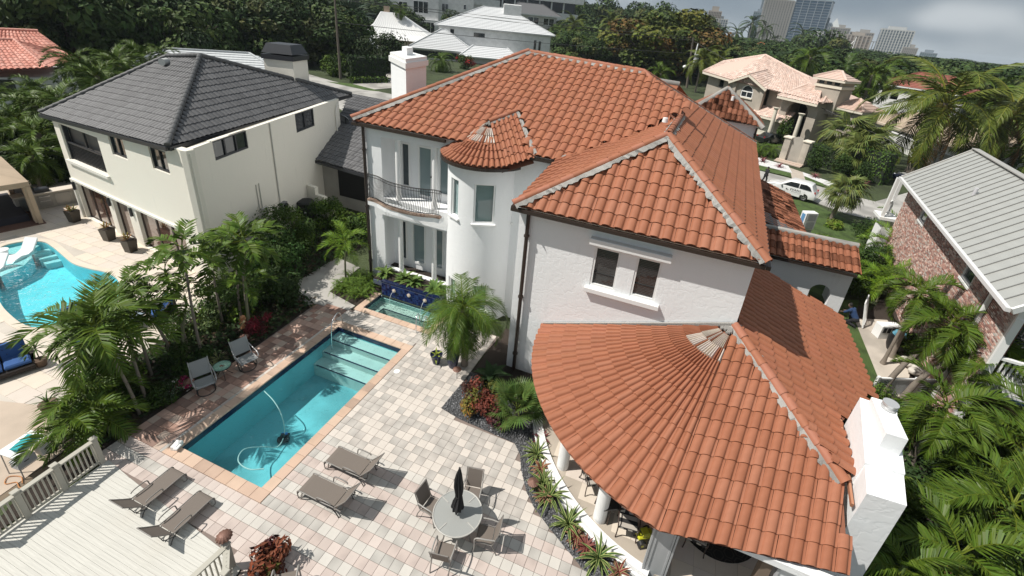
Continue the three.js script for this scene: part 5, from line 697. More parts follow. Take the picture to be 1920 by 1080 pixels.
// round glass table with folded umbrella and four sling chairs
{
  const t = thing('dining_table', 'round frosted glass patio table with a taupe metal rim', 'patio table', [-3.95, 0.02, -7.9]);
  new B().cyl(0, 0.715, 0, 0.69, 0.69, 0.012, 48).mesh('glass_top', M('frosted_glass', 0.50, 0.51, 0.49, { physical: true, trans: 0.45, thick: 0, rough: 0.5 }), t);
  new B().add(new THREE.TorusGeometry(0.7, 0.022, 8, 56), mat4(0, 0.715, 0, 0, Math.PI / 2)).mesh('rim', M('rim_metal', 0.42, 0.41, 0.38, { rough: 0.4 }), t, 0.8);
  for (let i = 0; i < 4; i++) { const a = i * Math.PI / 2 + 0.35, c = Math.cos(a), s = Math.sin(a); new B().tube([V(0.66 * c, 0.69, 0.66 * s), V(0.6 * c, 0.5, 0.6 * s), V(0.5 * c, 0.25, 0.5 * s), V(0.58 * c, 0.02, 0.58 * s)], 0.02, 16, 7).mesh('leg', mFrame, t); new B().bar(V(0.68 * c, 0.728, 0.68 * s), V(0.42 * c, 0.728, 0.42 * s), 0.03, 0.012).mesh('top_strut', mats.rim_metal, t); }
  new B().cyl(0, 0.05, 0, 0.27, 0.2, 0.1, 24).mesh('umbrella_foot', mDarkMetal, t);
  const u = thing('patio_umbrella', 'closed black market umbrella standing through the round table', 'umbrella', [-3.95, 0.02, -7.9], 0.4);
  new B().cyl(0, 1.2, 0, 0.02, 0.02, 2.3, 10).mesh('pole', mats.taupe_frame, u);
  const fold = new B(), l = []; const prof = [[0.9, 0.15], [0.98, 0.16], [1.25, 0.12], [1.42, 0.075], [1.5, 0.085], [1.8, 0.115], [2.1, 0.10], [2.35, 0.07], [2.5, 0.035], [2.56, 0.01]], NA = 32, ring = ([y, r], k) => Array.from({ length: NA }, (_, i) => { const a = i / NA * 6.283, w = r * (1 + 0.24 * Math.sin(a * 8 + y) + 0.12 * Math.sin(a * 3 + y * 3)); return V(w * Math.cos(a) + 0.02 * Math.sin(y * 5), y, w * Math.sin(a)); });
  for (let i = 0; i + 1 < prof.length; i++) { const a = ring(prof[i]), b = ring(prof[i + 1]); for (let k = 0; k < NA; k++) { const j = (k + 1) % NA; l.push(a[k], b[k], b[j], a[k], b[j], a[j]); } } fold.add(triGeo(l)); fold.mesh('canopy', M('black_canvas', 0.016, 0.016, 0.017, { map: T.fabric, rough: 0.9 }), u, 0.9);
  new B().add(new THREE.TorusGeometry(0.085, 0.014, 6, 20), mat4(0, 1.45, 0, 0, Math.PI / 2)).mesh('tie', M('black_tie', 0.01, 0.01, 0.01), u); new B().ball(0, 2.58, 0, 0.03).mesh('finial', mDarkMetal, u);
  function chair(label) { const c = thing('dining_chair', label, 'patio chair'), W = 0.52; // faces +x
    slingSheet([[0.26, 0.40], [0.23, 0.43], [0.0, 0.42], [-0.2, 0.40]], W - 0.05).mesh('seat_sling', mSling, c); slingSheet([[-0.22, 0.42], [-0.28, 0.62], [-0.35, 0.84], [-0.40, 0.98]], W - 0.05).mesh('back_sling', mSling, c);
    for (const s of [-1, 1]) { const z = s * W / 2; new B().tube([V(0.27, 0.41, z), V(0.0, 0.43, z), V(-0.21, 0.41, z), V(-0.29, 0.63, z), V(-0.41, 1.0, z)], 0.017, 24, 7).mesh('side_rail', mFrame, c); new B().tube([V(0.3, 0.0, z * 1.1), V(0.27, 0.3, z * 1.1), V(0.27, 0.58, z * 1.12), V(0.2, 0.64, z * 1.12), V(-0.05, 0.655, z * 1.12), V(-0.31, 0.64, z * 1.02)], 0.021, 30, 7).mesh('arm', M('pale_frame', 0.30, 0.285, 0.265, { rough: 0.4 }), c); new B().tube([V(-0.2, 0.41, z), V(-0.3, 0.2, z), V(-0.36, 0.0, z)], 0.017, 10, 6).mesh('rear_leg', mFrame, c); }
    new B().rod(V(0.28, 0.12, -W / 2 * 1.1), V(0.28, 0.12, W / 2 * 1.1), 0.014).rod(V(-0.41, 1.0, -W / 2), V(-0.41, 1.0, W / 2), 0.015).mesh('cross_bar', mFrame, c); return c; }
  const c0 = chair('sling chair on the lounger side of the round table, seen from behind its dark back'); c0.position.set(-4.85, 0.02, -7.95); c0.rotation.y = -0.1;
  const at = (l, x, z, a) => copy(c0, l, [x, 0.02, z], a);
  at('sling chair pushed in behind the closed umbrella, facing the camera', -3.95, -8.8, -1.35); at('sling chair on the veranda side of the round table', -3.0, -7.85, Math.PI + 0.22); at('sling chair on the near side of the round table, turned from the camera', -3.85, -6.95, 1.75);
  at('lone sling chair cut off by the picture edge beside the burgundy shrub', -7.1, -4.72, 2.2);
}
// garden rockers and the small mosaic table
{
  const mesh2 = M('grey_sling', 0.30, 0.31, 0.31, { map: T.fabric, rough: 0.85 });
  function rocker(label) { const c = thing('spring_chair', label, 'garden chair'), W = 0.56; slingSheet([[0.3, 0.42], [0.25, 0.45], [0, 0.43], [-0.2, 0.42]], W - 0.04).mesh('seat_sling', mesh2, c); slingSheet([[-0.26, 0.5], [-0.36, 0.72], [-0.47, 1.0]], W - 0.04).mesh('back_sling', mesh2, c);
    for (const s of [-1, 1]) { const z = s * W / 2; new B().tube([V(0.3, 0.42, z), V(0.0, 0.44, z), V(-0.22, 0.43, z), V(-0.48, 1.03, z)], 0.016, 20, 6).mesh('side_rail', M('silver_frame', 0.42, 0.42, 0.42, { rough: 0.35, metal: 0.4 }), c); new B().tube([V(-0.36, 0.75, z * 1.02), V(-0.1, 0.66, z * 1.15), V(0.22, 0.64, z * 1.15), V(0.32, 0.55, z * 1.1), V(0.2, 0.42, z)], 0.018, 24, 6).mesh('arm', mats.silver_frame, c); new B().add(new THREE.TorusGeometry(0.19, 0.016, 6, 24), mat4(0.02, 0.2, z * 0.9)).mesh('spring', mDarkMetal, c); }
    new B().add(new THREE.TorusGeometry(0.27, 0.016, 6, 28), mat4(0.02, 0.02, 0, 0, Math.PI / 2)).mesh('base_ring', mDarkMetal, c); return c; }
  const r0 = rocker('grey sling spring chair nearer the camera beside the mosaic table'); r0.position.set(-15.0, 0.02, -8.6); r0.rotation.y = -0.45; r0.scale.setScalar(1.1);
  copy(r0, 'grey sling spring chair behind the mosaic table, nearer the path', [-14.75, 0.02, -10.15], -0.3, 1.1);
  const t = thing('side_table', 'small round green mosaic side table between the spring chairs', 'side table', [-15.1, 0.02, -9.4]);
  const cv = document.createElement('canvas'); cv.width = cv.height = 128; const x = cv.getContext('2d'); x.fillStyle = '#7fa896'; x.fillRect(0, 0, 128, 128); reseed(4); for (let i = 0; i < 420; i++) { const a = rr(0, 6.28), r = rr(6, 62); x.fillStyle = r > 50 ? '#5b8a78' : pick(['#8fb8a6', '#9cc4b4', '#7da593', '#a8ccbc']); x.fillRect(64 + r * Math.cos(a) - 3, 64 + r * Math.sin(a) - 3, 5, 5); } x.fillStyle = '#8a3b24'; for (let i = 0; i < 16; i++) x.fillRect(64 + rr(-14, 12), 64 + rr(-12, 10), 7, 5); x.fillStyle = '#26262a'; x.fillRect(66, 52, 4, 10);
  const ct = new THREE.CanvasTexture(cv); ct.colorSpace = THREE.SRGBColorSpace; const top = new THREE.CircleGeometry(0.31, 32); top.rotateX(-Math.PI / 2); const tm = new THREE.MeshStandardMaterial({ map: ct, roughness: 0.4 }); tm.name = 'mosaic'; const d = mesh('mosaic_top', top, tm, t); d.position.y = 0.522;
  new B().add(new THREE.TorusGeometry(0.315, 0.018, 8, 36), mat4(0, 0.515, 0, 0, Math.PI / 2)).cyl(0, 0.505, 0, 0.31, 0.31, 0.02, 28).mesh('rim', mDarkMetal, t); for (let i = 0; i < 4; i++) { const a = i * 1.571 + 0.5; new B().tube([V(0.28 * Math.cos(a), 0.5, 0.28 * Math.sin(a)), V(0.12 * Math.cos(a), 0.28, 0.12 * Math.sin(a)), V(0.3 * Math.cos(a), 0.0, 0.3 * Math.sin(a))], 0.012, 14, 6).mesh('leg', mDarkMetal, t); }
}
// small things on the patio
{
  const blue = M('blue_glaze', 0.012, 0.018, 0.055, { rough: 0.15 });
  const p1 = thing('plant_pot', 'dark blue glazed pot with a small yellow-green plant beside the spa rail', 'plant pot', [-8.2, 0.02, -13.75]); new B().lathe([[0, 0], [0.15, 0], [0.2, 0.2], [0.25, 0.42], [0.27, 0.46], [0.23, 0.46], [0.2, 0.38], [0, 0.38]], 28).mesh('pot', blue, p1, 0.6); putCrown(p1, [strapLeaf({ len: 0.4, w: 0.09, rise: 0, droop: 1.2, col: [0.2, 0.24, 0.04] })], mLeaf, 12, V(0, 0.4, 0), 1.3, 0.3, { name: 'leaf' });
  const p2 = thing('plant_pot', 'tall dark blue glazed urn under the pygmy date palm', 'plant pot', [-7.45, 0.02, -13.85]); new B().lathe([[0, 0], [0.16, 0], [0.2, 0.1], [0.28, 0.6], [0.25, 0.85], [0.27, 0.9], [0.22, 0.9], [0.2, 0.8], [0, 0.8]], 28).mesh('pot', blue, p2, 0.6); putCrown(p2, [strapLeaf({ len: 0.5, w: 0.12, rise: 0, droop: 1.2, col: GREEN.dark })], mLeaf, 10, V(0, 0.82, 0), 1.3, 0.3, { name: 'leaf' });
  new B(); const lightProto = (label, x, z, y, group) => { const t = thing('path_light', label, 'garden light', [x, 0, z]); new B().cyl(0, y / 2, 0, 0.012, 0.012, y, 8).mesh('stake', mDarkMetal, t); const b = new B(), l = [], N = 32; for (let i = 0; i < N; i++) { const a = i / N * 6.283, c = (i + 1) / N * 6.283, r0 = 0.17 + 0.02 * (i % 2), r1 = 0.17 + 0.02 * ((i + 1) % 2); l.push(V(0, y + 0.1, 0), V(r1 * Math.cos(c), y, r1 * Math.sin(c)), V(r0 * Math.cos(a), y, r0 * Math.sin(a))); } b.add(triGeo(l)); b.mesh('copper_shade', M('aged_copper', 0.22, 0.115, 0.085, { metal: 0.3, rough: 0.6, map: T.mottle }), t); return t; };
  lightProto('copper mushroom light in the bed beside the nearer spring chair', -15.45, -8.35, 0.5); lightProto('copper mushroom light behind the farther spring chair', -15.85, -11.0, 0.55); lightProto('copper mushroom light above the deck rail corner', -16.3, -5.7, 0.75); lightProto('flat copper light in the gravel under the pygmy date palm', -6.95, -13.3, 0.5); lightProto('dark copper light between the striped dracaenas', -2.35, -9.95, 0.4);
  // metal flower ornament
  const f = thing('flower_ornament', 'large rust-coloured metal flower standing among the bed shrubs', 'garden ornament', [-16.2, 0.3, -11.2], 0.7); new B().cyl(0, 0.35, 0, 0.012, 0.012, 0.7, 8).mesh('stake', mDarkMetal, f);
  for (let i = 0; i < 9; i++) { const a = i / 9 * 6.283, b = new B(); b.ball(0, 0, 0, 0.12, 1.1, 0.18, 0.75, 12); const o = b.mesh('petal', M('rust_copper', 0.42, 0.20, 0.10, { rough: 0.4, metal: 0.3 }), f, 1); o.position.set(0.02, 0.72 + 0.2 * Math.sin(a), 0.2 * Math.cos(a) * 1.2); o.rotation.set(-a, 0, 0.9); o.position.x = 0.1; } new B().ball(0.12, 0.74, 0, 0.07).mesh('centre', M('pale_gold', 0.6, 0.5, 0.3, { rough: 0.4 }), f);
  // burgundy shrub in the foreground
  reseed(7); const bs = shrub('burgundy_shrub', 'rounded burgundy leafed shrub in the foreground beside the deck stair', -7.95, 0.42, -5.05, { rx: 0.48, ry: 0.42, rz: 0.48, n: 900, size: 0.2, cols: [[0.10, 0.028, 0.02], [0.16, 0.05, 0.025], [0.06, 0.02, 0.02], [0.10, 0.09, 0.02]], lumps: 14, narrow: 0.4, hollow: 0.7 }); new B().lathe([[0, 0], [0.2, 0], [0.26, 0.3], [0.24, 0.3], [0, 0.25]], 22).mesh('pot', M('clay_pot', 0.25, 0.12, 0.08), bs);
}
// deck rails
{
  const mV = M('vinyl_rail', 0.44, 0.42, 0.36, { map: T.streak, rough: 0.7 });
  function rail(name, label, pts, h = 1.05) { const t = thing(name, label, 'railing'); pts.forEach(([x, z]) => { const b = new B(); b.chamfer(x, h / 2 - 0.1, z, 0.13, h + 0.24, 0.13, 0.01).chamfer(x, h + 0.03, z, 0.17, 0.05, 0.17, 0.012); b.mesh('post', mV, t); });
    for (let i = 0; i + 1 < pts.length; i++) { const [a, b] = [pts[i], pts[i + 1]], A = (y) => V(a[0], y, a[1]), C = (y) => V(b[0], y, b[1]); new B().bar(A(h - 0.07), C(h - 0.07), 0.15, 0.045).mesh('top_rail', mV, t); new B().bar(A(0.13), C(0.13), 0.05, 0.07).mesh('bottom_rail', mV, t); const n = Math.round(A(0).distanceTo(C(0)) / 0.105); for (let k = 1; k < n; k++) { const p = A(0.53).lerp(C(0.53), k / n), s = new B(); s.box(p.x, p.y - 0.01, p.z, 0.034, 0.78, 0.034); s.mesh('baluster', mV, t); } } return t; }
  rail('deck_railing', 'weathered cream vinyl railing along the left edge of the deck', [[-15.0, -5.2], [-14.95, -4.22], [-14.9, -3.35], [-14.85, -2.5]]);
  const r2 = rail('stair_railing', 'short cream railing with shell-capped post at the bottom edge', [[-8.85, -4.62], [-8.3, -4.15], [-7.75, -3.7]], 0.95); const r3 = new B(); r3.bar(V(-8.85, 0.9, -4.62), V(-8.95, 0.9, -3.6), 0.14, 0.045); r3.mesh('top_rail', mV, r2); for (let k = 1; k < 9; k++) new B().box(-8.86 - 0.012 * k, 0.5, -4.62 + 0.11 * k, 0.034, 0.76, 0.034).mesh('baluster', mV, r2);
  const sh = thing('shell_light', 'ribbed copper shell light on the short railing post', 'post light', [-8.95, 1.0, -4.68], 0.4); new B().cyl(0, 0.04, 0, 0.04, 0.03, 0.1, 10).mesh('stem', mDarkMetal, sh); const b = new B(), l = [], N = 26; for (let j = 0; j < 5; j++) for (let i = 0; i < N; i++) { const P = (i, j) => { const a = i / N * 6.283, t = j / 5 * 1.45, r = 0.19 * Math.sin(t) * (1 + 0.07 * (i % 2 ? 1 : -1) * (j / 5)); return V(r * Math.cos(a), 0.1 + 0.15 * Math.cos(t), r * Math.sin(a)); }; l.push(P(i, j), P(i, j + 1), P(i + 1, j + 1), P(i, j), P(i + 1, j + 1), P(i + 1, j)); } b.add(triGeo(l)); b.mesh('shade', mats.aged_copper, sh);
}
// on the veranda: striped armchairs, tables, rug, a toy truck
{
  const st = tex(64, 0.26, (u) => u < 0.5 ? [0.02, 0.02, 0.02] : [0.45, 0.41, 0.36]); const mStripe = M('striped_cushion', 0.9, 0.9, 0.9, { map: st, rough: 0.9 });
  function chair(label) { const c = thing('veranda_chair', label, 'armchair'); new B().chamfer(0, 0.46, 0, 0.55, 0.12, 0.55, 0.03).mesh('seat_cushion', mStripe, c); const k = new B(); k.add(new THREE.BoxGeometry(0.1, 0.6, 0.55), mat4(-0.3, 0.8, 0, 0, 0, 0.25)); k.mesh('back_cushion', mStripe, c); for (const s of [-1, 1]) { new B().tube([V(0.28, 0, s * 0.3), V(0.24, 0.25, s * 0.28), V(0.28, 0.62, s * 0.3), V(0.1, 0.68, s * 0.31), V(-0.35, 0.66, s * 0.3)], 0.018, 20, 6).tube([V(-0.25, 0.4, s * 0.28), V(-0.3, 0.2, s * 0.28), V(-0.4, 0, s * 0.28)], 0.018, 10, 6).tube([V(-0.25, 0.4, s * 0.29), V(-0.34, 0.8, s * 0.29), V(-0.45, 1.15, s * 0.29)], 0.016, 10, 6).mesh('frame', M('bronze_frame', 0.05, 0.03, 0.022, { rough: 0.5 }), c); } return c; }
  const c0 = chair('striped cushion armchair facing the garden under the veranda'); c0.position.set(0.72, 0.17, -9.8); c0.rotation.y = -1.45; copy(c0, 'bronze armchair behind the second veranda column', [-0.6, 0.17, -10.75], -1.0);
  copy(c0, 'striped armchair on the dark patterned rug in the veranda shade', [2.7, 0.17, -10.25], -1.7);
  const tb = thing('veranda_table', 'dark mosaic table between the veranda armchairs', 'side table', [0.15, 0.17, -10.25]); new B().chamfer(0, 0.62, 0, 0.85, 0.06, 0.85, 0.02, 0.5).mesh('tabletop', M('dark_mosaic', 0.03, 0.026, 0.024, { bump: T.grit, bs: 0.01 }), tb); for (const [a, b] of [[1, 0], [-1, 0], [0, 1], [0, -1]]) new B().rod(V(a * 0.42, 0.6, b * 0.42), V(a * 0.5, 0, b * 0.5), 0.02).mesh('leg', mats.bronze_frame, tb);
  const cv = document.createElement('canvas'); cv.width = cv.height = 256; const x = cv.getContext('2d'); x.fillStyle = '#151412'; x.fillRect(0, 0, 256, 256); x.strokeStyle = '#3a3731'; x.lineWidth = 3; for (let i = -1; i < 9; i++) for (let j = -1; j < 9; j++) { const cx = i * 34 + (j % 2) * 17, cy = j * 30; x.beginPath(); for (let k = 0; k <= 6; k++) { const a = k * Math.PI / 3 + 0.52; x[k ? 'lineTo' : 'moveTo'](cx + 15 * Math.cos(a), cy + 15 * Math.sin(a)); } x.stroke(); }
  const rt = new THREE.CanvasTexture(cv); rt.colorSpace = THREE.SRGBColorSpace; const rm = new THREE.MeshStandardMaterial({ map: rt, roughness: 0.95 }); rm.name = 'rug_weave'; const rg = thing('round_rug', 'round dark rug with a linked hexagon pattern on the veranda floor', 'rug', [3.3, 0.176, -11.3]); const cg = new THREE.CylinderGeometry(1.25, 1.25, 0.012, 48); mesh('pile', cg, rm, rg);
  const tr = thing('toy_truck', 'yellow-green and black toy monster truck by the storm shutter', 'toy truck', [1.25, 0.17, -9.75], 0.6); new B().chamfer(0, 0.26, 0, 0.5, 0.12, 0.26, 0.03).chamfer(-0.02, 0.37, 0, 0.24, 0.12, 0.24, 0.03).mesh('body', M('lime_plastic', 0.5, 0.5, 0.03, { rough: 0.35 }), tr); new B().chamfer(-0.02, 0.37, 0, 0.25, 0.07, 0.2, 0.01).mesh('windows', mats.black_plastic, tr); for (const a of [-1, 1]) for (const b of [-1, 1]) { const w = new B(); w.add(new THREE.CylinderGeometry(0.13, 0.13, 0.11, 18), mat4(a * 0.17, 0.13, b * 0.19, 0, Math.PI / 2)); w.mesh('wheel', mats.black_plastic, tr); new B().add(new THREE.CylinderGeometry(0.05, 0.05, 0.115, 12), mat4(a * 0.17, 0.13, b * 0.19, 0, Math.PI / 2)).mesh('hub', mats.lime_plastic, tr); }
}
// ================================================================== the grey-roofed house next door and its terrace
const frameAt = (o, x, z, dx, dz) => { o.position.set(x, 0, z); o.rotation.y = Math.atan2(-dz, dx); return o; };
const mGreyWall = M('cream_stucco', 0.80, 0.765, 0.685, { map: T.wall, bump: T.stucco, bs: 0.003, rough: 0.9 }), mDarkFrame = M('charcoal_frame', 0.028, 0.03, 0.035, { rough: 0.4 }), mMirror = M('window_glass', 0.02, 0.026, 0.03, { rough: 0.04, physical: true, coat: 1 });
const mSlate = [M('grey_tile', 0.105, 0.105, 0.11, { map: T.clay, rough: 0.55 }), M('grey_tile_pale', 0.125, 0.125, 0.13, { map: T.clay, rough: 0.55 })];
function farWindow(parent, x0, x1, y0, y1, z, o = {}) {              // frame, panes and a sill in a wall that faces +z
  const g = sub(parent, 'window', [0, 0, z]), f = o.f ?? 0.07, mt = o.frame ?? mDarkFrame, b = new B(), n = o.n ?? 2; b.span(x0, x1, y1 - f, y1, -0.06, 0.03).span(x0, x1, y0, y0 + f, -0.06, 0.03); for (let i = 0; i <= n; i++) { const x = x0 + (x1 - x0) * i / n; b.span(x - f / 2, x + f / 2, y0 + f, y1 - f, -0.06, 0.03); } b.mesh('frame', mt, g);
  for (let i = 0; i < n; i++) new B().span(x0 + (x1 - x0) * i / n + f / 2, x0 + (x1 - x0) * (i + 1) / n - f / 2, y0 + f, y1 - f, -0.05, -0.03).mesh('pane', o.glass ?? mMirror, g);
  if (o.sill) new B().span(x0 - 0.08, x1 + 0.08, y0 - 0.1, y0, -0.02, 0.1).mesh('sill', o.sill, g); return g;
}
function layTiles(parent, mat, name = 'roof_tile', own = 0) {
  tiles.sort((a, b) => a.d - b.d); tiles.slice(0, own).forEach((t) => { const o = mesh(name, t.g, pick(mat), parent); o.applyMatrix4(t.m); });
  const by = new Map(); tiles.slice(own).forEach((t, i) => { const k = t.g.uuid + '|' + Math.floor(rnd() * mat.length); if (!by.has(k)) by.set(k, []); by.get(k).push(t); });
  for (const [k, l] of by) inst(l[0].g, mat[+k.split('|')[1]], l.map((t) => t.m), l.map(() => new THREE.Color().setScalar(rr(0.85, 1.15))), name, parent); tiles.length = 0;
}
function capRow(parent, a, b, r, mat, step = 0.4) { const d = b.clone().sub(a), n = Math.max(1, Math.round(d.length() / step)); for (let i = 0; i < n; i++) { const c = new B(); c.rod(a.clone().addScaledVector(d, i / n), a.clone().addScaledVector(d, (i + 1.06) / n), r * 1.08, r * 0.94, 8); c.mesh('ridge_cap', mat, parent, 1); } }
{
  const h = thing('grey_roof_house', 'two-storey cream house with dark grey tiled hip roof and glass doors to a terrace', 'house'); reseed(300);
  const fa = frameAt(sub(h, 'terrace_front'), -21.3, -13.85, 0.9929, 0.1193), si = frameAt(sub(h, 'side_front'), -21.3, -13.85, -0.262, -0.965);
  const dr = [[-12.75, -9.3, 0.06, 2.36], [-8.75, -7.15, 0.06, 2.36], [-6.3, -1.85, 0.06, 2.36]];
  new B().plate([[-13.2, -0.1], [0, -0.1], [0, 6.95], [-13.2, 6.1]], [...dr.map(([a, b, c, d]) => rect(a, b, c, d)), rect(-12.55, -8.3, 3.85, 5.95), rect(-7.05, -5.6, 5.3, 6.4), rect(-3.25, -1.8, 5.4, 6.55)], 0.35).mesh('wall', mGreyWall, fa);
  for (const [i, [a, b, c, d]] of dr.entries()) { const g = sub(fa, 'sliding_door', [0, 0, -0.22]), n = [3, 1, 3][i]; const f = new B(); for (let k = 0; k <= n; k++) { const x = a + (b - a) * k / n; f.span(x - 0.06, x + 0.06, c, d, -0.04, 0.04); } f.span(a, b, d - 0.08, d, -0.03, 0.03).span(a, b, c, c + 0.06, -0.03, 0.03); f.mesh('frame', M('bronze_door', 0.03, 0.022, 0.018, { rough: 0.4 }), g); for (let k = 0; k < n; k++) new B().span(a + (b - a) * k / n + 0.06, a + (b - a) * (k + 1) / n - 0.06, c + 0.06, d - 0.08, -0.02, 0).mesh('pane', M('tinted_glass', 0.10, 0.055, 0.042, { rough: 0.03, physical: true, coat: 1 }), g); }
  new B().span(-13.1, -1.5, 2.46, 2.58, 0, 0.12).span(-13.1, -12.95, 0, 2.46, 0, 0.1).mesh('door_surround', M('white_trim', 0.72, 0.70, 0.64, { rough: 0.7 }), fa); new B().span(-12.9, -1.6, -0.05, 0.05, -0.25, 0.3).mesh('threshold', mats.travertine_slab_0, fa);
  for (const x of [-12.98, -9.02, -6.72]) { const l = sub(fa, 'wall_lamp', [x, 0, 0.05]); new B().chamfer(0, 2.1, 0.02, 0.1, 0.5, 0.12, 0.01).mesh('lamp_body', mDarkFrame, l); }
  // recessed balcony
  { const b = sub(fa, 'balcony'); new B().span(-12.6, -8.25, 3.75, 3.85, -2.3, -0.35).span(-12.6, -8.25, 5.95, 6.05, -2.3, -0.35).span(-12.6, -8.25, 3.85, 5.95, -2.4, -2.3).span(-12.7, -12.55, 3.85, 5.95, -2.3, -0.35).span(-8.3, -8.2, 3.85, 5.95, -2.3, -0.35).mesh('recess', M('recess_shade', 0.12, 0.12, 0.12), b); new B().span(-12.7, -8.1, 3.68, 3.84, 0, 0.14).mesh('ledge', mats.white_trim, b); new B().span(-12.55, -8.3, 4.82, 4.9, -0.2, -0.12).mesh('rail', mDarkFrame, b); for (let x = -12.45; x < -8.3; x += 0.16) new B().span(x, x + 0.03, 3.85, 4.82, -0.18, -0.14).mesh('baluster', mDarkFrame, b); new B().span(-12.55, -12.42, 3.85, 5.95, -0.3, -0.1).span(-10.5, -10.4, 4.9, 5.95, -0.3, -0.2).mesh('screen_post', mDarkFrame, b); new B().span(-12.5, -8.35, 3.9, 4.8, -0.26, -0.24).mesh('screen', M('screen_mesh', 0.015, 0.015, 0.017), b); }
  farWindow(fa, -7.02, -5.63, 5.33, 6.38, -0.1, { f: 0.08 }); farWindow(fa, -3.22, -1.83, 5.43, 6.52, -0.1, { f: 0.08 });
  new B().plate([[0, -0.1], [14.6, -0.1], [14.6, 7.05], [0, 6.95]], [rect(1.65, 4.15, 6.02, 7.0), rect(8.8, 11.0, 5.8, 6.98)], 0.3).mesh('wall', mGreyWall, si);
  farWindow(si, 1.65, 4.15, 6.02, 7.0, -0.06, { n: 3, f: 0.09 }); farWindow(si, 8.8, 11.0, 5.8, 6.98, -0.06, { n: 2, f: 0.1 });
  const pc = M('conduit', 0.5, 0.48, 0.44, { rough: 0.6 }); new B().rod(V(6.1, 1.6, 0.05), V(6.15, 7.0, 0.05), 0.035).mesh('pipe', pc, si); new B().tube([V(14.1, 6.9, 0.2), V(14.0, 6.6, 0.1), V(13.9, 6.3, 0.08), V(13.9, 3.9, 0.08)], 0.06, 16, 8).mesh('downpipe', mats.white_trim, si); new B().rod(V(0.12, 0.2, 0.06), V(0.12, 6.8, 0.06), 0.045).mesh('downpipe', mGreyWall, si); for (const [x, y0, y1] of [[4.2, 2.3, 3.9], [4.45, 2.3, 3.9]]) new B().rod(V(x, y0, 0.04), V(x, y1, 0.04), 0.025).mesh('conduit', pc, si); new B().chamfer(6.3, 1.75, 0.12, 0.45, 0.6, 0.24, 0.02).mesh('meter_box', M('meter_grey', 0.2, 0.2, 0.2), si); new B().add(new THREE.CylinderGeometry(0.16, 0.16, 0.12, 18), mat4(6.3, 1.85, 0.28, 0, Math.PI / 2)).mesh('meter', mDarkFrame, si); new B().chamfer(4.5, 2.2, 0.1, 0.35, 0.4, 0.2, 0.02).mesh('junction_box', pc, si);
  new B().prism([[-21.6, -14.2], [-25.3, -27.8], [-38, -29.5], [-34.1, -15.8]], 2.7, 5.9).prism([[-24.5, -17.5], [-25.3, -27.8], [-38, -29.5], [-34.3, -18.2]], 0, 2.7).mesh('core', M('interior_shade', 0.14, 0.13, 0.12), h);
  // roof
  const roof = sub(h, 'roof'), E = { FL: V(-35.5, 6.2, -15.5), FR: V(-22.3, 7.0, -13.75), BR: V(-25.9, 7.0, -30.2), BL: V(-39, 6.3, -31.5), L: V(-31, 9.6, -20.3), R: V(-27.9, 10, -20.1) };
  (() => { const keep = tileG; const lowG = {}; tileStyle = (tp) => lowG[tp.toFixed(2)] ??= tileGeo(0.4, 0.55, tp, 0.032); })();
  const gg = tileGeo(0.3, 0.42, 1, 0.04); planeFacet([E.FL, E.FR, E.R, E.L], 0.3, 0.42, gg); planeFacet([E.FR, E.BR, E.R], 0.3, 0.42, gg);
  layTiles(roof, mSlate, 'roof_tile', 300); const dk = new B(); dk.quad(E.FL, E.FR, E.R, E.L).tri(E.FR, E.BR, E.R).quad(E.BR, E.BL, E.L, E.R).tri(E.BL, E.FL, E.L).quad(E.FL.clone().setY(6.0), E.FR.clone().setY(6.8), E.BR.clone().setY(6.8), E.BL.clone().setY(6.1)).mesh('roof_deck', M('dark_deck', 0.03, 0.03, 0.032), roof);
  for (const [a, b] of [[E.FR, E.R], [E.FL, E.L], [E.L, E.R], [E.BR, E.R]]) capRow(roof, a.clone().add(V(0, 0.08, 0)), b.clone().add(V(0, 0.08, 0)), 0.13, M('grey_cap', 0.09, 0.092, 0.095, { map: T.clay, rough: 0.6 }));
  const g = (a, b) => new B().bar(a, b, 0.13, 0.18).mesh('gutter', mDarkFrame, roof); g(E.FL.clone().add(V(0, -0.1, 0.05)), E.FR.clone().add(V(0, -0.1, 0.05))); g(E.FR.clone().add(V(0.05, -0.1, 0)), E.BR.clone().add(V(0.05, -0.1, 0)));
  { const v = new B(); v.add(new THREE.CylinderGeometry(0.2, 0.2, 0.45, 14), mat4(-30.0, 9.5, -19.4, 0.4, Math.PI / 2)); v.mesh('roof_vent', M('vent_grey', 0.45, 0.46, 0.45), roof); new B().cyl(-32.2, 8.5, -18.7, 0.06, 0.06, 0.3, 8).mesh('vent_pipe', mDarkFrame, roof); }
  const ch = sub(h, 'chimney', [-27.9, 0, -26.2], 0.25); new B().span(-1.05, 1.05, 7, 9.6, -0.9, 0.9).mesh('stack', mGreyWall, ch); const hd = new B(); hd.span(-1.15, 1.15, 9.6, 9.9, -1, 1).hull([V(-0.85, 10.6, -0.7), V(0.85, 10.6, -0.7), V(0.85, 10.6, 0.7), V(-0.85, 10.6, 0.7)], [V(-1.1, 10.0, -0.95), V(1.1, 10.0, -0.95), V(1.1, 10.0, 0.95), V(-1.1, 10.0, 0.95)]); hd.mesh('hood', mDarkFrame, ch);
  // lower wing behind, its own dark roof
  const an = sub(h, 'rear_wing'); tileStyle = ((c) => (tp) => c[tp.toFixed(2)] ??= tileGeo(0.4, 0.55, tp, 0.032))({});
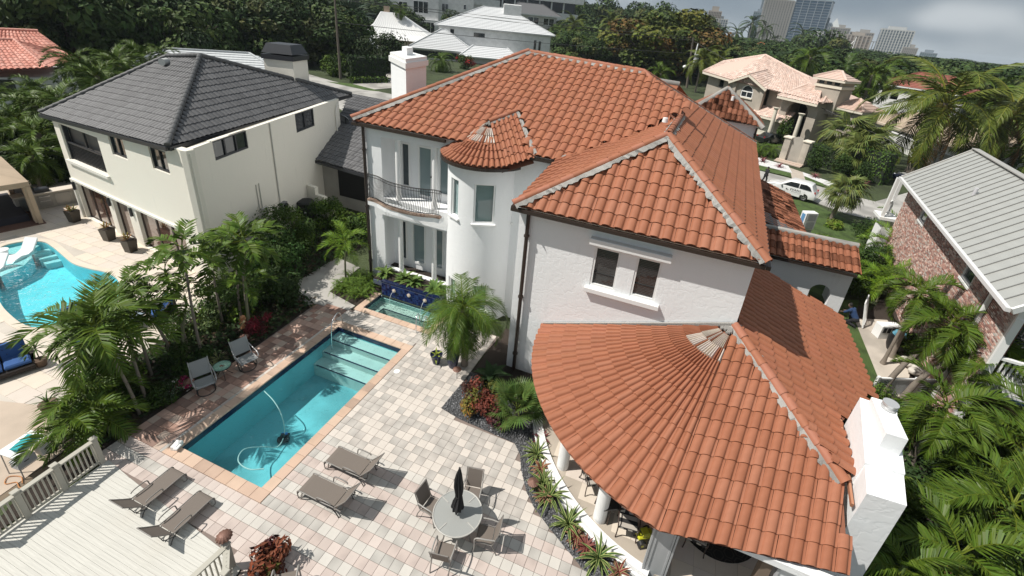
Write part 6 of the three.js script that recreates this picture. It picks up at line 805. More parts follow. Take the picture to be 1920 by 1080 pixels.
  const ag = tileGeo(0.3, 0.42, 1, 0.04), A = [V(-24.4, 3.5, -24.2), V(-19.6, 3.5, -23.7), V(-25.6, 5.2, -28.3), V(-20.6, 5.2, -28.0)]; planeFacet([A[0], A[1], A[3], A[2]], 0.3, 0.42, ag); const A2 = [V(-26, 4.9, -28.5), V(-20.4, 4.9, -28.2), V(-28.6, 6.4, -33.2), V(-22.5, 6.4, -32.9)]; planeFacet([A2[0], A2[1], A2[3], A2[2]], 0.3, 0.42, ag); layTiles(an, mSlate); new B().quad(A[0], A[1], A[3], A[2]).quad(A2[0], A2[1], A2[3], A2[2]).mesh('roof_deck', mats.dark_deck, an); new B().span(-25, -20, 0, 3.4, -28, -24.9).span(-27, -21, 0, 4.8, -33, -28.4).mesh('wall', M('wing_wall', 0.42, 0.40, 0.36, { map: T.mottle }), an); new B().span(-22.9, -20.4, 0.9, 3.0, -24.88, -24.84).mesh('doorway', M('dark_opening', 0.012, 0.012, 0.012), an); new B().bar(A[0].clone().add(V(0, -0.12, 0.05)), A[1].clone().add(V(0, -0.12, 0.05)), 0.14, 0.2).mesh('gutter', mDarkFrame, an);
  { const d = sub(h, 'satellite_dish', [-25.2, 5.6, -28.6]); const g2 = new THREE.SphereGeometry(0.55, 18, 6, 0, 6.283, 0, 0.9); g2.translate(0, -0.55, 0); const o = mesh('dish', g2, M('dish_grey', 0.25, 0.26, 0.27), d); o.rotation.set(-0.9, 0.6, 0); new B().rod(V(0, -0.6, 0), V(0, 0, 0), 0.03).mesh('mast', mDarkFrame, d); }
  // stepped wall beside the air conditioner
  const sw = solo(new B().plate([[0, 0], [2.5, 0], [2.5, 1.25], [1.75, 1.25], [1.75, 1.65], [0.95, 1.65], [0.95, 2.15], [0, 2.15]], [], 0.28, mat4(-23.9, 0, -22.75, -0.1)), 'stepped_wall', mGreyWall, 'low stucco wall with stepped top beside the grey-roofed house', 'wall');
  const ac = thing('air_conditioner', 'black round air conditioner unit between shrubs and the stepped wall', 'air conditioner', [-23.1, 0, -21.9]); const b = new B(); b.cyl(0, 0.75, 0, 0.55, 0.55, 1.2, 24); b.mesh('casing', M('black_casing', 0.012, 0.012, 0.013, { rough: 0.5 }), ac, 0.6); for (let i = 0; i < 8; i++) new B().add(new THREE.TorusGeometry(0.56, 0.012, 5, 28), mat4(0, 0.25 + i * 0.13, 0, 0, Math.PI / 2)).mesh('louvre_ring', M('black_louvre', 0.02, 0.02, 0.02), ac); new B().cyl(0, 1.38, 0, 0.57, 0.5, 0.1, 24).mesh('lid', mats.black_louvre, ac); new B().box(0.35, 0.8, 0.43, 0.12, 0.1, 0.02, 0.7).mesh('plate', mWhite, ac); new B().cyl(0, 0.08, 0, 0.65, 0.65, 0.16, 20).mesh('pad', mConcrete, ac);
}
{ // terrace things
  reseed(410); const mPot = M('bronze_planter', 0.055, 0.045, 0.032, { rough: 0.45, map: T.mottle });
  const pots = [[-34.0, -14.75, 'tapered bronze planter by the outdoor kitchen end of the glass doors'], [-30.0, -14.25, 'tapered bronze planter between the first and second glass doors'], [-27.75, -13.98, 'tapered bronze planter nearest the turquoise pool, between two glass doors']];
  pots.forEach(([x, z, l]) => { const t = thing('planter', l, 'planter', [x, 0, z], 0.12); t.scale.setScalar(0.74); const b = new B(); const q = (w, y) => [V(-w, y, -w), V(w, y, -w), V(w, y, w), V(-w, y, w)]; b.hull(q(0.36, 1.0), q(0.27, 0)); b.mesh('pot', mPot, t); const b2 = new B(); b2.span(-0.33, 0.33, 0.96, 1.01, -0.33, 0.33); b2.mesh('soil', mSoil, t); for (let k = 0; k < 4; k++) { const gs = [strapLeaf({ len: 0.5, w: 0.07, rise: 0, droop: 0.8, col: tint([0.22, 0.20, 0.05]) }), strapLeaf({ len: 0.45, w: 0.07, rise: 0, droop: 0.8, col: tint([0.28, 0.13, 0.05]) })]; putCrown(t, gs, mLeaf, 8, V(rr(-0.2, 0.2), 1.05 + rr(0, 0.25), rr(-0.2, 0.2)), 1.45, 0.5, { name: 'leaf' }); } });
  const mBlue = M('blue_cushion', 0.035, 0.105, 0.30, { map: T.fabric, rough: 0.9 }), mRat = M('dark_rattan', 0.035, 0.026, 0.022, { map: T.fabric, bump: T.grit, bs: 0.01, rough: 0.8 });
  function armchair(label, x, z, a, seats = 1) { const W = seats * 0.75 + 0.2, t = thing(seats > 1 ? 'garden_sofa' : 'rattan_chair', label, seats > 1 ? 'sofa' : 'armchair', [x, 0.02, z], a); const shell = new B(), n = 20, l = [], P = (i, y, r) => { const f = -1.75 + 3.5 * i / n; return V(-(r) * Math.cos(f) * 0.9 + 0.1, y, (W / 2 / 0.6) * r * Math.sin(f)); }, hh = (i) => 0.55 + 0.5 * Math.pow(Math.cos((-1.75 + 3.5 * i / n) / 1.25), 2) * (Math.abs(-1.75 + 3.5 * i / n) < 1.9 ? 1 : 0); for (let i = 0; i < n; i++) { const top = (k) => Math.max(0.58, hh(k)); l.push(P(i, 0.08, 0.58), P(i + 1, 0.08, 0.58), P(i + 1, top(i + 1), 0.62), P(i, 0.08, 0.58), P(i + 1, top(i + 1), 0.62), P(i, top(i), 0.62)); l.push(P(i, top(i), 0.62), P(i + 1, top(i + 1), 0.62), P(i + 1, top(i + 1), 0.54), P(i, top(i), 0.62), P(i + 1, top(i + 1), 0.54), P(i, top(i), 0.54)); l.push(P(i, 0.08, 0.5), P(i + 1, top(i + 1), 0.54), P(i + 1, 0.08, 0.5), P(i, 0.08, 0.5), P(i, top(i), 0.54), P(i + 1, top(i + 1), 0.54)); } shell.add(triGeo(l)); shell.chamfer(0.1, 0.2, 0, 0.9, 0.2, W * 0.92, 0.03); shell.mesh('rattan_shell', mRat, t);
    for (let k = 0; k < seats; k++) { const z0 = (k - (seats - 1) / 2) * 0.75; new B().chamfer(0.12, 0.40, z0, 0.66, 0.17, 0.7, 0.05).mesh('seat_cushion', mBlue, t); const b = new B(); b.add(new THREE.BoxGeometry(0.16, 0.6, 0.68, 1, 4, 4), mat4(-0.26, 0.74, z0, 0, 0, 0.18)); b.mesh('back_cushion', mBlue, t); for (const [yy, zz] of [[0.65, -0.18], [0.65, 0.18], [0.85, 0], [0.85, -0.25], [0.85, 0.25]]) new B().ball(-0.2 - (yy - 0.74) * 0.18 + 0.02, yy, z0 + zz, 0.025).mesh('button', M('navy_button', 0.02, 0.05, 0.16), t); } return t; }
  armchair('blue-cushioned rattan armchair half hidden by the broad leaning palm', -22.6, -8.75, -0.4); const pc = armchair('blue-cushioned rattan armchair with a cream pillow behind the thin palm stems', -20.6, -10.9, -1.9); new B().chamfer(0.1, 0.62, 0.1, 0.14, 0.4, 0.42, 0.04, 0.5).mesh('pillow', M('cream_pillow', 0.6, 0.56, 0.5), pc); armchair('blue-cushioned rattan armchair nearest the hedge, seen through the palm fronds', -20.2, -8.0, 2.2); armchair('blue tufted rattan sofa at the left picture edge', -22.05, -6.15, -0.35, 2);
  const ft = thing('coffee_table', 'grey-blue square coffee table between the blue armchairs', 'coffee table', [-21.3, 0.02, -9.6], 0.3); new B().chamfer(0, 0.42, 0, 1.3, 0.07, 1.3, 0.02).mesh('tabletop', M('slate_blue_top', 0.22, 0.27, 0.32, { rough: 0.35 }), ft); new B().chamfer(0, 0.2, 0, 1.0, 0.38, 1.0, 0.02).mesh('pedestal', mRat, ft);
  // in-pool loungers and table
  const il = (l, x, z, a) => { const t = thing('pool_lounger', l, 'pool lounger', [x, -0.2, z], a), p = [[-0.75, 0.75], [-0.3, 0.22], [0.0, 0.14], [0.35, 0.22], [0.75, 0.16], [0.95, 0.05]]; slingSheet(p, 0.62, 0.12).mesh('seat', M('white_resin', 0.76, 0.77, 0.78, { rough: 0.35 }), t); new B().box(0.1, 0.04, 0, 1.2, 0.1, 0.6).mesh('base', mats.white_resin, t); return t; };
  il('white moulded lounger standing in the shallow pool shelf', -32.0, -11.3, -1.15); il('white lounger end at the left picture edge in the turquoise pool', -31.2, -9.75, -1.15); const wt = thing('pool_table', 'low round white table in the shallow pool shelf', 'side table', [-32.6, -0.2, -10.8]); new B().cyl(0, 0.2, 0, 0.22, 0.26, 0.4, 22).cyl(0, 0.42, 0, 0.3, 0.3, 0.04, 24).mesh('body', mats.white_resin, wt);
  // outdoor kitchen and its awning hut
  const k = thing('outdoor_kitchen', 'stone outdoor kitchen counter with steel drawers beside the grey-roofed house', 'outdoor kitchen', [-37.2, 0, -15.4], Math.PI / 2 - 0.25); new B().span(-1.6, 1.6, 0, 0.95, -0.7, 0).mesh('counter_base', M('counter_stone', 0.45, 0.42, 0.37, { map: T.mottle }), k); new B().span(-1.65, 1.65, 0.95, 1.03, -0.75, 0.05).mesh('worktop', mTrav, k); for (const [a, b] of [[-1.45, -0.75], [-0.6, 0.0], [0.15, 0.9], [1.05, 1.5]]) new B().span(a, b, 0.15, 0.85, 0, 0.025).mesh('cabinet_door', M('dull_steel', 0.3, 0.29, 0.27, { rough: 0.4, metal: 0.5 }), k); for (const y of [0.5, 0.78]) new B().span(-0.55, -0.05, y, y + 0.03, 0.03, 0.06).mesh('handle', mats.steel, k); new B().chamfer(-0.3, 1.15, -0.35, 0.7, 0.25, 0.5, 0.05).mesh('grill', mDarkFrame, k);
  const gz = thing('garden_canopy', 'tan fabric canopy with scalloped edge over a dark seating corner', 'canopy', [-38.6, 0, -12.3], -0.25); const q = (w, d, y) => [V(-w, y, -d), V(w, y, -d), V(w, y, d), V(-w, y, d)]; new B().hull(q(0.6, 0.4, 3.3), q(3.1, 2.3, 2.65)).hull(q(3.1, 2.3, 2.65), q(3.1, 2.3, 2.35)).mesh('fabric_top', M('tan_canvas', 0.50, 0.39, 0.28, { map: T.mottle, rough: 0.9 }), gz); for (const [a, b] of [[-3, -2.2], [3, -2.2], [3, 2.2], [-3, 2.2]]) new B().span(a - 0.1, a + 0.1, 0, 2.4, b - 0.1, b + 0.1).mesh('post', mats.tan_canvas, gz); for (const x of [2.75, -2.75]) new B().span(x - 0.25, x + 0.25, 0.1, 2.35, -2.2, -2.0).mesh('curtain', mats.tan_canvas, gz); new B().span(-2.9, 2.9, 0.0, 2.4, -2.3, -2.22).mesh('back_screen', M('dark_screen', 0.02, 0.018, 0.016), gz); new B().span(-2.5, 2.3, 0.02, 0.45, -1.9, 1.6).mesh('dark_seating', M('dark_cushion', 0.02, 0.02, 0.03), gz); new B().span(-3.2, 3.2, 0, 0.05, -2.4, 2.4).mesh('brick_floor', M('brick_floor', 0.16, 0.09, 0.07, { map: T.mottle }), gz);
  // folding table with towels
  const tb = thing('folding_table', 'white folding table with turquoise towels on the tan deck', 'folding table', [-16.68, 0.03, -4.32], 0.12); new B().chamfer(0, 0.9, 0, 0.66, 0.05, 0.86, 0.012).mesh('tabletop', M('white_top', 0.82, 0.82, 0.8, { rough: 0.5 }), tb); for (const a of [-1, 1]) for (const b of [-1, 1]) new B().rod(V(a * 0.28, 0.88, b * 0.38), V(a * 0.3, 0, b * 0.4), 0.016).mesh('leg', mats.silver_frame, tb); new B().rod(V(0.29, 0.35, -0.4), V(0.29, 0.35, 0.4), 0.012).mesh('crossbar', mats.silver_frame, tb);
  const tw = thing('beach_towels', 'folded turquoise beach towels lying on the white folding table', 'towels', [-16.62, 0.955, -4.35], 0.2); for (let i = 0; i < 3; i++) { const b = new B(); b.chamfer(0.02 * i, 0.03 + 0.045 * i, 0.02 * i, 0.26, 0.045, 0.56, 0.02, 0.08 * i); b.mesh('towel', M('turquoise_towel', 0.03, 0.36, 0.40, { bump: T.grit, bs: 0.01, rough: 0.95 }), tw); }
  for (const [z, w, l] of [[-4.15, 0.45, 'larger grey storage bin under the white folding table'], [-4.62, 0.28, 'smaller white storage bin under the white folding table']]) { const bn = thing('storage_bin', l, 'storage bin', [-16.5, 0.4, z], 0.12); new B().chamfer(0, 0.15, 0, 0.3, 0.3, w, 0.02).mesh('tub', M(l.startsWith('l') ? 'bin_grey' : 'bin_white', l.startsWith('l') ? 0.42 : 0.6, l.startsWith('l') ? 0.43 : 0.6, 0.45 + (l.startsWith('l') ? 0 : 0.13), { rough: 0.5 }), bn); new B().box(0.152, 0.2, 0, 0.01, 0.03, 0.12).mesh('handle', mDarkFrame, bn); }
  const cord = new B(); cord.tube([V(-15.9, 0.06, -3.9), V(-16.1, 0.06, -3.75), V(-16.4, 0.06, -3.8), V(-16.6, 0.06, -3.65), V(-16.8, 0.06, -3.8), V(-16.5, 0.06, -3.95), V(-16.2, 0.06, -3.85)], 0.012, 60, 5, false); solo(cord, 'extension_cord', M('orange_cord', 0.5, 0.22, 0.08), 'orange cord coiled on the tan deck under the folding table', 'cord', null, 1);
  for (const [x, z, l, s] of [[-18.6, -5.75, 'potted spiky plant on the tan deck near the areca clump', 1], [-21.4, -6.9, 'thin-stemmed potted plant beside the blue tufted sofa', 0.8]]) { const t = thing('plant_pot', l, 'plant pot', [x, 0.03, z]); new B().lathe([[0, 0], [0.18 * s, 0], [0.26 * s, 0.38 * s], [0.22 * s, 0.38 * s], [0, 0.32 * s]], 20).mesh('pot', M('brown_pot', 0.14, 0.09, 0.06), t); const y = s < 1 ? 0.9 : 0.4; new B().rod(V(0, 0.2, 0), V(0, y, 0), 0.02).mesh('stem', mBark, t); putCrown(t, [strapLeaf({ len: 0.55, w: 0.05, rise: 0, droop: 1.1, col: [0.07, 0.11, 0.03] })], mLeaf, 22, V(0, y, 0), 1.3, -0.1, { name: 'leaf' }); }
}
// ================================================================== the brick house on the right and the side yard
{
  reseed(500); const h = thing('brick_house', 'red brick house with grey standing-seam metal roof and white balcony', 'house'), W = frameAt(sub(h, 'side_wall'), 12.2, -19.4, 0.1213, -0.9926); // x runs away from the camera along the wall; outside is -x of the world
  W.rotation.y = Math.atan2(0.9926, 0.1213) + Math.PI; W.position.set(14.35, 0, -37.1);                                  // now local x runs towards the camera, z points out of the wall
  const Lw = 17.85, win = [[Lw - 13.65, Lw - 12.55, 4.85, 5.75], [Lw - 5.2, Lw - 4.05, 4.9, 5.8]];
  new B().plate(rect(0, Lw, -0.1, 6.15), win.map(([a, b, c, d]) => rect(a, b, c, d)), 0.3).mesh('mortar_wall', M('pale_mortar', 0.62, 0.57, 0.52, { map: T.mottle, rough: 0.95 }), W);
  const bg = new THREE.BoxGeometry(0.192, 0.054, 0.02); bg.deleteAttribute('uv'); const bu = boxUV(bg.toNonIndexed()), ms = [], cs = [], cols = [[0.52, 0.32, 0.26], [0.42, 0.23, 0.19], [0.60, 0.45, 0.39], [0.68, 0.58, 0.52], [0.33, 0.18, 0.15], [0.55, 0.36, 0.30]];
  for (let r = 0; r < 80; r++) for (let c = 0; c < 82; c++) { const x = 0.12 + c * 0.218 + (r % 2) * 0.109, y = 0.03 + r * 0.0765; if (x > Lw - 0.11 || win.some(([a, b, d, e]) => x > a - 0.1 && x < b + 0.1 && y > d - 0.04 && y < e + 0.04)) continue; ms.push(mat4(x, y, 0.006)); cs.push(new THREE.Color().setRGB(...tint(pick(cols), 0.8, 1.2))); }
  inst(bu, M('brick', 1, 1, 1, { map: T.mottle, rough: 0.9 }), ms, cs, 'bricks', W);
  for (const [a, b, c, d] of win) farWindow(W, a, b, c, d, -0.04, { n: 1, f: 0.1, frame: mWhite, sill: mWhite });
  new B().span(Lw - 2.0, Lw - 1.85, 0, 5.9, 0.02, 0.14).mesh('downpipe', mWhite, W);
  // metal roof
  const roof = sub(h, 'roof'), E0 = V(13.75, 6.28, -37.4), E1 = V(11.55, 6.28, -18.7), R0 = V(17.3, 8.65, -38.3), R1 = V(15.1, 8.65, -19.6), F0 = V(21, 6.28, -38.9), F1 = V(18.8, 6.28, -20.3), mMet = M('metal_roof', 0.47, 0.475, 0.45, { map: T.streak, rough: 0.42, metal: 0.25 });
  new B().hull([E0, E1, R1, R0], [E0, E1, R1, R0].map((p) => p.clone().setY(p.y - 0.09))).hull([R0, R1, F1, F0], [R0, R1, F1, F0].map((p) => p.clone().setY(p.y - 0.09))).mesh('roof_panel', mMet, roof);
  for (let i = 0; i <= 27; i++) { const t = i / 27, a = E0.clone().lerp(E1, t), b = R0.clone().lerp(R1, t); new B().bar(a.add(V(0, 0.025, 0)), b.add(V(0, 0.025, 0)), 0.03, 0.05).mesh('seam', M('roof_seam', 0.20, 0.20, 0.195, { rough: 0.6 }), roof); }
  new B().bar(R0.clone().add(V(0, 0.05, 0)), R1.clone().add(V(0, 0.05, 0)), 0.4, 0.05).mesh('ridge_cap', M('ridge_metal', 0.36, 0.35, 0.33, { rough: 0.5 }), roof); new B().bar(E0.clone().add(V(-0.08, -0.06, 0)), E1.clone().add(V(-0.08, -0.06, 0)), 0.16, 0.15).mesh('gutter', M('white_gutter', 0.68, 0.68, 0.68, { rough: 0.4 }), roof); new B().bar(E0, R0, 0.1, 0.14).mesh('rake_trim', mats.ridge_metal, roof); new B().bar(E1.clone().add(V(0, -0.05, 0.06)), R1.clone().add(V(0, -0.05, 0.06)), 0.08, 0.24).mesh('rake_trim', mWhite, roof); new B().cyl(14.6, 7.55, -30.4, 0.09, 0.09, 0.5, 10).mesh('vent_pipe', M('vent_metal', 0.5, 0.5, 0.52), roof);
  // gable end with the white balcony
  const G = sub(h, 'balcony_front', [12.2, 0, -19.5], -0.1); new B().span(0, 7, -0.1, 6.1, -2.2, -2.0).mesh('brick_back', M('brick_back', 0.24, 0.11, 0.085, { map: T.grit, rough: 0.9 }), G); new B().poly([V(0, 6.1, 0.02), V(7, 6.1, 0.02), V(3.2, 8.4, 0.02)]).mesh('gable_board', mWhite, G);
  new B().span(0, 7, 2.75, 3.05, -2.0, 0.35).span(0, 7, 2.4, 2.75, 0.2, 0.36).mesh('balcony_slab', mWhite, G); new B().span(0.1, 7, 2.46, 2.6, 0.36, 0.40).mesh('navy_stripe', M('navy_stripe', 0.02, 0.05, 0.11), G); new B().span(0, 7, 5.7, 6.1, -0.2, 0.2).mesh('beam', mWhite, G);
  for (const x of [0.12, 2.3, 4.6]) { new B().span(x - 0.12, x + 0.12, 3.05, 5.7, 0, 0.24).mesh('post', mWhite, G); new B().span(x - 0.12, x + 0.12, 0, 2.4, 0, 0.24).mesh('post', mWhite, G); }
  new B().span(0.2, 7, 3.95, 4.05, 0.05, 0.2).span(0.2, 7, 3.15, 3.22, 0.08, 0.16).mesh('rail', mWhite, G); for (let x = 0.4; x < 6; x += 0.16) new B().span(x, x + 0.06, 3.2, 3.95, 0.09, 0.15).mesh('baluster', mWhite, G);
  farWindow(G, 0.9, 4.2, 3.2, 5.3, -1.96, { n: 2, frame: mDarkFrame }); new B().span(0.02, 0.4, -0.1, 6.1, -2.0, 0).mesh('corner_brick', mats.brick_back, G);
  // far porch corner
  const P = sub(h, 'porch', [13.6, 0, -37.9]); for (const [x, z] of [[0.15, 0.1], [0.75, -0.9]]) new B().span(x - 0.1, x + 0.1, 3.2, 6.1, z - 0.1, z + 0.1).mesh('post', mWhite, P); new B().bar(V(0.15, 4.2, 0.1), V(0.75, 4.2, -0.9), 0.08, 0.08).bar(V(0.15, 3.4, 0.1), V(0.75, 3.4, -0.9), 0.08, 0.08).mesh('rail', mWhite, P); for (let i = 1; i < 6; i++) new B().box(0.15 + i * 0.1, 3.8, 0.1 - i * 0.167, 0.05, 0.8, 0.05).mesh('baluster', mWhite, P); new B().span(0, 1.2, 3.0, 3.2, -1.2, 0.3).span(0.4, 1.4, -0.1, 3.0, -1.2, 0.1).mesh('slab', mWhite, P);
  solo(new B().span(14.8, 20.5, -0.1, 6.1, -37.5, -21.9), 'house_core', mats.brick_back, 'rear brick mass of the house under the metal roof', 'house').userData.kind = 'structure';
}
{ // palms and shrubs along the brick house
  reseed(620); const mA = mPalm;
  function stout(label, x, z, lean, h, n, sc, r = 0.13) { const t = thing('palm_tree', label, 'palm tree', [x, 0, z]); const top = trunkTo(t, 0, 0, h, r, r * 0.7, lean, mTrunk, 'trunk', 0.06), cr = sub(t, 'crown'); const s = new B(); s.rod(top.clone(), top.clone().add(V(lean[0] * 0.1, 0.7, lean[1] * 0.1)), r * 0.75, r * 0.5, 10); s.mesh('crown_shaft', mats.crown_shaft, cr, 1); putCrown(cr, F.ado, mA, Math.max(10, n - 3), top.clone().add(V(lean[0] * 0.1, 0.7, lean[1] * 0.1)), 1.25, -0.75, { scale: sc * 0.9, drop: 0.25 }); if (n > 14) { for (let i = 0; i < 2; i++) { const o = mesh('dry_frond', pick(F.adoDry), mDry, cr); o.position.copy(top).y += 0.4; o.rotation.order = 'YZX'; o.rotation.set(0, rr(0, 6.28), -1.15); o.scale.setScalar(sc * 0.85); } } return t; }
  stout('leaning stout palm with grey trunk behind the white fence, left of the pair', 10.4, -20.9, [1.2, -0.5], 3.3, 17, 1.25); stout('leaning stout palm with the darkest trunk, its crown before the white balcony', 11.3, -21.0, [1.3, -0.1], 3.1, 18, 1.25); stout('palm with yellowish fronds before the middle of the brick wall', 11.7, -24.3, [0.2, -0.6], 3.0, 15, 1.1); stout('thin palm between the bin and the brick wall', 11.1, -23.4, [0.2, -0.3], 3.3, 13, 1.0, 0.08); stout('palm brushing the balcony post of the brick house', 12.2, -20.0, [0.5, 0.3], 2.9, 14, 1.05);
  stout('large palm just behind the big veranda chimney', 10.3, -17.0, [0.2, -0.2], 2.1, 17, 1.3); stout('dense palm at the right edge below the balcony', 12.0, -16.2, [0.2, 0.2], 2.0, 17, 1.35); stout('palm with broad fronds low at the right picture edge', 10.9, -13.8, [0.1, 0.1], 1.7, 18, 1.35); stout('palm in the lower right corner of the picture', 9.4, -12.1, [0, 0.1], 0.9, 17, 1.3); stout('dark palm in the shade below the veranda chimney', 7.8, -11.3, [0.2, 0], 0.5, 14, 1.0); stout('palm against the right edge beneath the lower balcony', 13.2, -17.8, [0.2, 0], 2.0, 15, 1.25); stout('low palm at the bottom right picture edge', 9.2, -9.8, [0, 0], 0.3, 15, 1.2);
  clusterPalm('fresh green areca palm against the far end of the brick wall', [[14.2, -36.0, 1.6, 0.2, 0, 12, 1.35], [14.0, -35.2, 1.0, -0.3, 0.2, 10, 1.2]], 'areca'); clusterPalm('areca palm with dull tips in the hedge below the brick wall', [[12.9, -31.0, 1.4, 0.1, 0.1, 12, 1.2], [12.6, -30.3, 0.9, -0.3, 0.2, 10, 1.1]], 'areca'); clusterPalm('bright bamboo palm at the street end of the brick wall', [[16.0, -40.2, 1.6, 0, 0, 12, 1.3]], 'areca');
  const bush = (l, x, z, y, r, h, n, cols, size = 0.16) => shrub('shrub', l, x, y, z, { rx: r, ry: h, rz: r * 0.9, n, size, cols, lumps: 18, lump: 0.45 });
  bush('wide dark hedge shrub beside the arched wing', 11.6, -31.5, 0.9, 1.9, 0.95, 4800, [GREEN.dark, GREEN.palm]); bush('dark shrub behind the arched wing corner', 11.0, -33.8, 0.8, 1.6, 0.85, 3600, [GREEN.dark, [0.05, 0.10, 0.02]]); bush('tall dark shrub between the brick wall and the lawn', 13.4, -33.6, 1.2, 1.8, 1.3, 4600, [GREEN.dark, [0.03, 0.06, 0.015]]); bush('clipped dark shrub in front of the brick house porch', 15.4, -41.5, 0.8, 1.9, 1.0, 3800, [GREEN.dark, [0.03, 0.06, 0.015]]); bush('pale green ground shrub on the lawn by the wall air conditioner', 10.6, -38.2, 0.35, 1.3, 0.45, 2400, [GREEN.fresh, GREEN.palm], 0.12); bush('yellow-green cycad clump under the street fan palm', 12.6, -42.8, 0.3, 0.7, 0.4, 1100, [GREEN.yellow, GREEN.fresh], 0.2); bush('low bright shrub by the house wall near the white car', 8.6, -44.6, 0.4, 1.0, 0.5, 1600, [GREEN.fresh, GREEN.palm]); bush('shrub along the chimney side of the veranda', 8.6, -14.2, 0.6, 1.2, 0.8, 3000, [GREEN.palm, GREEN.yellow]); bush('dark hedge in the shade right of the veranda chimney', 9.3, -18.6, 0.8, 1.2, 0.9, 3400, [[0.07, 0.13, 0.02], GREEN.palm], 0.12); bush('small bush behind the dark stems at the brick wall foot', 12.4, -24.9, 0.6, 0.8, 0.6, 1600, [GREEN.dark, GREEN.palm]); bush('dark filler shrub under the right edge palms', 11.4, -15.4, 0.7, 1.7, 0.9, 3600, [GREEN.dark]); bush('dark filler shrub in the lower right corner', 9.6, -11.0, 0.4, 1.8, 0.6, 3200, [GREEN.dark]); bush('dark shrub behind the lower balcony palms', 13.0, -18.4, 0.8, 1.4, 1.0, 3000, [GREEN.dark]);
  const gl = thing('ground_cover', 'leafy ground cover in the shade along the brick house', 'ground cover'); gl.userData.kind = 'stuff'; const l = new L(); for (let i = 0; i < 9000; i++) { const x = rr(7.2, 14.5), z = rr(-20.5, -8.5); const s = rr(0.08, 0.2), a = rr(0, 6.28), p = V(x, rr(0.0, 0.35), z), c = tint([0.03, 0.055, 0.018]), d = V(Math.cos(a) * s, rr(-0.03, 0.08), Math.sin(a) * s), q = V(-Math.sin(a) * s * 0.35, 0, Math.cos(a) * s * 0.35); l.tri(p, p.clone().add(d).add(q), p.clone().addScaledVector(d, 2), c); l.tri(p, p.clone().addScaledVector(d, 2), p.clone().add(d).sub(q), c); } mesh('leaves', l.geo(), mLeaf, gl);
  const st = thing('fan_palm', 'fan palm on the lawn in front of the lettered white car', 'palm tree', [12.9, 0, -45.2]); const top = trunkTo(st, 0, 0, 2.7, 0.17, 0.13, [0.35, 0], mTrunk); putCrown(sub(st, 'crown'), F.fan2, mPalm, 30, top, 1.2, -0.9, { scale: 1.1, name: 'leaf', drop: 0.2 });
}
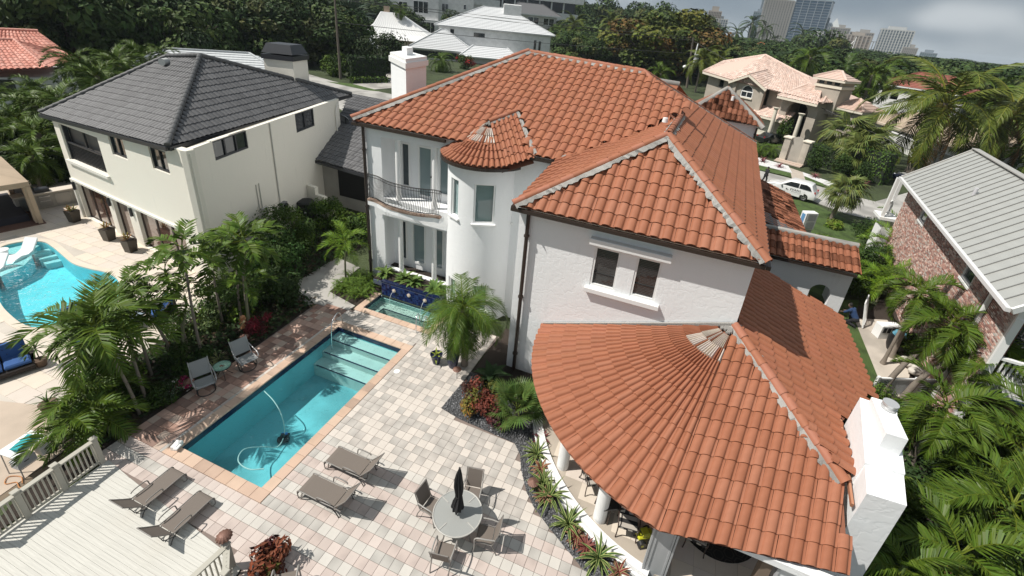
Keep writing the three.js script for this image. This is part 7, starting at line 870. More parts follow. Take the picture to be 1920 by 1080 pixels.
{ // yard things
  const fc = thing('vinyl_fence', 'low pale vinyl fence panel between the veranda roof and the brick house', 'fence', [9.9, 0, -20.6], 0.42); for (let i = 0; i <= 2; i++) new B().chamfer(i * 1.8, 0.5, 0, 0.12, 1.05, 0.12, 0.02).mesh('post', mWhite, fc); for (let i = 0; i < 26; i++) { const x = 0.1 + i * 0.135; new B().span(x, x + 0.13, 0.03, 0.88, -0.02, 0.02).mesh('board', M('vinyl_board', 0.58, 0.61, 0.63, { rough: 0.5 }), fc); } new B().span(0, 3.6, 0.86, 0.95, -0.04, 0.04).mesh('rail', mWhite, fc);
  const gt = thing('folded_gate', 'white metal gate frame leaning in the side yard beside the crouching worker', 'gate', [11.15, 0, -27.0], 1.2); new B().bar(V(-0.6, 0.05, 0), V(-0.6, 1.5, -0.35), 0.06).bar(V(0.6, 0.05, 0), V(0.6, 1.5, -0.35), 0.06).bar(V(-0.6, 1.5, -0.35), V(0.6, 1.5, -0.35), 0.06).bar(V(-0.6, 0.1, 0), V(0.6, 0.1, 0), 0.06).mesh('frame', mWhite, gt); for (let i = 1; i < 6; i++) new B().bar(V(-0.6 + i * 0.2, 0.1, 0), V(-0.6 + i * 0.2, 1.5, -0.35), 0.03).mesh('bar', mWhite, gt);
  const hb = thing('equipment_box', 'white equipment box with dark slots on the side path', 'equipment box', [11.9, 0, -26.2], 0.4); new B().chamfer(0, 0.4, 0, 1.1, 0.8, 0.5, 0.03).mesh('casing', mWhite, hb); for (let i = 0; i < 4; i++) new B().box(-0.36 + i * 0.24, 0.55, 0.255, 0.18, 0.3, 0.01).mesh('slot', mDarkFrame, hb);
  const bn = thing('round_bin', 'dark round bin with a blue lid on the side path by the palm stems', 'bin', [12.0, 0, -25.0]); new B().lathe([[0, 0], [0.3, 0], [0.42, 0.3], [0.45, 0.7], [0.38, 0.95], [0, 0.97]], 22).mesh('drum', mats.black_casing, bn, 0.8); new B().cyl(0, 1.02, 0, 0.36, 0.3, 0.12, 20).mesh('lid', M('pale_blue_lid', 0.12, 0.33, 0.45, { rough: 0.4 }), bn);
  const mc = thing('wall_air_conditioner', 'tall white outdoor air conditioner unit beside the garage roof', 'air conditioner', [9.6, 0, -38.8], 0.5); new B().chamfer(0, 1.5, 0, 1.0, 1.4, 0.55, 0.03).mesh('casing', mWhite, mc); for (let i = 0; i < 2; i++) { new B().box(0.05, 1.17 + i * 0.66, 0.28, 0.72, 0.58, 0.01).mesh('fan_grille', M('grille_grey', 0.25, 0.26, 0.27), mc); for (let k = 0; k < 7; k++) new B().box(0.05, 0.93 + i * 0.66 + k * 0.08, 0.29, 0.72, 0.02, 0.01).mesh('grille_bar', mWhite, mc); } new B().box(-0.51, 1.5, 0, 0.01, 1.1, 0.35).mesh('label', M('blue_label', 0.1, 0.25, 0.45), mc); new B().box(0, 0.4, 0, 0.9, 0.8, 0.45).mesh('stand', mats.grey_aluminium, mc);
  const wr = thing('stone_heap', 'heap of pale rubble bags at the foot of the brick wall', 'rubble', [12.5, 0, -23.4]); reseed(3); for (let i = 0; i < 7; i++) { const b = new B(); b.ball(rr(-0.5, 0.5), rr(0.15, 0.4), rr(-0.5, 0.5), rr(0.2, 0.32), 1, 0.6, 0.8, 9); b.mesh('bag', M('rubble_bag', 0.62, 0.58, 0.52, { map: T.mottle, rough: 0.9 }), wr, 1); }
}
// ================================================================== the street, the houses beyond it and the skyline
const mPinkTile = [[0.60, 0.45, 0.385], [0.63, 0.485, 0.415], [0.57, 0.42, 0.35], [0.655, 0.52, 0.45]].map((c, i) => M('pink_tile_' + i, ...c, { rough: 0.8 }));
const lowTile = (h) => ((c) => (tp) => c[tp.toFixed(2)] ??= tileGeo(0.4, 0.55, tp, h))({});
const FW = M('far_white', 0.78, 0.78, 0.77, { map: T.mottle, rough: 0.85 }), FD = M('far_glass', 0.02, 0.026, 0.032, { rough: 0.1 });
function hip(parent, x0, x1, z0, z1, y0, y1, mat, o = {}) {           // a hipped roof over a rectangle, ridge along the longer side
  const inset = o.inset ?? Math.min(Math.abs(z1 - z0), Math.abs(x1 - x0)) / 2, zm = (z0 + z1) / 2, a = V(x0, y0, z1), b = V(x1, y0, z1), c = V(x1, y0, z0), d = V(x0, y0, z0), L = V(x0 + inset, y1, zm), R2 = V(x1 - inset, y1, zm);
  new B().hull([a, b, c, d], [a, b, c, d].map((p) => p.clone().setY(y0 - 0.25))).mesh('eave', o.eave ?? FW, parent);
  new B().quad(a, b, R2, L).tri(b, c, R2).quad(c, d, L, R2).tri(d, a, L).mesh('roof', mat, parent);
  if (o.course) for (const [p, q, r, s] of [[a, b, L, R2], [b, c, R2, R2]]) { const n = Math.round(p.distanceTo(r) / o.course), n0 = q.clone().sub(p).cross(r.clone().sub(p)).normalize(); if (n0.y < 0) n0.negate(); for (let i = 0; i < n; i++) { const e = p.clone().lerp(r, i / n).addScaledVector(n0, 0.1), f = q.clone().lerp(s, i / n).addScaledVector(n0, 0.1), g = p.clone().lerp(r, (i + 1) / n).addScaledVector(n0, 0.02), h = q.clone().lerp(s, (i + 1) / n).addScaledVector(n0, 0.02), k = e.clone().addScaledVector(n0, -0.1), l = f.clone().addScaledVector(n0, -0.1); new B().quad(e, f, h, g).quad(k, l, f, e).mesh('tile_course', mat, parent); } }
  for (const [p, q] of [[a, L], [b, R2], [L, R2]]) new B().bar(p.clone().add(V(0, 0.12, 0)), q.clone().add(V(0, 0.12, 0)), 0.3, 0.2).mesh('ridge_cap', mat, parent);
}
{ // pink-tiled house across the street
  reseed(700); const h = thing('pink_tile_house', 'beige house with pale pink tiled roof, tall arched entry and square tower chimney', 'house'); frameAt(h, 14.7, -77, 0.76, 0.65);
  const mB = M('beige_stucco', 0.44, 0.39, 0.33, { map: T.mottle, rough: 0.9 }), mBT = M('cream_trim', 0.68, 0.62, 0.52, { rough: 0.8 });
  const archHole = (x0, x1, y0, y1) => [[x0, y0], [x1, y0], ...arc((x0 + x1) / 2, y1 - (x1 - x0) / 2, (x1 - x0) / 2, 0, Math.PI, 12)];
  new B().plate([[-20.0, 0], [-13.2, 0], [-13.2, 7.1], [-20.0, 7.6]], [rect(-17.6, -16.5, 5.6, 7.0)], 0.4, mat4(0, 0, -0.6)).plate([[-13.6, 0], [-8, 0], [-8, 6.9], [-10.9, 8.15], [-13.6, 7.0]], [archHole(-12.25, -9.95, 5.05, 7.0)], 0.4, mat4(0, 0, 0.2)).plate(rect(-8.2, -2.6, 0, 3.2), [rect(-7.7, -3.0, 0, 2.5)], 0.4, mat4(0, 0, 0.4)).plate(rect(-8.0, -4.6, 3.0, 6.9), [arc(-6.3, 6.1, 0.42, 0, 6.2832, 14).slice(0, 14)], 0.3, mat4(0, 0, -1.0)).plate(rect(-4.7, 1.0, 0, 6.5), [archHole(-3.55, -0.3, 0, 6.15)], 0.6, mat4(0, 0, 0.3)).span(-19.6, 0.6, 0, 6.4, -12, -7).span(-4.6, -4.2, 0, 6.4, -4, 0).span(0.5, 0.9, 0, 6.4, -8, -0.3).span(-20, -19.6, 0, 7, -8, -1).mesh('wall', mB, h);
  new B().span(-4.2, 0.5, 0, 6.2, -4, -3.8).mesh('entry_back', M('entry_dark', 0.02, 0.018, 0.016), h); const eg = sub(h, 'entry_window', [0, 0, -3.75]); new B().plate(archHole(-3.0, -0.9, 3.5, 5.6), [archHole(-2.8, -1.1, 3.65, 5.4)], 0.1).mesh('frame', mB, eg); new B().plate(archHole(-2.8, -1.1, 3.65, 5.4), [], 0.03).mesh('pane', FD, eg); const dr = sub(h, 'door', [0, 0, -3.7]); new B().span(-2.9, -1.0, 0, 3.1, -0.05, 0).mesh('leaf', M('dark_door', 0.03, 0.025, 0.02), dr);
  new B().span(-7.7, -3.0, 0, 2.5, 0.05, 0.15).mesh('garage_door', M('cream_garage', 0.70, 0.66, 0.57, { rough: 0.6 }), h); for (let i = 1; i < 4; i++) new B().span(-7.7, -3.0, i * 0.62 - 0.02, i * 0.62 + 0.01, 0.15, 0.16).mesh('panel_groove', mB, h);
  const aw = sub(h, 'window', [0, 0, 0.1]); new B().plate(archHole(-12.25, -9.95, 5.05, 7.0), [archHole(-12.1, -10.1, 6.02, 6.86), rect(-12.1, -11.15, 5.15, 5.88), rect(-11.05, -10.1, 5.15, 5.88)], 0.1).mesh('frame', mWhite, aw); new B().span(-12.2, -10, 5.1, 6.9, -0.16, -0.12).mesh('pane', FD, aw); new B().span(-12.4, -9.8, 4.9, 5.05, -0.1, 0.3).mesh('sill', mBT, aw); farWindow(h, -17.6, -16.5, 5.6, 7.0, -0.8, { n: 1, frame: mBT });
  new B().ball(-6.3, 6.1, -1.15, 0.4, 1, 1, 0.15, 12).mesh('round_window', FD, h); for (const x of [-13.45, -8.2]) new B().span(x - 0.35, x + 0.35, 0, 6.9, 0.2, 0.55).mesh('pilaster', mB, h);
  for (const [x, z] of [[-3.95, 2.2], [0.0, 2.2]]) { const c = new B(); c.cyl(x, 2.4, z, 0.3, 0.25, 4.6, 18).cyl(x, 4.75, z, 0.3, 0.45, 0.25, 18).cyl(x, 0.15, z, 0.42, 0.38, 0.3, 18); c.mesh('column', mBT, h, 0.6); }
  const roof = sub(h, 'roof'); tileStyle = lowTile(0.07); const q = [V(-20.6, 7.75, 0.7), V(1.4, 6.6, 1.0), V(-21.5, 9.3, -6.5), V(-14.5, 11.4, -7)];
  tiles.length = 0; ruled(V(-20.6, 7.75, 0.4), V(-14.2, 7.25, 0.4), V(-22.6, 9.4, -6.5), V(-14.8, 11.4, -7), 18, 0.5); ruled(V(-14.2, 7.25, 0.4), V(1.6, 6.65, 0.9), V(-14.8, 11.4, -7), V(-6.2, 8.9, -7), 36, 0.5); ruled(V(1.6, 6.65, 0.9), V(1.6, 6.65, -8), V(-2.2, 8.2, -6.8), V(-2.2, 8.2, -7.2), 18, 0.5);
  ruled(V(-14.3, 7.0, 1.0), V(-10.9, 8.6, 1.0), V(-13.4, 8.1, -3), V(-10.9, 9.4, -3), 8, 0.5); ruled(V(-10.9, 8.6, 1.0), V(-7.3, 6.9, 1.0), V(-10.9, 9.4, -3), V(-8.3, 8.0, -3), 8, 0.5); ruled(V(-4.9, 6.4, 1.4), V(1.3, 6.35, 1.4), V(-3.4, 8.3, -2.5), V(-1.0, 8.3, -2.5), 14, 0.5); ruled(V(-8.9, 3.1, 1.4), V(-2.4, 3.1, 1.4), V(-8.4, 4.3, -1), V(-2.8, 4.3, -1), 16, 0.5);
  layTiles(roof, mPinkTile); const dk = new B(); dk.quad(V(-20.6, 7.7, 0.4), V(-14.2, 7.2, 0.4), V(-14.8, 11.35, -7), V(-22.6, 9.35, -6.5)).quad(V(-14.2, 7.2, 0.4), V(1.6, 6.6, 0.9), V(-6.2, 8.85, -7), V(-14.8, 11.35, -7)).quad(V(1.6, 6.6, 0.9), V(1.6, 6.6, -12), V(-6.2, 8.8, -8), V(-6.2, 8.8, -7)).quad(V(-22.6, 9.3, -6.5), V(-14.8, 11.35, -7), V(-14, 6.5, -13), V(-22, 6.5, -13)).quad(V(-14.8, 11.3, -7), V(-6.2, 8.8, -7), V(1.6, 6.4, -12.5), V(-14, 6.4, -13)).quad(V(-8.9, 3.05, 1.4), V(-2.4, 3.05, 1.4), V(-2.8, 4.25, -1), V(-8.4, 4.25, -1)); dk.mesh('roof_deck', mPinkTile[2], roof);
  for (const [a, b] of [[V(-14.8, 11.45, -7), V(-22.6, 9.45, -6.5)], [V(-14.8, 11.45, -7), V(-6.2, 9, -7)], [V(-20.6, 7.8, 0.4), V(-22.6, 9.45, -6.5)], [V(1.6, 6.7, 0.9), V(-2.2, 8.3, -6.8)], [V(-10.9, 8.7, 1.0), V(-10.9, 9.5, -3)], [V(-4.9, 6.5, 1.4), V(-3.4, 8.4, -2.5)]]) capRow(roof, a, b, 0.16, mPinkTile[1], 0.5);
  new B().bar(V(-20.6, 7.55, 0.4), V(-14.2, 7.05, 0.4), 0.2, 0.3).bar(V(-14.3, 6.85, 1.0), V(-10.9, 8.42, 1.0), 0.2, 0.3).bar(V(-10.9, 8.42, 1.0), V(-7.3, 6.75, 1.0), 0.2, 0.3).bar(V(-4.9, 6.25, 1.4), V(1.3, 6.2, 1.4), 0.2, 0.3).bar(V(-8.9, 2.95, 1.4), V(-2.4, 2.95, 1.4), 0.2, 0.3).mesh('fascia', mBT, roof);
  const ch = sub(h, 'tower_chimney'); new B().span(-1.6, 2.0, 5, 9.4, -4.6, -1.6).mesh('stack', mB, ch); new B().span(-1.75, 2.15, 8.5, 8.85, -4.75, -1.45).mesh('band', mBT, ch); for (const x of [-0.9, 0.2, 1.3]) new B().span(x - 0.35, x + 0.35, 8.95, 9.35, -1.6, -1.56).mesh('vent_opening', FD, ch); hip(ch, -2.1, 2.5, -5.1, -1.1, 9.65, 10.7, mPinkTile[1], { eave: mBT, course: 0.5 });
  const sw = sub(h, 'side_wing'); new B().span(1.0, 5.0, 0, 5.9, -8, -2.5).mesh('wall', mB, sw); new B().plate(archHole(2.3, 3.9, 3.3, 5.5), [], 0.05, mat4(0, 0, -2.44)).mesh('window', FD, sw); hip(sw, 0.6, 5.6, -8.5, -2.0, 6.1, 7.4, mPinkTile[2], { eave: mBT, course: 0.5 });
  // gate pier on the pavement
  const gp = thing('gate_house', 'cream stone gate pier with rounded door and cornices at the pink house garden', 'gate'); frameAt(gp, 12.1, -65.2, 0.88, 0.47); const gm = M('gate_stone', 0.50, 0.45, 0.38, { map: T.blotch, rough: 0.9 }); new B().span(-1.5, -0.75, 0, 2.9, -0.6, 0.4).span(0.75, 1.5, 0, 2.9, -0.6, 0.4).mesh('pier', gm, gp); for (const s of [-1, 1]) new B().chamfer(s * 1.15, 3.0, -0.1, 1.0, 0.22, 1.25, 0.05).mesh('cornice', mBT, gp); new B().plate(archHole(-0.78, 0.78, 0.0, 3.3), [], 0.12, mat4(0, 0, 0.1)).mesh('door_leaf', M('gate_door', 0.42, 0.385, 0.335, { map: T.mottle }), gp); new B().span(-1.6, 1.6, 0, 0.25, 0.4, 1.0).span(-1.6, 1.6, 0, 0.12, 1.0, 1.5).mesh('step', M('gate_step', 0.5, 0.40, 0.33), gp);
}
{ // hedges and street plants
  reseed(720);
  function hedge(label, x, z, w, h, d, a, cols = [GREEN.dark, [0.045, 0.085, 0.02]], dens = 46) { const t = thing('hedge', label, 'hedge', [x, 0, z], a), l = new L(), n = Math.round((w * h * 2 + w * d + d * h * 2) * dens * 0.6); new B().span(-w / 2 + 0.15, w / 2 - 0.15, 0, h - 0.15, -d / 2 + 0.15, d / 2 - 0.15).mesh('branches', M('hedge_core', 0.012, 0.02, 0.008), t); for (let i = 0; i < n; i++) { const f = rnd() * (w * h * 2 + w * d + d * h * 2); let p, nn; if (f < w * h * 2) { const s = f < w * h ? 1 : -1; p = V(rr(-w / 2, w / 2), rr(0.05, h), s * d / 2); nn = V(0, 0, s); } else if (f < w * h * 2 + w * d) { p = V(rr(-w / 2, w / 2), h, rr(-d / 2, d / 2)); nn = V(0, 1, 0); } else { const s = rnd() < 0.5 ? 1 : -1; p = V(s * w / 2, rr(0.05, h), rr(-d / 2, d / 2)); nn = V(s, 0, 0); } p.addScaledVector(nn, rr(-0.14, 0.06) * (dens < 40 ? 3 : 1.3)); const m = nn.clone().add(V(rr(-0.8, 0.8), rr(-0.3, 0.9), rr(-0.8, 0.8))).normalize(), u = V(rr(-1, 1), rr(-1, 1), rr(-1, 1)).cross(m).normalize(), v = m.clone().cross(u), s = rr(0.09, 0.17) * (dens < 40 ? 3 : 1.4), c = tint(pick(cols), 0.7, 1.3); l.tri(p, p.clone().addScaledVector(u, s * 0.5).addScaledVector(v, s * 0.4), p.clone().addScaledVector(u, s), c); l.tri(p, p.clone().addScaledVector(u, s), p.clone().addScaledVector(u, s * 0.5).addScaledVector(v, -s * 0.4), c); } mesh('foliage', l.geo(), mLeaf, t); return t; }
  hedge('tall clipped hedge block at the driveway corner by the white wall', 20.2, -63.4, 3.6, 3.6, 2.2, -0.7, [[0.06, 0.12, 0.02], GREEN.palm]); hedge('long dark hedge behind the rounded topiaries', 16.9, -65.6, 7.5, 2.6, 1.8, -0.62);
  const topi = (l, x, z, r, h) => shrub('topiary', l, x, h * 0.5, z, { rx: r, ry: h * 0.55, rz: r, n: 2600, size: 0.2, cols: [[0.03, 0.055, 0.018], GREEN.dark], lumps: 40, lump: 0.3, hollow: 0.9 }, mLeaf, 'rounded topiaries by the pink house gate'); topi('tallest egg-shaped topiary next to the cream gate pier', 14.4, -63.0, 1.25, 3.2); topi('middle egg-shaped topiary under the hedge palms', 16.9, -62.4, 1.1, 2.6); topi('egg-shaped topiary nearest the clipped hedge block', 18.6, -60.9, 1.0, 2.4);
  const liv = (l, x, z, h, n, s) => { const t = thing('fan_palm', l, 'palm tree', [x, 0, z]); const tp = trunkTo(t, 0, 0, h, 0.2, 0.16, [0.1, 0]); putCrown(sub(t, 'crown'), F.fan2, mPalm, n, tp, 1.2, -0.8, { scale: s, name: 'leaf', drop: 0.5 }); }; liv('bushy fan palm above the hedge beside the entry column', 17.6, -68.5, 4.2, 26, 1.9); liv('second bushy fan palm in the hedge, in front of the beige roof', 20.0, -67.0, 3.6, 26, 1.9); liv('lower fan palm in the hedge nearest the topiaries', 18.6, -64.8, 2.8, 22, 1.6);
  for (const [x, z, l] of [[8.3, -66.4, 'arching palm in front of the cream garage door'], [9.7, -67.2, 'arching palm between the black car and the gate pier']]) { const t = thing('palm_tree', l, 'palm tree', [x, 0, z]); const tp = trunkTo(t, 0, 0, 0.9, 0.15, 0.12); putCrown(sub(t, 'crown'), F.pygmy, mPalm, 26, tp, 1.1, -0.5, { scale: 1.5 }); }
  shrub('shrub', 'slim magnolia between the garage door and the left entry column', 11.9, 2.2, -76.2, { rx: 1.0, ry: 2.3, rz: 1.0, n: 2200, size: 0.3, cols: [GREEN.dark, [0.06, 0.07, 0.02]], lumps: 16 });
  for (const [x, z, l] of [[8.5, -62.8, 'red cordyline in the white gravel by the left lawn strip'], [10.3, -61.5, 'red cordyline in the white gravel beside the gate path'], [13.9, -59.6, 'red cordyline in the white gravel right of the gate path'], [18.8, -59.5, 'pinkish cordyline at the corner hedge foot']]) rosette('cordyline', l, x, z, 20, 0.9, 0.12, [0.22, 0.07, 0.08]);
  hedge('dark tall hedge along the driveway across the left street', -61.0, -76.0, 6.5, 4.0, 3.0, 0.9, [[0.025, 0.05, 0.012], [0.018, 0.035, 0.01]], 30); hedge('low clipped hedge along the left street driveway', -57.5, -72.0, 7, 0.9, 1.2, 1.1, [GREEN.dark, GREEN.palm], 30); shrub('shrub', 'big dark rounded shrub before the white metal-roofed house', -65.5, 4.0, -86.5, { rx: 6.2, ry: 4.6, rz: 5, n: 6500, size: 0.5, cols: [[0.022, 0.04, 0.012], [0.03, 0.05, 0.015]], lumps: 22 }); shrub('shrub', 'shrub with garden flowers beside the left utility pole', -66.3, 2.0, -73.5, { rx: 2.6, ry: 2.4, rz: 2.6, n: 2200, size: 0.4, cols: [GREEN.dark, GREEN.palm], lumps: 14 });
  shrub('bougainvillea', 'red flowering bush in front of the white-tiled house', -58.5, 1.6, -110, { rx: 3.0, ry: 2, rz: 2.4, n: 1500, size: 0.45, cols: [GREEN.dark, [0.30, 0.03, 0.03]], lumps: 10 });
}
{ // houses far behind
  reseed(740); const slab = M('white_roof_tile', 0.70, 0.71, 0.72, { map: T.streak, rough: 0.7 }), mSeam = M('white_metal', 0.78, 0.78, 0.77, { rough: 0.4 });
  const a = thing('white_tile_house', 'large white house with pale flat-tiled hip roofs beyond the street', 'house'); frameAt(a, -62, -125, 0.891, -0.454);
  new B().span(-11.5, 21, 0, 8.6, -16, -6.4).span(-18.5, -1.8, 0, 2.5, -7, -0.6).span(-5, 5, 0, 1.9, -6, 0.6).mesh('wall', FW, a); hip(a, -12.8, 22.2, -22, -5.8, 8.9, 14.9, slab, { course: 1.0, inset: 14 }); hip(a, -19.6, -0.6, -9, 0.1, 2.7, 7.9, slab, { course: 0.9, inset: 9 }); hip(a, -5.4, 12, -5.6, 2.2, 1.8, 4.6, slab, { course: 0.9 });
  new B().chamfer(9.6, 14.4, -13, 5.2, 3.6, 3, 0.2).mesh('chimney', FW, a); farWindow(a, -8.2, -7.2, 6.9, 8.1, -6.36, { n: 1 }); farWindow(a, -1.5, 1.6, 6.6, 7.7, -6.36, { n: 2 }); farWindow(a, 16.2, 16.8, 4.6, 7.2, -6.36, { n: 1 }); farWindow(a, 17.6, 18.2, 4.4, 7.0, -6.36, { n: 1 }); new B().span(-18, -3, 0.4, 2.1, -0.58, -0.5).mesh('porch_opening', FD, a);
  const t = thing('white_metal_house', 'low house with steep flaring white metal roof and brick chimney', 'house'); frameAt(t, -85, -128, 0.891, -0.454); const P = (y, x0, x1, z0, z1) => [V(x0, y, z0), V(x1, y, z0), V(x1, y, z1), V(x0, y, z1)]; new B().span(-16, 7.2, 0, 3.6, -16, -0.6).mesh('wall', M('sand_wall', 0.52, 0.44, 0.36, { map: T.mottle }), t);
  { const s = [[3.4, -18, 8.6, -18, 0.8], [4.9, -15, 4.6, -15.5, -1.6], [7.2, -12.5, 0.5, -12.5, -4], [10.6, -10.8, -5.0, -9, -7]].map(([y, x0, x1, z0, z1]) => P(y, x0, x1, z0, z1)); for (let k = 0; k < 3; k++) new B().hull(s[k + 1], s[k]).mesh('roof', mSeam, t); for (let i = 1; i < 22; i++) { const f = i / 22; for (let k = 0; k < 3; k++) new B().bar(s[k][3].clone().lerp(s[k][2], f), s[k + 1][3].clone().lerp(s[k + 1][2], f), 0.12, 0.12).mesh('seam', M('seam_shade', 0.62, 0.62, 0.62), t); } new B().span(-10, -8.4, 9.5, 12.2, -9.5, -8).mesh('chimney', M('tan_brick', 0.45, 0.34, 0.25, { map: T.mottle }), t); farWindow(t, 0.2, 1.8, 1.2, 3.0, -0.56, { n: 1 }); farWindow(t, 4, 7, 1.3, 3.2, -0.56, { n: 3 }); farWindow(t, -6, -4.6, 1.0, 2.8, -0.56, { n: 1 }); }
  const t2 = thing('white_metal_pavilion', 'white metal hip roof half hidden behind the left utility pole', 'house'); frameAt(t2, -80, -106, 0.891, -0.454); new B().span(-15, -2.5, 0, 1.4, -7, -0.6).mesh('wall', mats.sand_wall, t2); hip(t2, -16.5, -1.5, -9, 0.2, 1.6, 6.4, mSeam, { inset: 5 });
  const m = thing('modern_white_house', 'tall white flat-roofed modern house with large dark windows', 'house'); frameAt(m, -135, -215, 0.891, -0.454); new B().span(-20, 5, 0, 22, -16, -2).span(2, 22, 0, 24, -18, -5).span(-20, 5, 0, 7, -2, 0.5).mesh('wall', FW, m); for (const [x0, x1, y0, y1, n, z] of [[-9, -5.5, 0.5, 6, 1, 0.56], [-4.5, 3.5, 0.5, 6, 4, 0.56], [-14, -10, 9, 14, 2, -1.94], [6.4, 9.6, 5, 9, 2, -4.94], [6.4, 9.6, 11, 15, 2, -4.94], [-7, 0, 9.5, 15, 3, -1.94], [17, 18.4, 13, 15.5, 1, -4.94]]) farWindow(m, x0, x1, y0, y1, z, { n, frame: FW, f: 0.25 });
  const d = thing('dark_roof_house', 'house with dark grey hip roof and deep shaded porch behind the white-tiled house', 'house'); frameAt(d, -75, -215, 0.891, -0.454); new B().span(-16, 6, 0, 13.6, -14, -1).mesh('wall', M('far_grey_wall', 0.5, 0.48, 0.45), d); hip(d, -19, 8, -16, 0.5, 14.2, 18.6, mSlate[1], { eave: FW }); for (const x of [-14, -7, 0]) farWindow(d, x, x + 5, 10, 13.2, -0.94, { n: 2, frame: FW, f: 0.3 });
  const tb = thing('long_white_building', 'long low white building with dark strip windows at the top edge', 'building'); frameAt(tb, -80, -260, 0.891, -0.454); new B().span(-50, 8, 0, 16, -14, 0).span(-52, 10, 21, 24.5, -16, 1.5).span(-48, -34, 16, 19, -10, 1).span(-24, -12, 16, 19.5, -10, 1).mesh('wall', FW, tb); new B().span(-48, 6, 16, 21, -12, -1).mesh('window_band', FD, tb); for (let x = -46; x < 6; x += 6.5) new B().span(x, x + 0.7, 16, 21, -1, 0.2).mesh('column', FW, tb);
  const r = thing('red_tile_house', 'low white house with salmon red tiled roof at the left picture edge', 'house'); frameAt(r, -66, -28, 0.53, -0.85); new B().span(-12, 3.5, 0, 3.2, -9, -0.6).mesh('wall', FW, r); tiles.length = 0; tileStyle = lowTile(0.08); const salmon = [[0.58, 0.25, 0.19], [0.52, 0.21, 0.155], [0.62, 0.30, 0.235]].map((c, i) => M('salmon_tile_' + i, ...c, { rough: 0.75 })); const rf = sub(r, 'roof'); ruled(V(-13, 3.5, 0.4), V(2.4, 4.3, 0.4), V(-9, 6.3, -4.6), V(0, 6.4, -4.6), 34, 0.5); ruled(V(2.4, 4.3, 0.4), V(4.6, 4.3, -9), V(0, 6.4, -4.6), V(0, 6.4, -4.7), 22, 0.5); ruled(V(-7, 4.6, -4.5), V(4, 4.8, -6), V(-4, 7.0, -9), V(1.5, 7.0, -9), 22, 0.5); layTiles(rf, salmon); new B().quad(V(-13, 3.45, 0.4), V(2.4, 4.25, 0.4), V(0, 6.35, -4.6), V(-9, 6.25, -4.6)).tri(V(2.4, 4.25, 0.4), V(4.6, 4.25, -9), V(0, 6.35, -4.6)).quad(V(-7, 4.55, -4.5), V(4, 4.75, -6), V(1.5, 6.95, -9), V(-4, 6.95, -9)).quad(V(-9, 6.2, -4.6), V(0, 6.3, -4.6), V(4.6, 4.2, -9), V(-13, 3.5, -9)).mesh('roof_deck', salmon[1], rf); capRow(rf, V(2.4, 4.4, 0.4), V(0, 6.5, -4.6), 0.16, salmon[2]); capRow(rf, V(-9, 6.4, -4.6), V(0, 6.5, -4.6), 0.16, salmon[2]); capRow(rf, V(-4, 7.1, -9), V(1.5, 7.1, -9), 0.16, salmon[2]); farWindow(r, -2.5, -0.5, 1.3, 3.0, -0.56, { n: 2 });
  const gr = thing('grey_metal_shed', 'pale grey low roof glimpsed behind the row of dark palms', 'house'); frameAt(gr, -66, -48, 0.75, -0.66); new B().span(-8, 8, 0, 2.8, -7, -0.5).mesh('wall', FW, gr); hip(gr, -9, 9, -8, 0, 3.0, 4.8, M('pale_grey_roof', 0.55, 0.57, 0.58, { map: T.streak }), { course: 0.8 });
  const o = thing('orange_roof_house', 'small far house with bright orange tiled roof among royal palms', 'house', [20, 0, -330]); new B().span(-3, 20, 0, 7.6, -14, -1).mesh('wall', FW, o); hip(o, -3, 14, -16, 0, 7.6, 11.4, M('orange_tile', 0.62, 0.20, 0.09, { rough: 0.8 }), { course: 1.2 }); hip(o, 10, 24, -12, -1, 4.5, 6.9, mats.orange_tile, { course: 1.2 }); farWindow(o, 2, 5, 4.5, 7, -0.9, { n: 2 });
  const ol = thing('orange_roof_house', 'far orange roof and white chimney beside the dark conifer at top left', 'house'); frameAt(ol, -135, -62, 0.5, -0.87); new B().span(-8, 6, 0, 5, -8, -0.5).mesh('wall', FW, ol); hip(ol, -9, 7, -9, 0, 5.2, 7.8, mats.orange_tile, { course: 1 }); new B().span(4.5, 7, 6, 9.2, -7, -5).mesh('chimney', FW, ol);
  const sp = thing('spanish_house', 'white arched house with maroon tiled roof behind the coconut palms', 'house'); frameAt(sp, 42, -126, 0.8, 0.6); const ah = (x, y, w, hh) => [[x - w, y], [x + w, y], ...arc(x, y + hh, w, 0, Math.PI, 8)]; new B().plate(rect(-7, 9, -1, 7), [ah(-3.4, 4.2, 0.8, 1.0), ah(0.2, 4.2, 0.8, 1.0), ah(-2.2, 0.2, 0.8, 1.2), ah(0.6, 0.2, 0.8, 1.0), ah(3.4, 0.2, 0.8, 1.0)], 0.5).span(-7, 9, 0, 6.8, -10, -9.5).span(-7, -6.6, 0, 6.8, -10, -0.5).mesh('wall', FW, sp); new B().span(-6.5, 8.5, 0, 6.6, -2.2, -2).mesh('arch_shade', FD, sp); hip(sp, -8, 10, -11, 0.8, 7.2, 10.2, M('maroon_tile', 0.26, 0.09, 0.065, { rough: 0.8 }), { course: 0.8 });
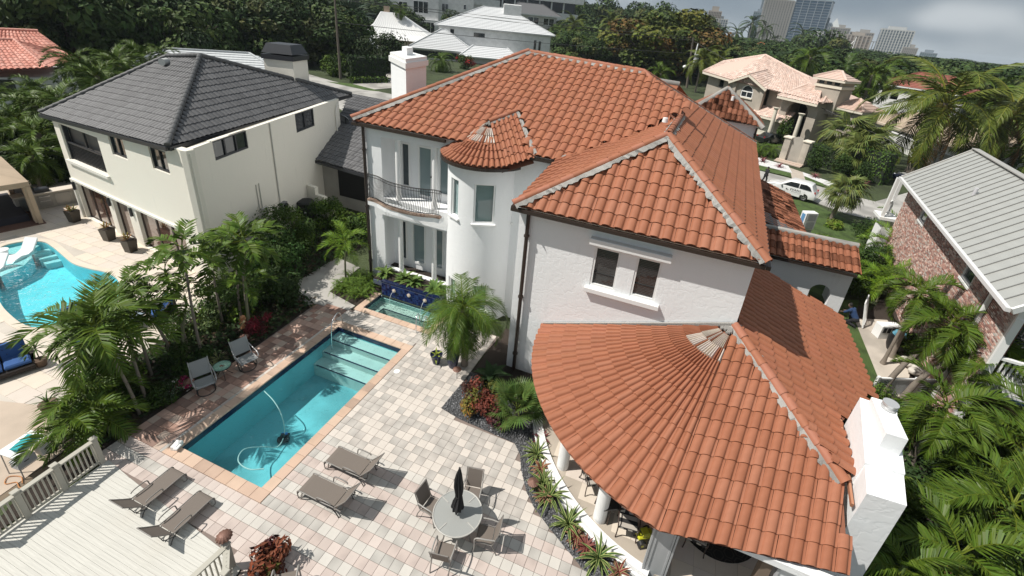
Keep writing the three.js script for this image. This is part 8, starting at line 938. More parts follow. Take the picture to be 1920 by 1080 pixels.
  const be = thing('beige_flat_house', 'low house with broad beige ribbed roof behind the white garden wall', 'house'); frameAt(be, 29.5, -90, 0.35, 0.94); new B().span(-7, 16, 0, 2.9, -8, -0.8).mesh('wall', FW, be); const rr0 = [V(-8, 3.0, 0), V(17, 3.0, 0), V(17, 4.8, -9), V(-8, 4.8, -9)]; new B().hull(rr0, rr0.map((p) => p.clone().setY(p.y - 0.3))).mesh('roof', M('beige_roof', 0.55, 0.46, 0.36, { map: T.mottle }), be); for (let i = 1; i < 18; i++) { const f = i / 18; new B().bar(rr0[0].clone().lerp(rr0[3], f).add(V(0, 0.05, 0)), rr0[1].clone().lerp(rr0[2], f).add(V(0, 0.05, 0)), 0.12, 0.1).mesh('roof_rib', M('beige_rib', 0.46, 0.37, 0.28), be); }
  const gw = thing('garden_wall', 'long white rendered garden wall along the right driveway', 'wall'); frameAt(gw, 28.5, -96, 0.16, 0.987); new B().span(0, 30, 0, 2.1, -0.25, 0).mesh('panel', M('wall_render', 0.66, 0.66, 0.63, { map: T.blotch }), gw); new B().span(-0.1, 30.1, 2.1, 2.25, -0.35, 0.1).mesh('coping', FW, gw);
}
{ // boats
  const b = thing('motor_boat', 'white motor boat with hard top on a boat lift behind the pink house', 'boat', [35.5, 1.4, -137], 0.25); const hull = [[-5, 1.4, 1.5], [-5, 0, 1.1], [2, 0, 1.2], [5.4, 1.7, 0.05], [2, 1.6, 1.6]]; new B().hull([V(-5, 1.5, -1.5), V(2.5, 1.6, -1.6), V(5.6, 1.9, 0), V(2.5, 1.6, 1.6), V(-5, 1.5, 1.5)], [V(-5, 0, -0.9), V(2, 0, -0.9), V(4.4, 0.5, 0), V(2, 0, 0.9), V(-5, 0, 0.9)]).mesh('hull', mWhite, b); new B().span(-5, 2.4, 0.75, 1.05, -1.45, 1.45).mesh('stripe', M('navy_hull', 0.01, 0.015, 0.05, { rough: 0.2 }), b); new B().span(-2.2, 1.4, 3.9, 4.1, -1.3, 1.3).mesh('hard_top', mWhite, b); for (const x of [-1.9, 1.1]) for (const z of [-1.1, 1.1]) new B().rod(V(x, 1.5, z), V(x, 3.9, z), 0.07).mesh('top_post', mWhite, b); new B().span(0.2, 1.2, 1.5, 2.6, -1, 1).mesh('console', mWhite, b); for (const z of [-0.5, 0.5]) new B().chamfer(-5.4, 1.6, z, 0.7, 1.5, 0.6, 0.1).mesh('outboard_engine', mats.black_plastic, b);
  const lf = thing('boat_lift', 'dark timber dock and posts under the white motor boat', 'boat lift', [35.5, 0, -137], 0.25); new B().span(-6, 8, 1.05, 1.3, -3.2, -2).span(-6, 8, 1.05, 1.3, 2, 3.2).mesh('deck', M('dock_timber', 0.16, 0.10, 0.07, { map: T.grain }), lf); for (const x of [-5, 0, 5]) for (const z of [-2.6, 2.6]) new B().cyl(x, 1.6, z, 0.2, 0.2, 3.4, 8).mesh('piling', mats.dock_timber, lf);
  const b2 = copy(b, 'second white boat end moored to the right of the hard-top boat', [44, 1.0, -132], 0.3, 0.8);
  const y = thing('sailing_boat', 'white yacht with tall bare mast rising above the far trees', 'boat', [66, 0, -300], 0.3); new B().hull([V(-9, 5.8, -2), V(5, 6, -2), V(11, 7, 0), V(5, 6, 2), V(-9, 5.8, 2)], [V(-8, 2, -1.3), V(5, 2, -1.2), V(8, 3, 0), V(5, 2, 1.2), V(-8, 2, 1.3)]).span(-5, 2, 5.8, 7.6, -1.4, 1.4).mesh('hull', mWhite, y); new B().rod(V(0, 6, 0), V(0, 19, 0), 0.3, 0.22).mesh('mast', mWhite, y); new B().rod(V(-7, 6.5, 0), V(-0.5, 17, 0), 0.18).mesh('boom', mWhite, y);
  const w = thing('moored_yacht', 'long white yacht glimpsed between palms behind the pink house', 'boat', [62, 0, -240], 0.4); new B().hull([V(-12, 5.6, -2.4), V(8, 5.8, -2.4), V(14, 7, 0), V(8, 5.8, 2.4), V(-12, 5.6, 2.4)], [V(-11, 2, -1.6), V(7, 2, -1.4), V(11, 3, 0), V(7, 2, 1.4), V(-11, 2, 1.6)]).span(-8, 5, 5.7, 8, -1.9, 1.9).span(-5, 3, 8, 9.6, -1.5, 1.5).mesh('hull', mWhite, w); new B().span(-7.8, 4.9, 6.4, 7.2, -1.95, 1.95).mesh('window_band', FD, w);
}
// ------------------------------------------------------------------ vehicles
function car(name, label, x, z, a, color, style) {
  const t = thing(name, label, 'car', [x, 0.02, z], a), paint = M('paint_' + color.join('_'), ...color, { physical: true, coat: 1, rough: 0.35 }), suv = style === 'suv';
  const H = suv ? 1.66 : 1.45, Lh = 2.25, prof = suv ? [[-2.2, 0.35], [-2.22, 0.75], [-2.05, 1.0], [-1.95, 1.12], [-1.7, 1.58], [-1.3, H], [0.1, H - 0.02], [0.95, 1.08], [1.6, 1.0], [2.1, 0.82], [2.22, 0.6], [2.2, 0.33]] : [[-2.2, 0.35], [-2.25, 0.8], [-1.95, 1.0], [-1.5, 1.02], [-0.9, H], [0.2, H], [1.0, 0.98], [1.8, 0.86], [2.2, 0.7], [2.25, 0.45], [2.2, 0.33]];
  const s = new THREE.Shape(prof.map(([u, v]) => new THREE.Vector2(u, v))); const cut = (cx) => { for (let i = 0; i <= 8; i++) { const f = i / 8 * Math.PI; s.lineTo(cx + 0.4 * Math.cos(f), 0.33 + 0.42 * Math.sin(f)); } }; s.lineTo(1.82, 0.3); cut(1.4); s.lineTo(-0.96, 0.28); cut(-1.36);
  const g = new THREE.ExtrudeGeometry(s, { depth: 1.5, bevelEnabled: true, bevelSize: 0.06, bevelThickness: 0.16, bevelSegments: 3 }); g.translate(0, 0, -0.75); const p = g.attributes.position; for (let i = 0; i < p.count; i++) { const y = p.getY(i), k = 1 - Math.max(0, y - 0.95) * 0.26; p.setZ(i, p.getZ(i) * k); if (Math.abs(p.getX(i)) > 1.9) p.setZ(i, p.getZ(i) * 0.94); } g.computeVertexNormals(); const bb = new B(); bb.add(g); bb.mesh('body', paint, t, 0.6);
  const gl = M('car_glass', 0.012, 0.015, 0.017, { rough: 0.04, physical: true, coat: 1 }), side = suv ? [[[-1.85, 1.14], [-0.75, 1.14], [-0.75, 1.56], [-1.3, 1.58], [-1.62, 1.45]], [[-0.68, 1.14], [0.78, 1.12], [0.12, 1.54], [-0.68, 1.57]]] : [[[-1.35, 1.02], [-0.4, 1.02], [-0.4, 1.36], [-0.85, 1.36]], [[-0.33, 1.02], [0.82, 1.0], [0.2, 1.36], [-0.33, 1.37]]];
  for (const sgn of [-1, 1]) for (const w of side) { const zz = (y) => sgn * (0.916 * (1 - Math.max(0, y - 0.95) * 0.26) + 0.008); new B().hull(w.map(([u, v]) => V(u, v, zz(v))), w.map(([u, v]) => V(u, v, zz(v) - sgn * 0.04))).mesh('side_window', gl, t); }
  const q = suv ? [[0.98, 1.1], [0.16, 1.60]] : [[1.0, 1.02], [0.26, 1.43]]; new B().hull([V(q[0][0] + 0.02, q[0][1] + 0.02, -0.74), V(q[0][0] + 0.02, q[0][1] + 0.02, 0.74), V(q[1][0] + 0.02, q[1][1] + 0.04, 0.6), V(q[1][0] + 0.02, q[1][1] + 0.04, -0.6)], [V(q[0][0] - 0.04, q[0][1] - 0.04, -0.74), V(q[0][0] - 0.04, q[0][1] - 0.04, 0.74), V(q[1][0] - 0.04, q[1][1], 0.6), V(q[1][0] - 0.04, q[1][1], -0.6)]).mesh('windscreen', gl, t);
  for (const u of [-1.36, 1.4]) for (const sgn of [-1, 1]) { const w = sub(t, 'wheel', [u, 0.36, sgn * 0.8]); new B().add(new THREE.TorusGeometry(0.27, 0.09, 10, 26), mat4(0, 0, 0)).add(new THREE.CylinderGeometry(0.28, 0.28, 0.12, 22), mat4(0, 0, -sgn * 0.03, 0, Math.PI / 2)).mesh('tyre', M('tyre', 0.015, 0.015, 0.015, { rough: 0.9 }), w, 0.8); const r = new B(); r.add(new THREE.TorusGeometry(0.21, 0.02, 6, 24), mat4(0, 0, sgn * 0.05)).add(new THREE.CylinderGeometry(0.06, 0.06, 0.05, 12), mat4(0, 0, sgn * 0.05, 0, Math.PI / 2)); for (let k = 0; k < 5; k++) { const f = k * 1.2566; r.bar(V(0.04 * Math.cos(f), 0.04 * Math.sin(f), sgn * 0.06), V(0.21 * Math.cos(f), 0.21 * Math.sin(f), sgn * 0.05), 0.07, 0.03); } r.mesh('rim', M('alloy', 0.6, 0.6, 0.62, { metal: 0.8, rough: 0.3 }), w); }
  for (const sgn of [-1, 1]) { new B().chamfer(2.1, 0.78, sgn * 0.62, 0.26, 0.14, 0.34, 0.04).mesh('headlight', M('headlamp', 0.55, 0.57, 0.58, { rough: 0.1 }), t); new B().chamfer(0.82, 1.12, sgn * 0.98, 0.14, 0.14, 0.2, 0.03).mesh('mirror', paint, t); new B().chamfer(-2.14, 0.95, sgn * 0.68, 0.14, 0.26, 0.2, 0.03).mesh('tail_light', M('tail_red', 0.3, 0.01, 0.01, { rough: 0.2 }), t); }
  new B().box(2.26, 0.56, 0, 0.05, 0.24, 0.9).mesh('grille', mats.black_plastic, t); new B().box(0, 0.3, 0, 4.2, 0.14, 1.5).mesh('underbody', mats.black_plastic, t); return t;
}
{
  const c = car('white_suv', 'white SUV with dark EVANS lettering parked on the street', 10.1, -50.2, Math.PI - 0.36, [0.78, 0.78, 0.78], 'suv');
  const cv = document.createElement('canvas'); cv.width = 512; cv.height = 160; const x = cv.getContext('2d'); x.fillStyle = '#e4e4e4'; x.fillRect(0, 0, 512, 160); x.fillStyle = '#16191a'; x.font = 'bold 92px sans-serif'; x.textAlign = 'center'; x.fillText('EVANS', 282, 92); x.fillStyle = '#5f7570'; x.fillRect(128, 112, 322, 7); x.fillStyle = '#16191a'; for (const [a, b, w, h] of [[34, 60, 26, 50], [52, 80, 34, 14], [84, 96, 22, 30], [60, 104, 10, 30]]) x.fillRect(a, b, w, h); for (let i = 0; i < 12; i++) x.fillRect(190 + i * 20, 128, 11, 13);
  const tx = new THREE.CanvasTexture(cv); tx.colorSpace = THREE.SRGBColorSpace; const lm = new THREE.MeshStandardMaterial({ map: tx, roughness: 0.4 }); lm.name = 'lettering'; const pg = new THREE.PlaneGeometry(1.75, 0.46); const o = mesh('door_lettering', pg, lm, c); o.position.set(-0.42, 0.80, -0.918); o.rotation.set(0.02, Math.PI, 0);
  car('dark_blue_car', 'dark blue car parked at the end of the right driveway', 25.2, -64.4, 2.5, [0.012, 0.018, 0.035], 'saloon'); car('black_car', 'black car parked before the cream garage door', 10.6, -76.2, 0.7, [0.01, 0.012, 0.012], 'saloon');
}
// ------------------------------------------------------------------ poles and wires
{
  const wood = M('pole_wood', 0.15, 0.125, 0.10, { map: T.grain, rough: 0.9 }); const p1 = thing('utility_pole', 'tall wooden utility pole beside the left street lawn', 'utility pole', [-63.1, 0, -71.1]); new B().cyl(0, 7.4, 0, 0.24, 0.15, 14.8, 12).mesh('post', wood, p1); new B().span(-1.4, 1.4, 13.2, 13.4, -0.1, 0.1).mesh('crossarm', wood, p1);
  const p2 = thing('utility_pole', 'wooden utility pole with grey transformer in front of the big orange-green tree', 'utility pole', [-5.0, 0, -135]); new B().rod(V(0, 0, 0), V(-1.1, 12.4, 0), 0.32, 0.22, 10).mesh('post', wood, p2); new B().cyl(0.75, 7.6, 0.4, 0.62, 0.62, 2.0, 16).mesh('transformer', M('transformer_grey', 0.55, 0.56, 0.57, { rough: 0.5 }), p2, 0.7); new B().rod(V(0.3, 8.6, 0.4), V(0.4, 11.2, 0.2), 0.16).cyl(1.2, 9.6, 0.4, 0.22, 0.3, 1.1, 10).mesh('insulator', mWhite, p2); new B().ball(-1.6, 5.2, 0.4, 0.55, 1, 0.8, 1, 14).rod(V(-0.5, 6, 0.1), V(-1.6, 5.6, 0.4), 0.1).mesh('street_lamp', mWhite, p2);
  const wire = (label, a, b, sag) => { const pts = []; for (let i = 0; i <= 12; i++) { const t = i / 12, p = V(...a).lerp(V(...b), t); p.y -= sag * 4 * t * (1 - t); pts.push(p); } const bb = new B(); bb.tube(pts, 0.045, 40, 4); solo(bb, 'overhead_wire', M('wire', 0.05, 0.05, 0.05), label, 'wire', 'overhead wires', 1); };
  wire('upper overhead wire above the roof ridge, behind the chimney', [-63.1, 13.6, -71.1], [-6.1, 12.3, -135], 0.3); wire('second overhead wire just under the upper one', [-62.2, 13.3, -71.6], [-6.2, 11.8, -135], 0.5); wire('lowest overhead wire crossing the orange-green tree', [-63.1, 9.6, -71.1], [-5.8, 8.6, -135], 0.5); wire('overhead wire running from the transformer pole over the hedges', [-5.6, 11.5, -135], [21.7, 4.6, -60], 0.4); wire('overhead wire leaving the left pole towards the top left', [-63.1, 13.4, -71.1], [-130, 15, -60], 0.4);
}
// ------------------------------------------------------------------ trees
{
  reseed(900); const crownA = leafCrown({ rx: 1, ry: 0.72, rz: 1, n: 6500, size: 0.115, cols: [[0.022, 0.042, 0.012], [0.035, 0.062, 0.015], [0.055, 0.085, 0.02]], lumps: 34, lump: 0.30, hollow: 0.7 }), crownB = leafCrown({ rx: 1, ry: 0.8, rz: 1, n: 6000, size: 0.12, cols: [[0.03, 0.055, 0.015], [0.045, 0.075, 0.02], [0.06, 0.07, 0.02]], lumps: 30, lump: 0.33, hollow: 0.7 });
  const almond = leafCrown({ rx: 1, ry: 0.62, rz: 1, n: 11000, size: 0.075, cols: [[0.075, 0.09, 0.016], [0.095, 0.11, 0.018], [0.13, 0.075, 0.02], [0.05, 0.07, 0.014], [0.10, 0.105, 0.018], [0.085, 0.10, 0.016], [0.11, 0.07, 0.02]], lumps: 52, lump: 0.26, hollow: 0.75, narrow: 0.7 });
  function tree(label, g, x, z, r, yc, ry, group) { const t = thing('broadleaf_tree', label, 'tree', [x, 0, z], rr(0, 6), group); const tr = new B(); const top = yc; tr.rod(V(0, 0, 0), V(rr(-0.06, 0.06) * r, top * 0.6, rr(-0.06, 0.06) * r), r * 0.06, r * 0.04, 8); for (let i = 0; i < 6; i++) { const a = i * 1.05 + rr(-0.3, 0.3); tr.rod(V(0, top * rr(0.3, 0.55), 0), V(Math.cos(a) * r * 0.6, yc + ry * rr(-0.1, 0.4), Math.sin(a) * r * 0.6), r * 0.025, r * 0.008, 6); } tr.mesh('trunk', mBark, t); const c = mesh('crown', g, mLeaf, t); c.position.y = yc; c.scale.set(r, ry / 0.7, r); return t; }
  [['huge dark tree at top left behind the red-tiled house', -86, -43.5, 9, 8.5, 7], ['dark tree filling the gap left of the round green tree', -93, -55, 11, 9.5, 8], ['darkest broad tree behind the grey roof peak', -96, -66.5, 13, 10.5, 9.5], ['dark spreading tree above the grey roof ridge', -99, -79, 13, 10.5, 9.5], ['tall dark tree behind the left utility pole', -98, -92, 11, 9.5, 8.5], ['dense dark tree at the top edge behind the others', -120, -82, 15, 13, 11], ['dark tree at the top edge above the red-tiled house', -112, -50, 12, 9, 8], ['dark tree over the grey shed roof', -80, -56, 7.5, 6.5, 5.5], ['shaded tree just right of the darkest broad tree', -85, -72, 8, 6, 5.5], ['lit round tree with yellow-green top left of the dark mass', -84, -38, 4.6, 4.2, 3.6]].forEach(([l, x, z, r, y, ry], i) => tree(l, i === 9 ? crownB : crownA, x, z, r, y, ry));
  tree('broad tree with orange and green leaves behind the villa ridge', almond, -15.5, -156, 20.5, 10.8, 10.5); tree('small yellowish tree before the modern white house', crownB, -113, -200, 7, 6.5, 5.5);
  tree('round bush tree behind the pale villa ridge', crownB, -36, -150, 6, 4.5, 4.2); tree('brownish dry tree in the far green belt left of the tall mast', crownB, 52, -300, 18, 10, 10);
  // conifer at the top left corner
  { const t = thing('conifer', 'tall dark conifer at the top left corner', 'tree', [-132, 0, -57]); new B().cyl(0, 8, 0, 0.5, 0.1, 16, 8).mesh('trunk', mBark, t); const l = new L(); for (let y = 1; y < 17; y += 0.5) { const R0 = 6.2 * Math.pow(1 - y / 18, 0.8); for (let k = 0; k < 22; k++) { const a = rr(0, 6.28), p = V(0, y, 0), d = V(Math.cos(a), 0.1, Math.sin(a)), n = 8; for (let j = 1; j <= n; j++) { const q = p.clone().addScaledVector(d, R0 * j / n), s = 0.5 * rr(0.6, 1.2), c = tint([0.018, 0.034, 0.016]), u = V(rr(-1, 1), rr(-0.4, 0.9), rr(-1, 1)).normalize(), v = V(rr(-1, 1), rr(-1, 1), rr(-1, 1)).normalize(); l.tri(q, q.clone().addScaledVector(u, s), q.clone().addScaledVector(v, s * 0.5), c); } } } mesh('needles', l.geo(), mLeaf, t); }
  // palms, each its own tree; crowns built once per kind
  function crownGeo(geos, n, r0, r1, drop, pow = 0.9, wind = 0) { const gs = []; for (let i = 0; i < n; i++) { const t = (i + 0.5) / n, m = new THREE.Matrix4().compose(V(0, -t * drop, 0), new THREE.Quaternion().setFromEuler(new THREE.Euler(rr(-0.3, 0.3), i * 2.39996 + rr(-0.3, 0.3), r0 + (r1 - r0) * Math.pow(t, pow) + rr(-0.1, 0.1), 'YZX')), V(1, 1, 1).multiplyScalar(rr(0.85, 1.1))); gs.push(placed(pick(geos), m)); } return merged(gs); }
  const C = { royal: [0, 1].map(() => crownGeo(F.royal, 15, 1.3, -0.7, 0.3)), bushy: [0, 1].map(() => crownGeo(F.ado, 20, 1.25, -0.8, 0.3)), coco: [0, 1].map(() => crownGeo(F.coco, 22, 1.35, -0.75, 0.4)), fan: [0, 1].map(() => crownGeo(F.fan2, 30, 1.3, -0.9, 0.3)), bism: [crownGeo(F.bism, 30, 1.35, -0.7, 0.5)], feather: [0, 1].map(() => crownGeo(F.pygmy, 34, 1.2, -0.8, 0.2)) };
  function palm(label, kind, x, z, h, r, o = {}) { const t = thing('palm_tree', label, 'palm tree', [x, 0, z], rr(0, 6), o.group), base = { royal: 3.3, bushy: 2.1, coco: 5, fan: 1.85, bism: 2.2, feather: 1.5 }[kind], s = r / base; trunkTo(t, 0, 0, h, 0.09 * s * (o.fat ?? 1) + 0.1, 0.07 * s * (o.fat ?? 1) + 0.06, [rr(-0.3, 0.3) * (o.lean ?? 1), rr(-0.3, 0.3)], o.bark ?? mTrunk); const c = mesh('crown', pick(C[kind]), mPalm, t); c.position.y = h; c.scale.setScalar(s); return t; }
  // row of dark palms left of the grey-roofed house
  [[-43.3, -18.4, 3.2, 3.0, 'dark palm at the left corner of the grey-roofed house'], [-45.8, -21.4, 4.6, 3.1, 'palm with pale hanging fronds in the left palm row'], [-48.1, -19.6, 3.2, 3.0, 'dark palm above the tan canopy'], [-52.0, -27.4, 5.3, 3.2, 'tallest palm of the row left of the grey roof'], [-54.6, -30.9, 6.0, 3.0, 'palm rising before the grey shed, in the left palm row'], [-60.3, -36.8, 5.7, 3.0, 'palm touching the grey roof hip from behind'], [-49.5, -18.2, 2.6, 3.0, 'palm at the left picture edge above the canopy'], [-59.3, -29.8, 5.6, 2.9, 'palm in front of the salmon roof corner'], [-60.0, -26.5, 3.0, 3.0, 'low palm below the salmon tiled roof'], [-65, -41.9, 5.4, 2.4, 'small palm over the pale grey shed roof'], [-46.5, -24.5, 3.0, 3.2, 'dark palm between the palm row and the grey house'], [-52.5, -22.8, 3.2, 3.2, 'shaded palm in the middle of the left palm row'], [-56.5, -34.5, 4.2, 3.0, 'palm behind the tallest palm of the left row'], [-41.5, -16.9, 2.3, 2.4, 'low palm behind the outdoor kitchen'], [-50, -30, 4.2, 3.0, 'dark palm against the grey roof eave'], [-57, -24, 2.6, 2.8, 'broad low palm before the white wall at left'], [-46.5, -29, 3.6, 3.2, 'palm close behind the left corner of the grey roof'], [-62, -33, 4.5, 2.8, 'palm just right of the salmon tiled roof']].forEach(([x, z, h, r, l]) => palm(l, 'bushy', x, z, h, r));
  [[-47, -20.5], [-52, -24], [-57, -29], [-50, -27.5], [-44, -21], [-60, -34], [-54, -20], [-43, -17.3]].forEach(([x, z], i) => shrub('shrub', ['dark undergrowth shrub below the palm with pale fronds', 'dark undergrowth shrub in the middle of the palm row', 'undergrowth shrub in front of the salmon-roofed house', 'undergrowth shrub under the tallest palm of the row', 'dark shrub close behind the terrace kitchen wall', 'shrub below the palm before the grey shed', 'undergrowth shrub near the white wall at the left edge', 'dark bamboo-like shrub behind the kitchen grill'][i], x, 1.2, z, { rx: 2.6, ry: 1.5, rz: 2.4, n: 2200, size: 0.3, cols: [[0.02, 0.038, 0.012], GREEN.dark], lumps: 14 }));
  // coconut palms behind the brick house
  for (const [x, z, h, r, l] of [[26.9, -71.6, 8.9, 11.0, 'large coconut palm with drooping fronds in front of the skyline'], [34.4, -73.5, 9.0, 10, 'second coconut palm behind the first, at the right']]) { const t = thing('coconut_palm', l, 'palm tree', [x, 0, z]), s = r / 5; const top = trunkTo(t, 0, 0, h, 0.42, 0.3, [0.5, 0.2], mTrunk, 'trunk', 0.2), cr = sub(t, 'crown'); putCrown(cr, F.coco, mPalm, 22, top, 1.35, -0.55, { scale: s * 0.95, drop: 0.6 }); putCrown(cr, F.cocoDry, mDry, 5, top.clone().add(V(0, -0.3, 0)), -0.9, -1.35, { scale: s * 0.8, drop: 0.2 }); const nuts = new B(); for (let i = 0; i < 9; i++) nuts.ball(top.x + rr(-0.7, 0.7), top.y - rr(0.3, 0.9), top.z + rr(-0.7, 0.7), 0.3, 1, 1.15, 1, 8); nuts.mesh('coconuts', M('coconut', 0.30, 0.25, 0.06), cr, 1); }
  [[44, -86, 6.5, 5.5, 'fan', 'pale fan palm at the right edge below the coconut palms'], [39, -72, 5, 5.2, 'bushy', 'dark palm at the right edge beside the metal roof ridge'], [46, -78, 6, 6, 'bushy', 'palm behind the metal roof at the right edge'], [33, -120, 9, 6, 'bushy', 'palm before the white arched house'], [29.5, -112, 9.5, 6, 'bushy', 'palm left of the white arched house with yellow frond'], [26, -118, 10, 5.5, 'royal', 'palm next to the tower chimney of the pink house'], [24.5, -104, 6, 4.5, 'bushy', 'palm between tower chimney and motor boat'], [40, -108, 7, 5, 'bushy', 'palm beside the beige roof'], [52, -118, 9, 7, 'bushy', 'palm behind the second coconut palm'], [58, -100, 7, 7, 'fan', 'fan palm beyond the beige roof at the right'], [36.5, -92, 4.5, 4, 'bushy', 'small palm behind the garden wall'], [21, -131, 11, 6, 'bushy', 'palm above the tower chimney roof']].forEach(([x, z, h, r, k, l]) => palm(l, k, x, z, h, r));
  // royal palms in the far belt
  [[21.3, -413, 23.5, 13, 'tallest royal palm in front of the striped towers'], [33, -440, 21, 10, 'royal palm just right of the tallest one'], [58, -422, 19.4, 13, 'royal palm left of the pyramid tower'], [0.5, -316, 15, 8, 'royal palm right of the orange-green tree'], [42, -441, 13.5, 9, 'lower royal palm under the grey striped tower'], [10, -350, 16, 9, 'royal palm above the orange roof'], [36, -300, 11, 7, 'short royal palm above the pink roof ridge'], [70, -350, 11, 9, 'palm below the brown balcony tower'], [16, -290, 10, 6, 'palm behind the pink house roof'], [84, -330, 9, 8, 'palm right of the tall mast']].forEach(([x, z, h, r, l], i) => palm(l, 'royal', x, z, h, r, { group: 'royal palms of the far green belt', bark: M('pale_trunk', 0.42, 0.40, 0.36, { map: T.streak }) }));
  // palms beyond the villa ridge
  [[-66.5, -150, 8, 8.6, 'coco', 'windblown coconut palm in front of the white-tiled house'], [-60.5, -148, 4.5, 7.5, 'coco', 'lower drooping palm beside the windblown coconut palm'], [-54, -185, 7, 9, 'bushy', 'palm cluster right of the white-tiled house'], [-47, -170, 5, 7.5, 'bushy', 'dense palm clump before the orange-green tree'], [-58, -205, 12, 9, 'coco', 'palm standing right of the dark hip roof'], [-44, -215, 14, 9, 'coco', 'slender palm at the top edge left of the orange-green tree'], [-87, -102.9, 8.2, 7.2, 'bism', 'silvery fan palm before the white metal roof'], [-97.4, -135, 9, 3.0, 'bushy', 'thin young palm in front of the white metal roof'], [-92, -131, 12, 3.4, 'bushy', 'second thin palm right beside the first'], [-205, -322, 11, 10, 'feather', 'date palm before the modern white house'], [-185, -300, 14, 9, 'feather', 'date palm left of the modern white house'], [-104.7, -104.3, 13, 8.5, 'royal', 'tall palm with hanging dark skirt at the top edge'], [-100, -108, 13.5, 8.5, 'royal', 'second tall palm with hanging skirt, right of the first'], [-95.8, -77.9, 2.4, 4.6, 'fan', 'pale fan palm above the grey roof ridge'], [-88, -86, 3.4, 5, 'bushy', 'palm left of the grey hooded chimney'], [-104, -98, 11, 6.5, 'royal', 'palm with a pair of straight grey trunks'], [-58.6, -99, 2.6, 4.2, 'feather', 'bright feathery palm just behind the villa chimney'], [-40, -138, 3, 5, 'feather', 'bright green palm over the pale villa ridge'], [-12, -132, 3.2, 5, 'bushy', 'yellow-green clump at the foot of the transformer pole'], [-2.5, -128, 8, 6.5, 'coco', 'palm left of the pink house roof'], [1.5, -142, 7.5, 6.5, 'coco', 'palm drooping over the pink roof corner'], [-120, -57, 5, 6, 'bushy', 'palm beside the dark conifer'], [-128, -50, 3, 5, 'fan', 'pale fan palm left of the conifer foot']].forEach(([x, z, h, r, k, l]) => palm(l, k, x, z, h, r));
  // the far green belt, one mass
  const W = thing('far_woods', 'far belt of dark green trees reaching to the horizon', 'woods'); W.userData.kind = 'stuff'; reseed(950); const ms = [[], []], put = (x, z, s, hh) => { const m = new THREE.Matrix4().compose(V(x, hh * 0.55, z), new THREE.Quaternion().setFromEuler(new THREE.Euler(0, rr(0, 6.28), 0)), V(s, hh * 0.62, s)); ms[Math.floor(rnd() * 2)].push(m); };
  for (let i = 0; i < 620; i++) { const az = rr(-3, 33) * Math.PI / 180, d = 165 + 1000 * Math.pow(rnd(), 1.6), x = d * Math.sin(az), z = -d * Math.cos(az); if (Math.abs(x - 40) < 24 && z > -150) continue; put(x, z, rr(7, 13) * (1 + d / 900), rr(8, 13.0)); }
  for (let i = 0; i < 620; i++) { const az = rr(-72, -2) * Math.PI / 180, d = 230 + 850 * Math.pow(rnd(), 1.5), x = d * Math.sin(az), z = -d * Math.cos(az); if (az > -0.62 && az < -0.3 && d < 300) continue; put(x, z, rr(8, 14) * (1 + d / 900), rr(10, 15) + (az > -0.6 && d > 290 ? 8 + d * 0.012 : 0)); }
  for (let i = 0; i < 170; i++) { const az = rr(-70, -42) * Math.PI / 180, d = rr(110, 230), x = d * Math.sin(az), z = -d * Math.cos(az); put(x, z, rr(7, 11), rr(8, 14)); }
  for (let i = 0; i < 40; i++) put(rr(-50, -8), rr(-205, -165), rr(6, 10), rr(6, 10)); for (let i = 0; i < 26; i++) put(rr(-140, -98), rr(-160, -115), rr(6, 9), rr(5, 8));  for (let i = 0; i < 30; i++) put(rr(60, 110), rr(-150, -70), rr(6, 9), rr(5, 8));
  inst(crownA, mLeaf, ms[0], ms[0].map(() => new THREE.Color().setScalar(rr(0.7, 1.3))), 'foliage', W); inst(crownB, mLeaf, ms[1], ms[1].map(() => new THREE.Color().setScalar(rr(0.7, 1.3))), 'foliage', W);
}
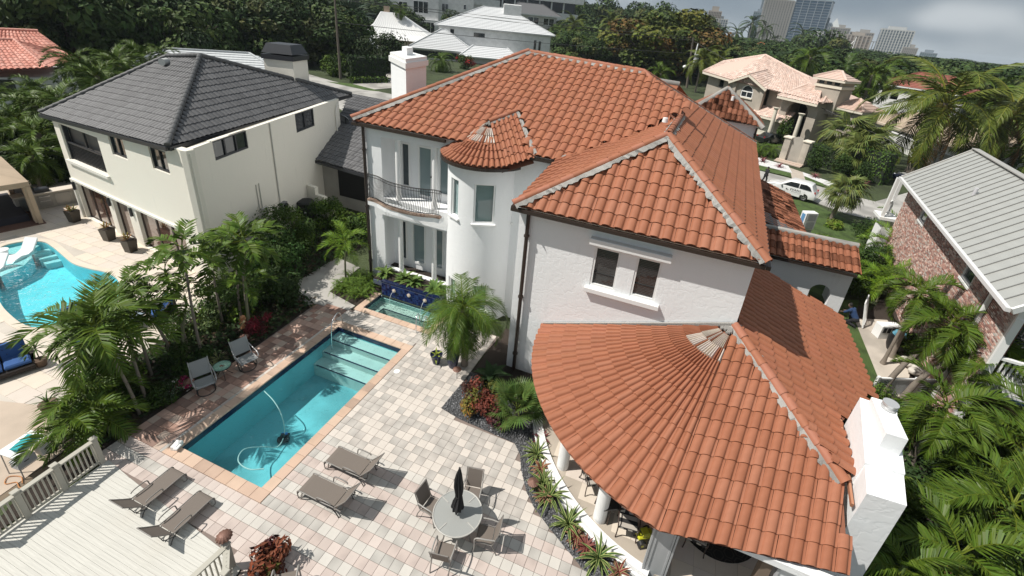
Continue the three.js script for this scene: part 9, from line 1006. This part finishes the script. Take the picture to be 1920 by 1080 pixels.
// ------------------------------------------------------------------ skyline
{
  reseed(990); const D = 900, at = (az, d = D) => [d * Math.sin(az * Math.PI / 180), -d * Math.cos(az * Math.PI / 180)];
  const cols = { blue: [M('tower_blue', 0.055, 0.09, 0.135, { rough: 0.25 }), M('tower_rib', 0.20, 0.24, 0.28)], grey: [M('tower_shade', 0.20, 0.20, 0.20, { rough: 0.5 }), M('tower_grey', 0.29, 0.28, 0.265)], white: [M('tower_window', 0.12, 0.16, 0.20, { rough: 0.3 }), M('tower_white', 0.42, 0.43, 0.43)], brown: [M('tower_brown', 0.17, 0.14, 0.12), M('tower_tan', 0.32, 0.285, 0.25)], green: [M('tower_green', 0.12, 0.20, 0.21, { rough: 0.25 }), M('tower_rib', 0.20, 0.24, 0.28)] };
  function tower(label, a0, a1, top, style, o = {}) { const d = o.d ?? D, [x, z] = at((a0 + a1) / 2, d), w = d * (a1 - a0) * Math.PI / 180, h = 14 + top * d, t = thing('skyscraper', label, 'tower', [x, 0, z], -(a0 + a1) / 2 * Math.PI / 180 + (o.turn ?? 0)), [core, rib] = cols[style], dp = o.depth ?? w * 0.7; new B().span(-w / 2, w / 2, 0, h, -dp, 0).mesh('core', core, t);
    const nf = o.floors ?? Math.round(h / 3.6); for (let i = 1; i <= nf; i++) new B().span(-w / 2 - 0.3, w / 2 + 0.3, i * h / nf - 0.55, i * h / nf + (i === nf ? 1.2 : 0), -dp - 0.3, 0.5).mesh('floor_slab', rib, t); const nc = o.cols ?? 8; for (let i = 0; i <= nc; i++) { const u = -w / 2 + w * i / nc; new B().span(u - 0.5 * (o.rib ?? 1), u + 0.5 * (o.rib ?? 1), 0, h, -0.1, 0.8).mesh('pier', rib, t); } new B().span(-w * 0.3, w * 0.25, h, h + (o.cap ?? 5), -dp * 0.7, -dp * 0.2).mesh('roof_plant', rib, t); if (o.pyramid) { const s = w * 0.5, p = [V(-w / 2, h, 0), V(-w / 2 + s, h, 0), V(-w / 2 + s, h, -s), V(-w / 2, h, -s)], y = h + s * 0.95, ap = V(-w / 2 + s / 2, y, -s / 2), b = new B(); for (let i = 0; i < 4; i++) b.tri(p[i], p[(i + 1) % 4], ap); b.mesh('pyramid_roof', M('pyramid_grey', 0.40, 0.42, 0.42), t); } return t; }
  tower('short brown tower at the left end of the skyline', -1.6, -0.3, 0.036, 'brown', { cap: 8 }); tower('low white block beside the short brown tower', -1.3, 0.5, 0.024, 'white'); tower('pale green glass tower left of the tall striped pair', 2.8, 4.2, 0.041, 'green', { depth: 25 }); tower('tall cream tower with vertical balcony stripes', 3.6, 6.25, 0.0625, 'grey', { cols: 11, rib: 2.4, turn: 0.1 }); tower('dark slim tower behind the cream striped tower', 3.3, 3.9, 0.068, 'blue', { d: 1000 }); tower('tallest dark blue glass tower with white edges', 6.35, 9.5, 0.066, 'blue', { cols: 5, turn: -0.12 }); tower('lower blue tower leaning against the tallest dark tower', 9.0, 10.0, 0.033, 'blue', { cap: 8 }); tower('grey tower with pointed pyramid roof', 9.85, 11.7, 0.027, 'grey', { pyramid: 1, cols: 9 }); tower('brown and cream balcony tower right of the pyramid tower', 11.3, 13.6, 0.018, 'brown', { cols: 7, rib: 2 }); tower('cream tower joined to the brown balcony tower', 12.2, 13.7, 0.023, 'grey', { d: 940 }); tower('white low building below the pyramid tower', 8.4, 10.0, 0.014, 'white', { d: 860 }); tower('white and blue gridded tower standing alone', 14.2, 16.7, 0.031, 'white', { cols: 11, rib: 1.6, turn: 0.1 }); tower('low grey tower attached to the lone gridded tower', 16.3, 17.4, 0.007, 'grey'); tower('small green tower left of the coconut palms', 17.7, 18.9, 0.002, 'green', { d: 1000 }); tower('small blue tower between the coconut palms', 20.8, 22.3, -0.0085, 'blue', { d: 1000, floors: 6 }); tower('small tower at the far right of the skyline', 23.9, 25.2, -0.0085, 'blue', { d: 1000, floors: 6 });
  const cr = thing('tower_crane', 'thin tower crane beside the lone gridded tower', 'crane', [at(13.9)[0], 0, at(13.9)[1]], -0.24); new B().span(-0.6, 0.6, 0, 24, -0.6, 0.6).mesh('mast', cols.grey[0], cr); new B().span(-16, 8, 23.5, 24.5, -0.5, 0.5).mesh('jib', cols.grey[0], cr);
}
// ------------------------------------------------------------------ people
function figure(J, R, res, k = 0.05) {                             // a smooth body over a skeleton: J joints, R bones [a, b, ra, rb]
  const lo = V(1e9, 1e9, 1e9), hi = V(-1e9, -1e9, -1e9); R.forEach(([a, b, ra, rb]) => { for (const [n, r] of [[a, ra], [b, rb]]) { lo.min(J[n].clone().subScalar(r + 0.06)); hi.max(J[n].clone().addScalar(r + 0.06)); } });
  const c = lo.clone().add(hi).multiplyScalar(0.5), half = Math.max(hi.x - lo.x, hi.y - lo.y, hi.z - lo.z) / 2, mc = new MarchingCubes(res, new THREE.MeshStandardMaterial(), false, false, 200000); mc.isolation = 0;
  for (let z = 0; z < res; z++) for (let y = 0; y < res; y++) for (let x = 0; x < res; x++) { const p = V((x - res / 2) / (res / 2), (y - res / 2) / (res / 2), (z - res / 2) / (res / 2)).multiplyScalar(half).add(c); let d = 1e9; for (const [a, b, ra, rb] of R) { const A = J[a], ab = J[b].clone().sub(A), t = Math.max(0, Math.min(1, p.clone().sub(A).dot(ab) / Math.max(1e-9, ab.lengthSq()))), q = p.distanceTo(A.clone().addScaledVector(ab, t)) - (ra + (rb - ra) * t), h = Math.max(k - Math.abs(d - q), 0) / k; d = Math.min(d, q) - h * h * k / 4; } mc.field[x + y * res + z * res * res] = -d; }
  mc.update(); const n = mc.count, g = new THREE.BufferGeometry(); g.setAttribute('position', new THREE.BufferAttribute(mc.positionArray.slice(0, n * 3), 3)); g.setAttribute('normal', new THREE.BufferAttribute(mc.normalArray.slice(0, n * 3), 3)); g.scale(half, half, half); g.translate(c.x, c.y, c.z); return g;
}
{
  const skin = M('skin', 0.10, 0.06, 0.042, { rough: 0.6 }), blue = M('blue_shirt', 0.02, 0.05, 0.13, { map: T.fabric, rough: 0.9 }), dark = M('dark_trousers', 0.014, 0.014, 0.017, { rough: 0.9 }), hair = M('hair', 0.012, 0.01, 0.009, { rough: 0.8 });
  const build = (t, J, shirt, trousers, head) => { mesh('body', figure(J, [['hip', 'chest', 0.13, 0.15], ['chest', 'neck', 0.13, 0.06], ['neck', 'head', 0.06, 0.085], ['head', 'crownpt', 0.095, 0.085], ...['l', 'r'].flatMap((s) => [['chest', s + 'sh', 0.1, 0.07], [s + 'sh', s + 'el', 0.055, 0.045], [s + 'el', s + 'wr', 0.045, 0.03], [s + 'wr', s + 'ha', 0.035, 0.03], ['hip', s + 'hp', 0.11, 0.1], [s + 'hp', s + 'kn', 0.085, 0.06], [s + 'kn', s + 'an', 0.055, 0.04], [s + 'an', s + 'toe', 0.045, 0.035]])], 64), skin, t);
    mesh('shirt', figure(J, [['hip', 'chest', 0.155, 0.175], ['chest', 'neck', 0.15, 0.075], ...['l', 'r'].flatMap((s) => [['chest', s + 'sh', 0.125, 0.092], [s + 'sh', s + 'el', 0.078, 0.07]])], 48), shirt, t); mesh('trousers', figure(J, [...['l', 'r'].flatMap((s) => [['hip', s + 'hp', 0.15, 0.125], [s + 'hp', s + 'kn', 0.108, 0.085], [s + 'kn', s + 'an', 0.082, 0.072]])], 48), trousers, t); mesh('shoes', figure(J, ['l', 'r'].map((s) => [s + 'an', s + 'toe', 0.062, 0.055]), 40, 0.02), mats.black_plastic, t); mesh('hair', figure({ a: J.head.clone().add(V(-0.015, 0.03, 0)), b: J.crownpt.clone().add(V(-0.02, 0.02, 0)) }, [['a', 'b', 0.092, 0.092]], 24), hair, t);
    for (const s of [-1, 1]) { new B().ball(J.head.x + 0.088, J.head.y + 0.03, J.head.z + s * 0.033, 0.012).mesh('eye', mWhite, t); } new B().ball(J.head.x + 0.1, J.head.y, J.head.z, 0.018, 1, 1.3, 0.8).mesh('nose', skin, t); };
  const st = thing('person', 'person in dark clothes walking on the street behind the roof edge', 'person', [7.9, 0.02, -53.0], 0.6); build(st, { hip: V(0, 0.95, 0), chest: V(0.03, 1.3, 0), neck: V(0.04, 1.5, 0), head: V(0.07, 1.62, 0), crownpt: V(0.06, 1.7, 0), lsh: V(0.03, 1.42, 0.19), rsh: V(0.03, 1.42, -0.19), lel: V(-0.05, 1.15, 0.25), rel: V(0.1, 1.16, -0.25), lwr: V(0.05, 0.93, 0.24), rwr: V(0.26, 1.0, -0.22), lha: V(0.09, 0.85, 0.23), rha: V(0.33, 0.97, -0.2), lhp: V(0, 0.9, 0.1), rhp: V(0, 0.9, -0.1), lkn: V(0.13, 0.5, 0.11), rkn: V(-0.05, 0.5, -0.11), lan: V(0.14, 0.09, 0.11), ran: V(-0.24, 0.12, -0.11), ltoe: V(0.32, 0.05, 0.12), rtoe: V(-0.08, 0.05, -0.12) }, dark, dark, hair);
  const wk = thing('person', 'worker in a blue T-shirt crouching by the arched wing', 'person', [10.35, 0.02, -26.6], 2.4); build(wk, { hip: V(-0.2, 0.42, 0), chest: V(0.1, 0.75, 0), neck: V(0.25, 0.9, 0), head: V(0.33, 0.99, 0), crownpt: V(0.34, 1.07, 0), lsh: V(0.16, 0.84, 0.19), rsh: V(0.16, 0.84, -0.19), lel: V(0.35, 0.62, 0.24), rel: V(0.36, 0.62, -0.24), lwr: V(0.55, 0.5, 0.18), rwr: V(0.56, 0.5, -0.16), lha: V(0.63, 0.46, 0.16), rha: V(0.64, 0.46, -0.14), lhp: V(-0.18, 0.4, 0.1), rhp: V(-0.18, 0.4, -0.1), lkn: V(0.22, 0.5, 0.17), rkn: V(0.15, 0.1, -0.13), lan: V(0.1, 0.09, 0.17), ran: V(-0.26, 0.1, -0.13), ltoe: V(0.28, 0.05, 0.18), rtoe: V(-0.34, 0.05, -0.13) }, blue, dark, hair);
}
scene.traverse((o) => { if (o.isMesh) { o.castShadow = true; o.receiveShadow = true; } });
renderer.render(scene, camera);
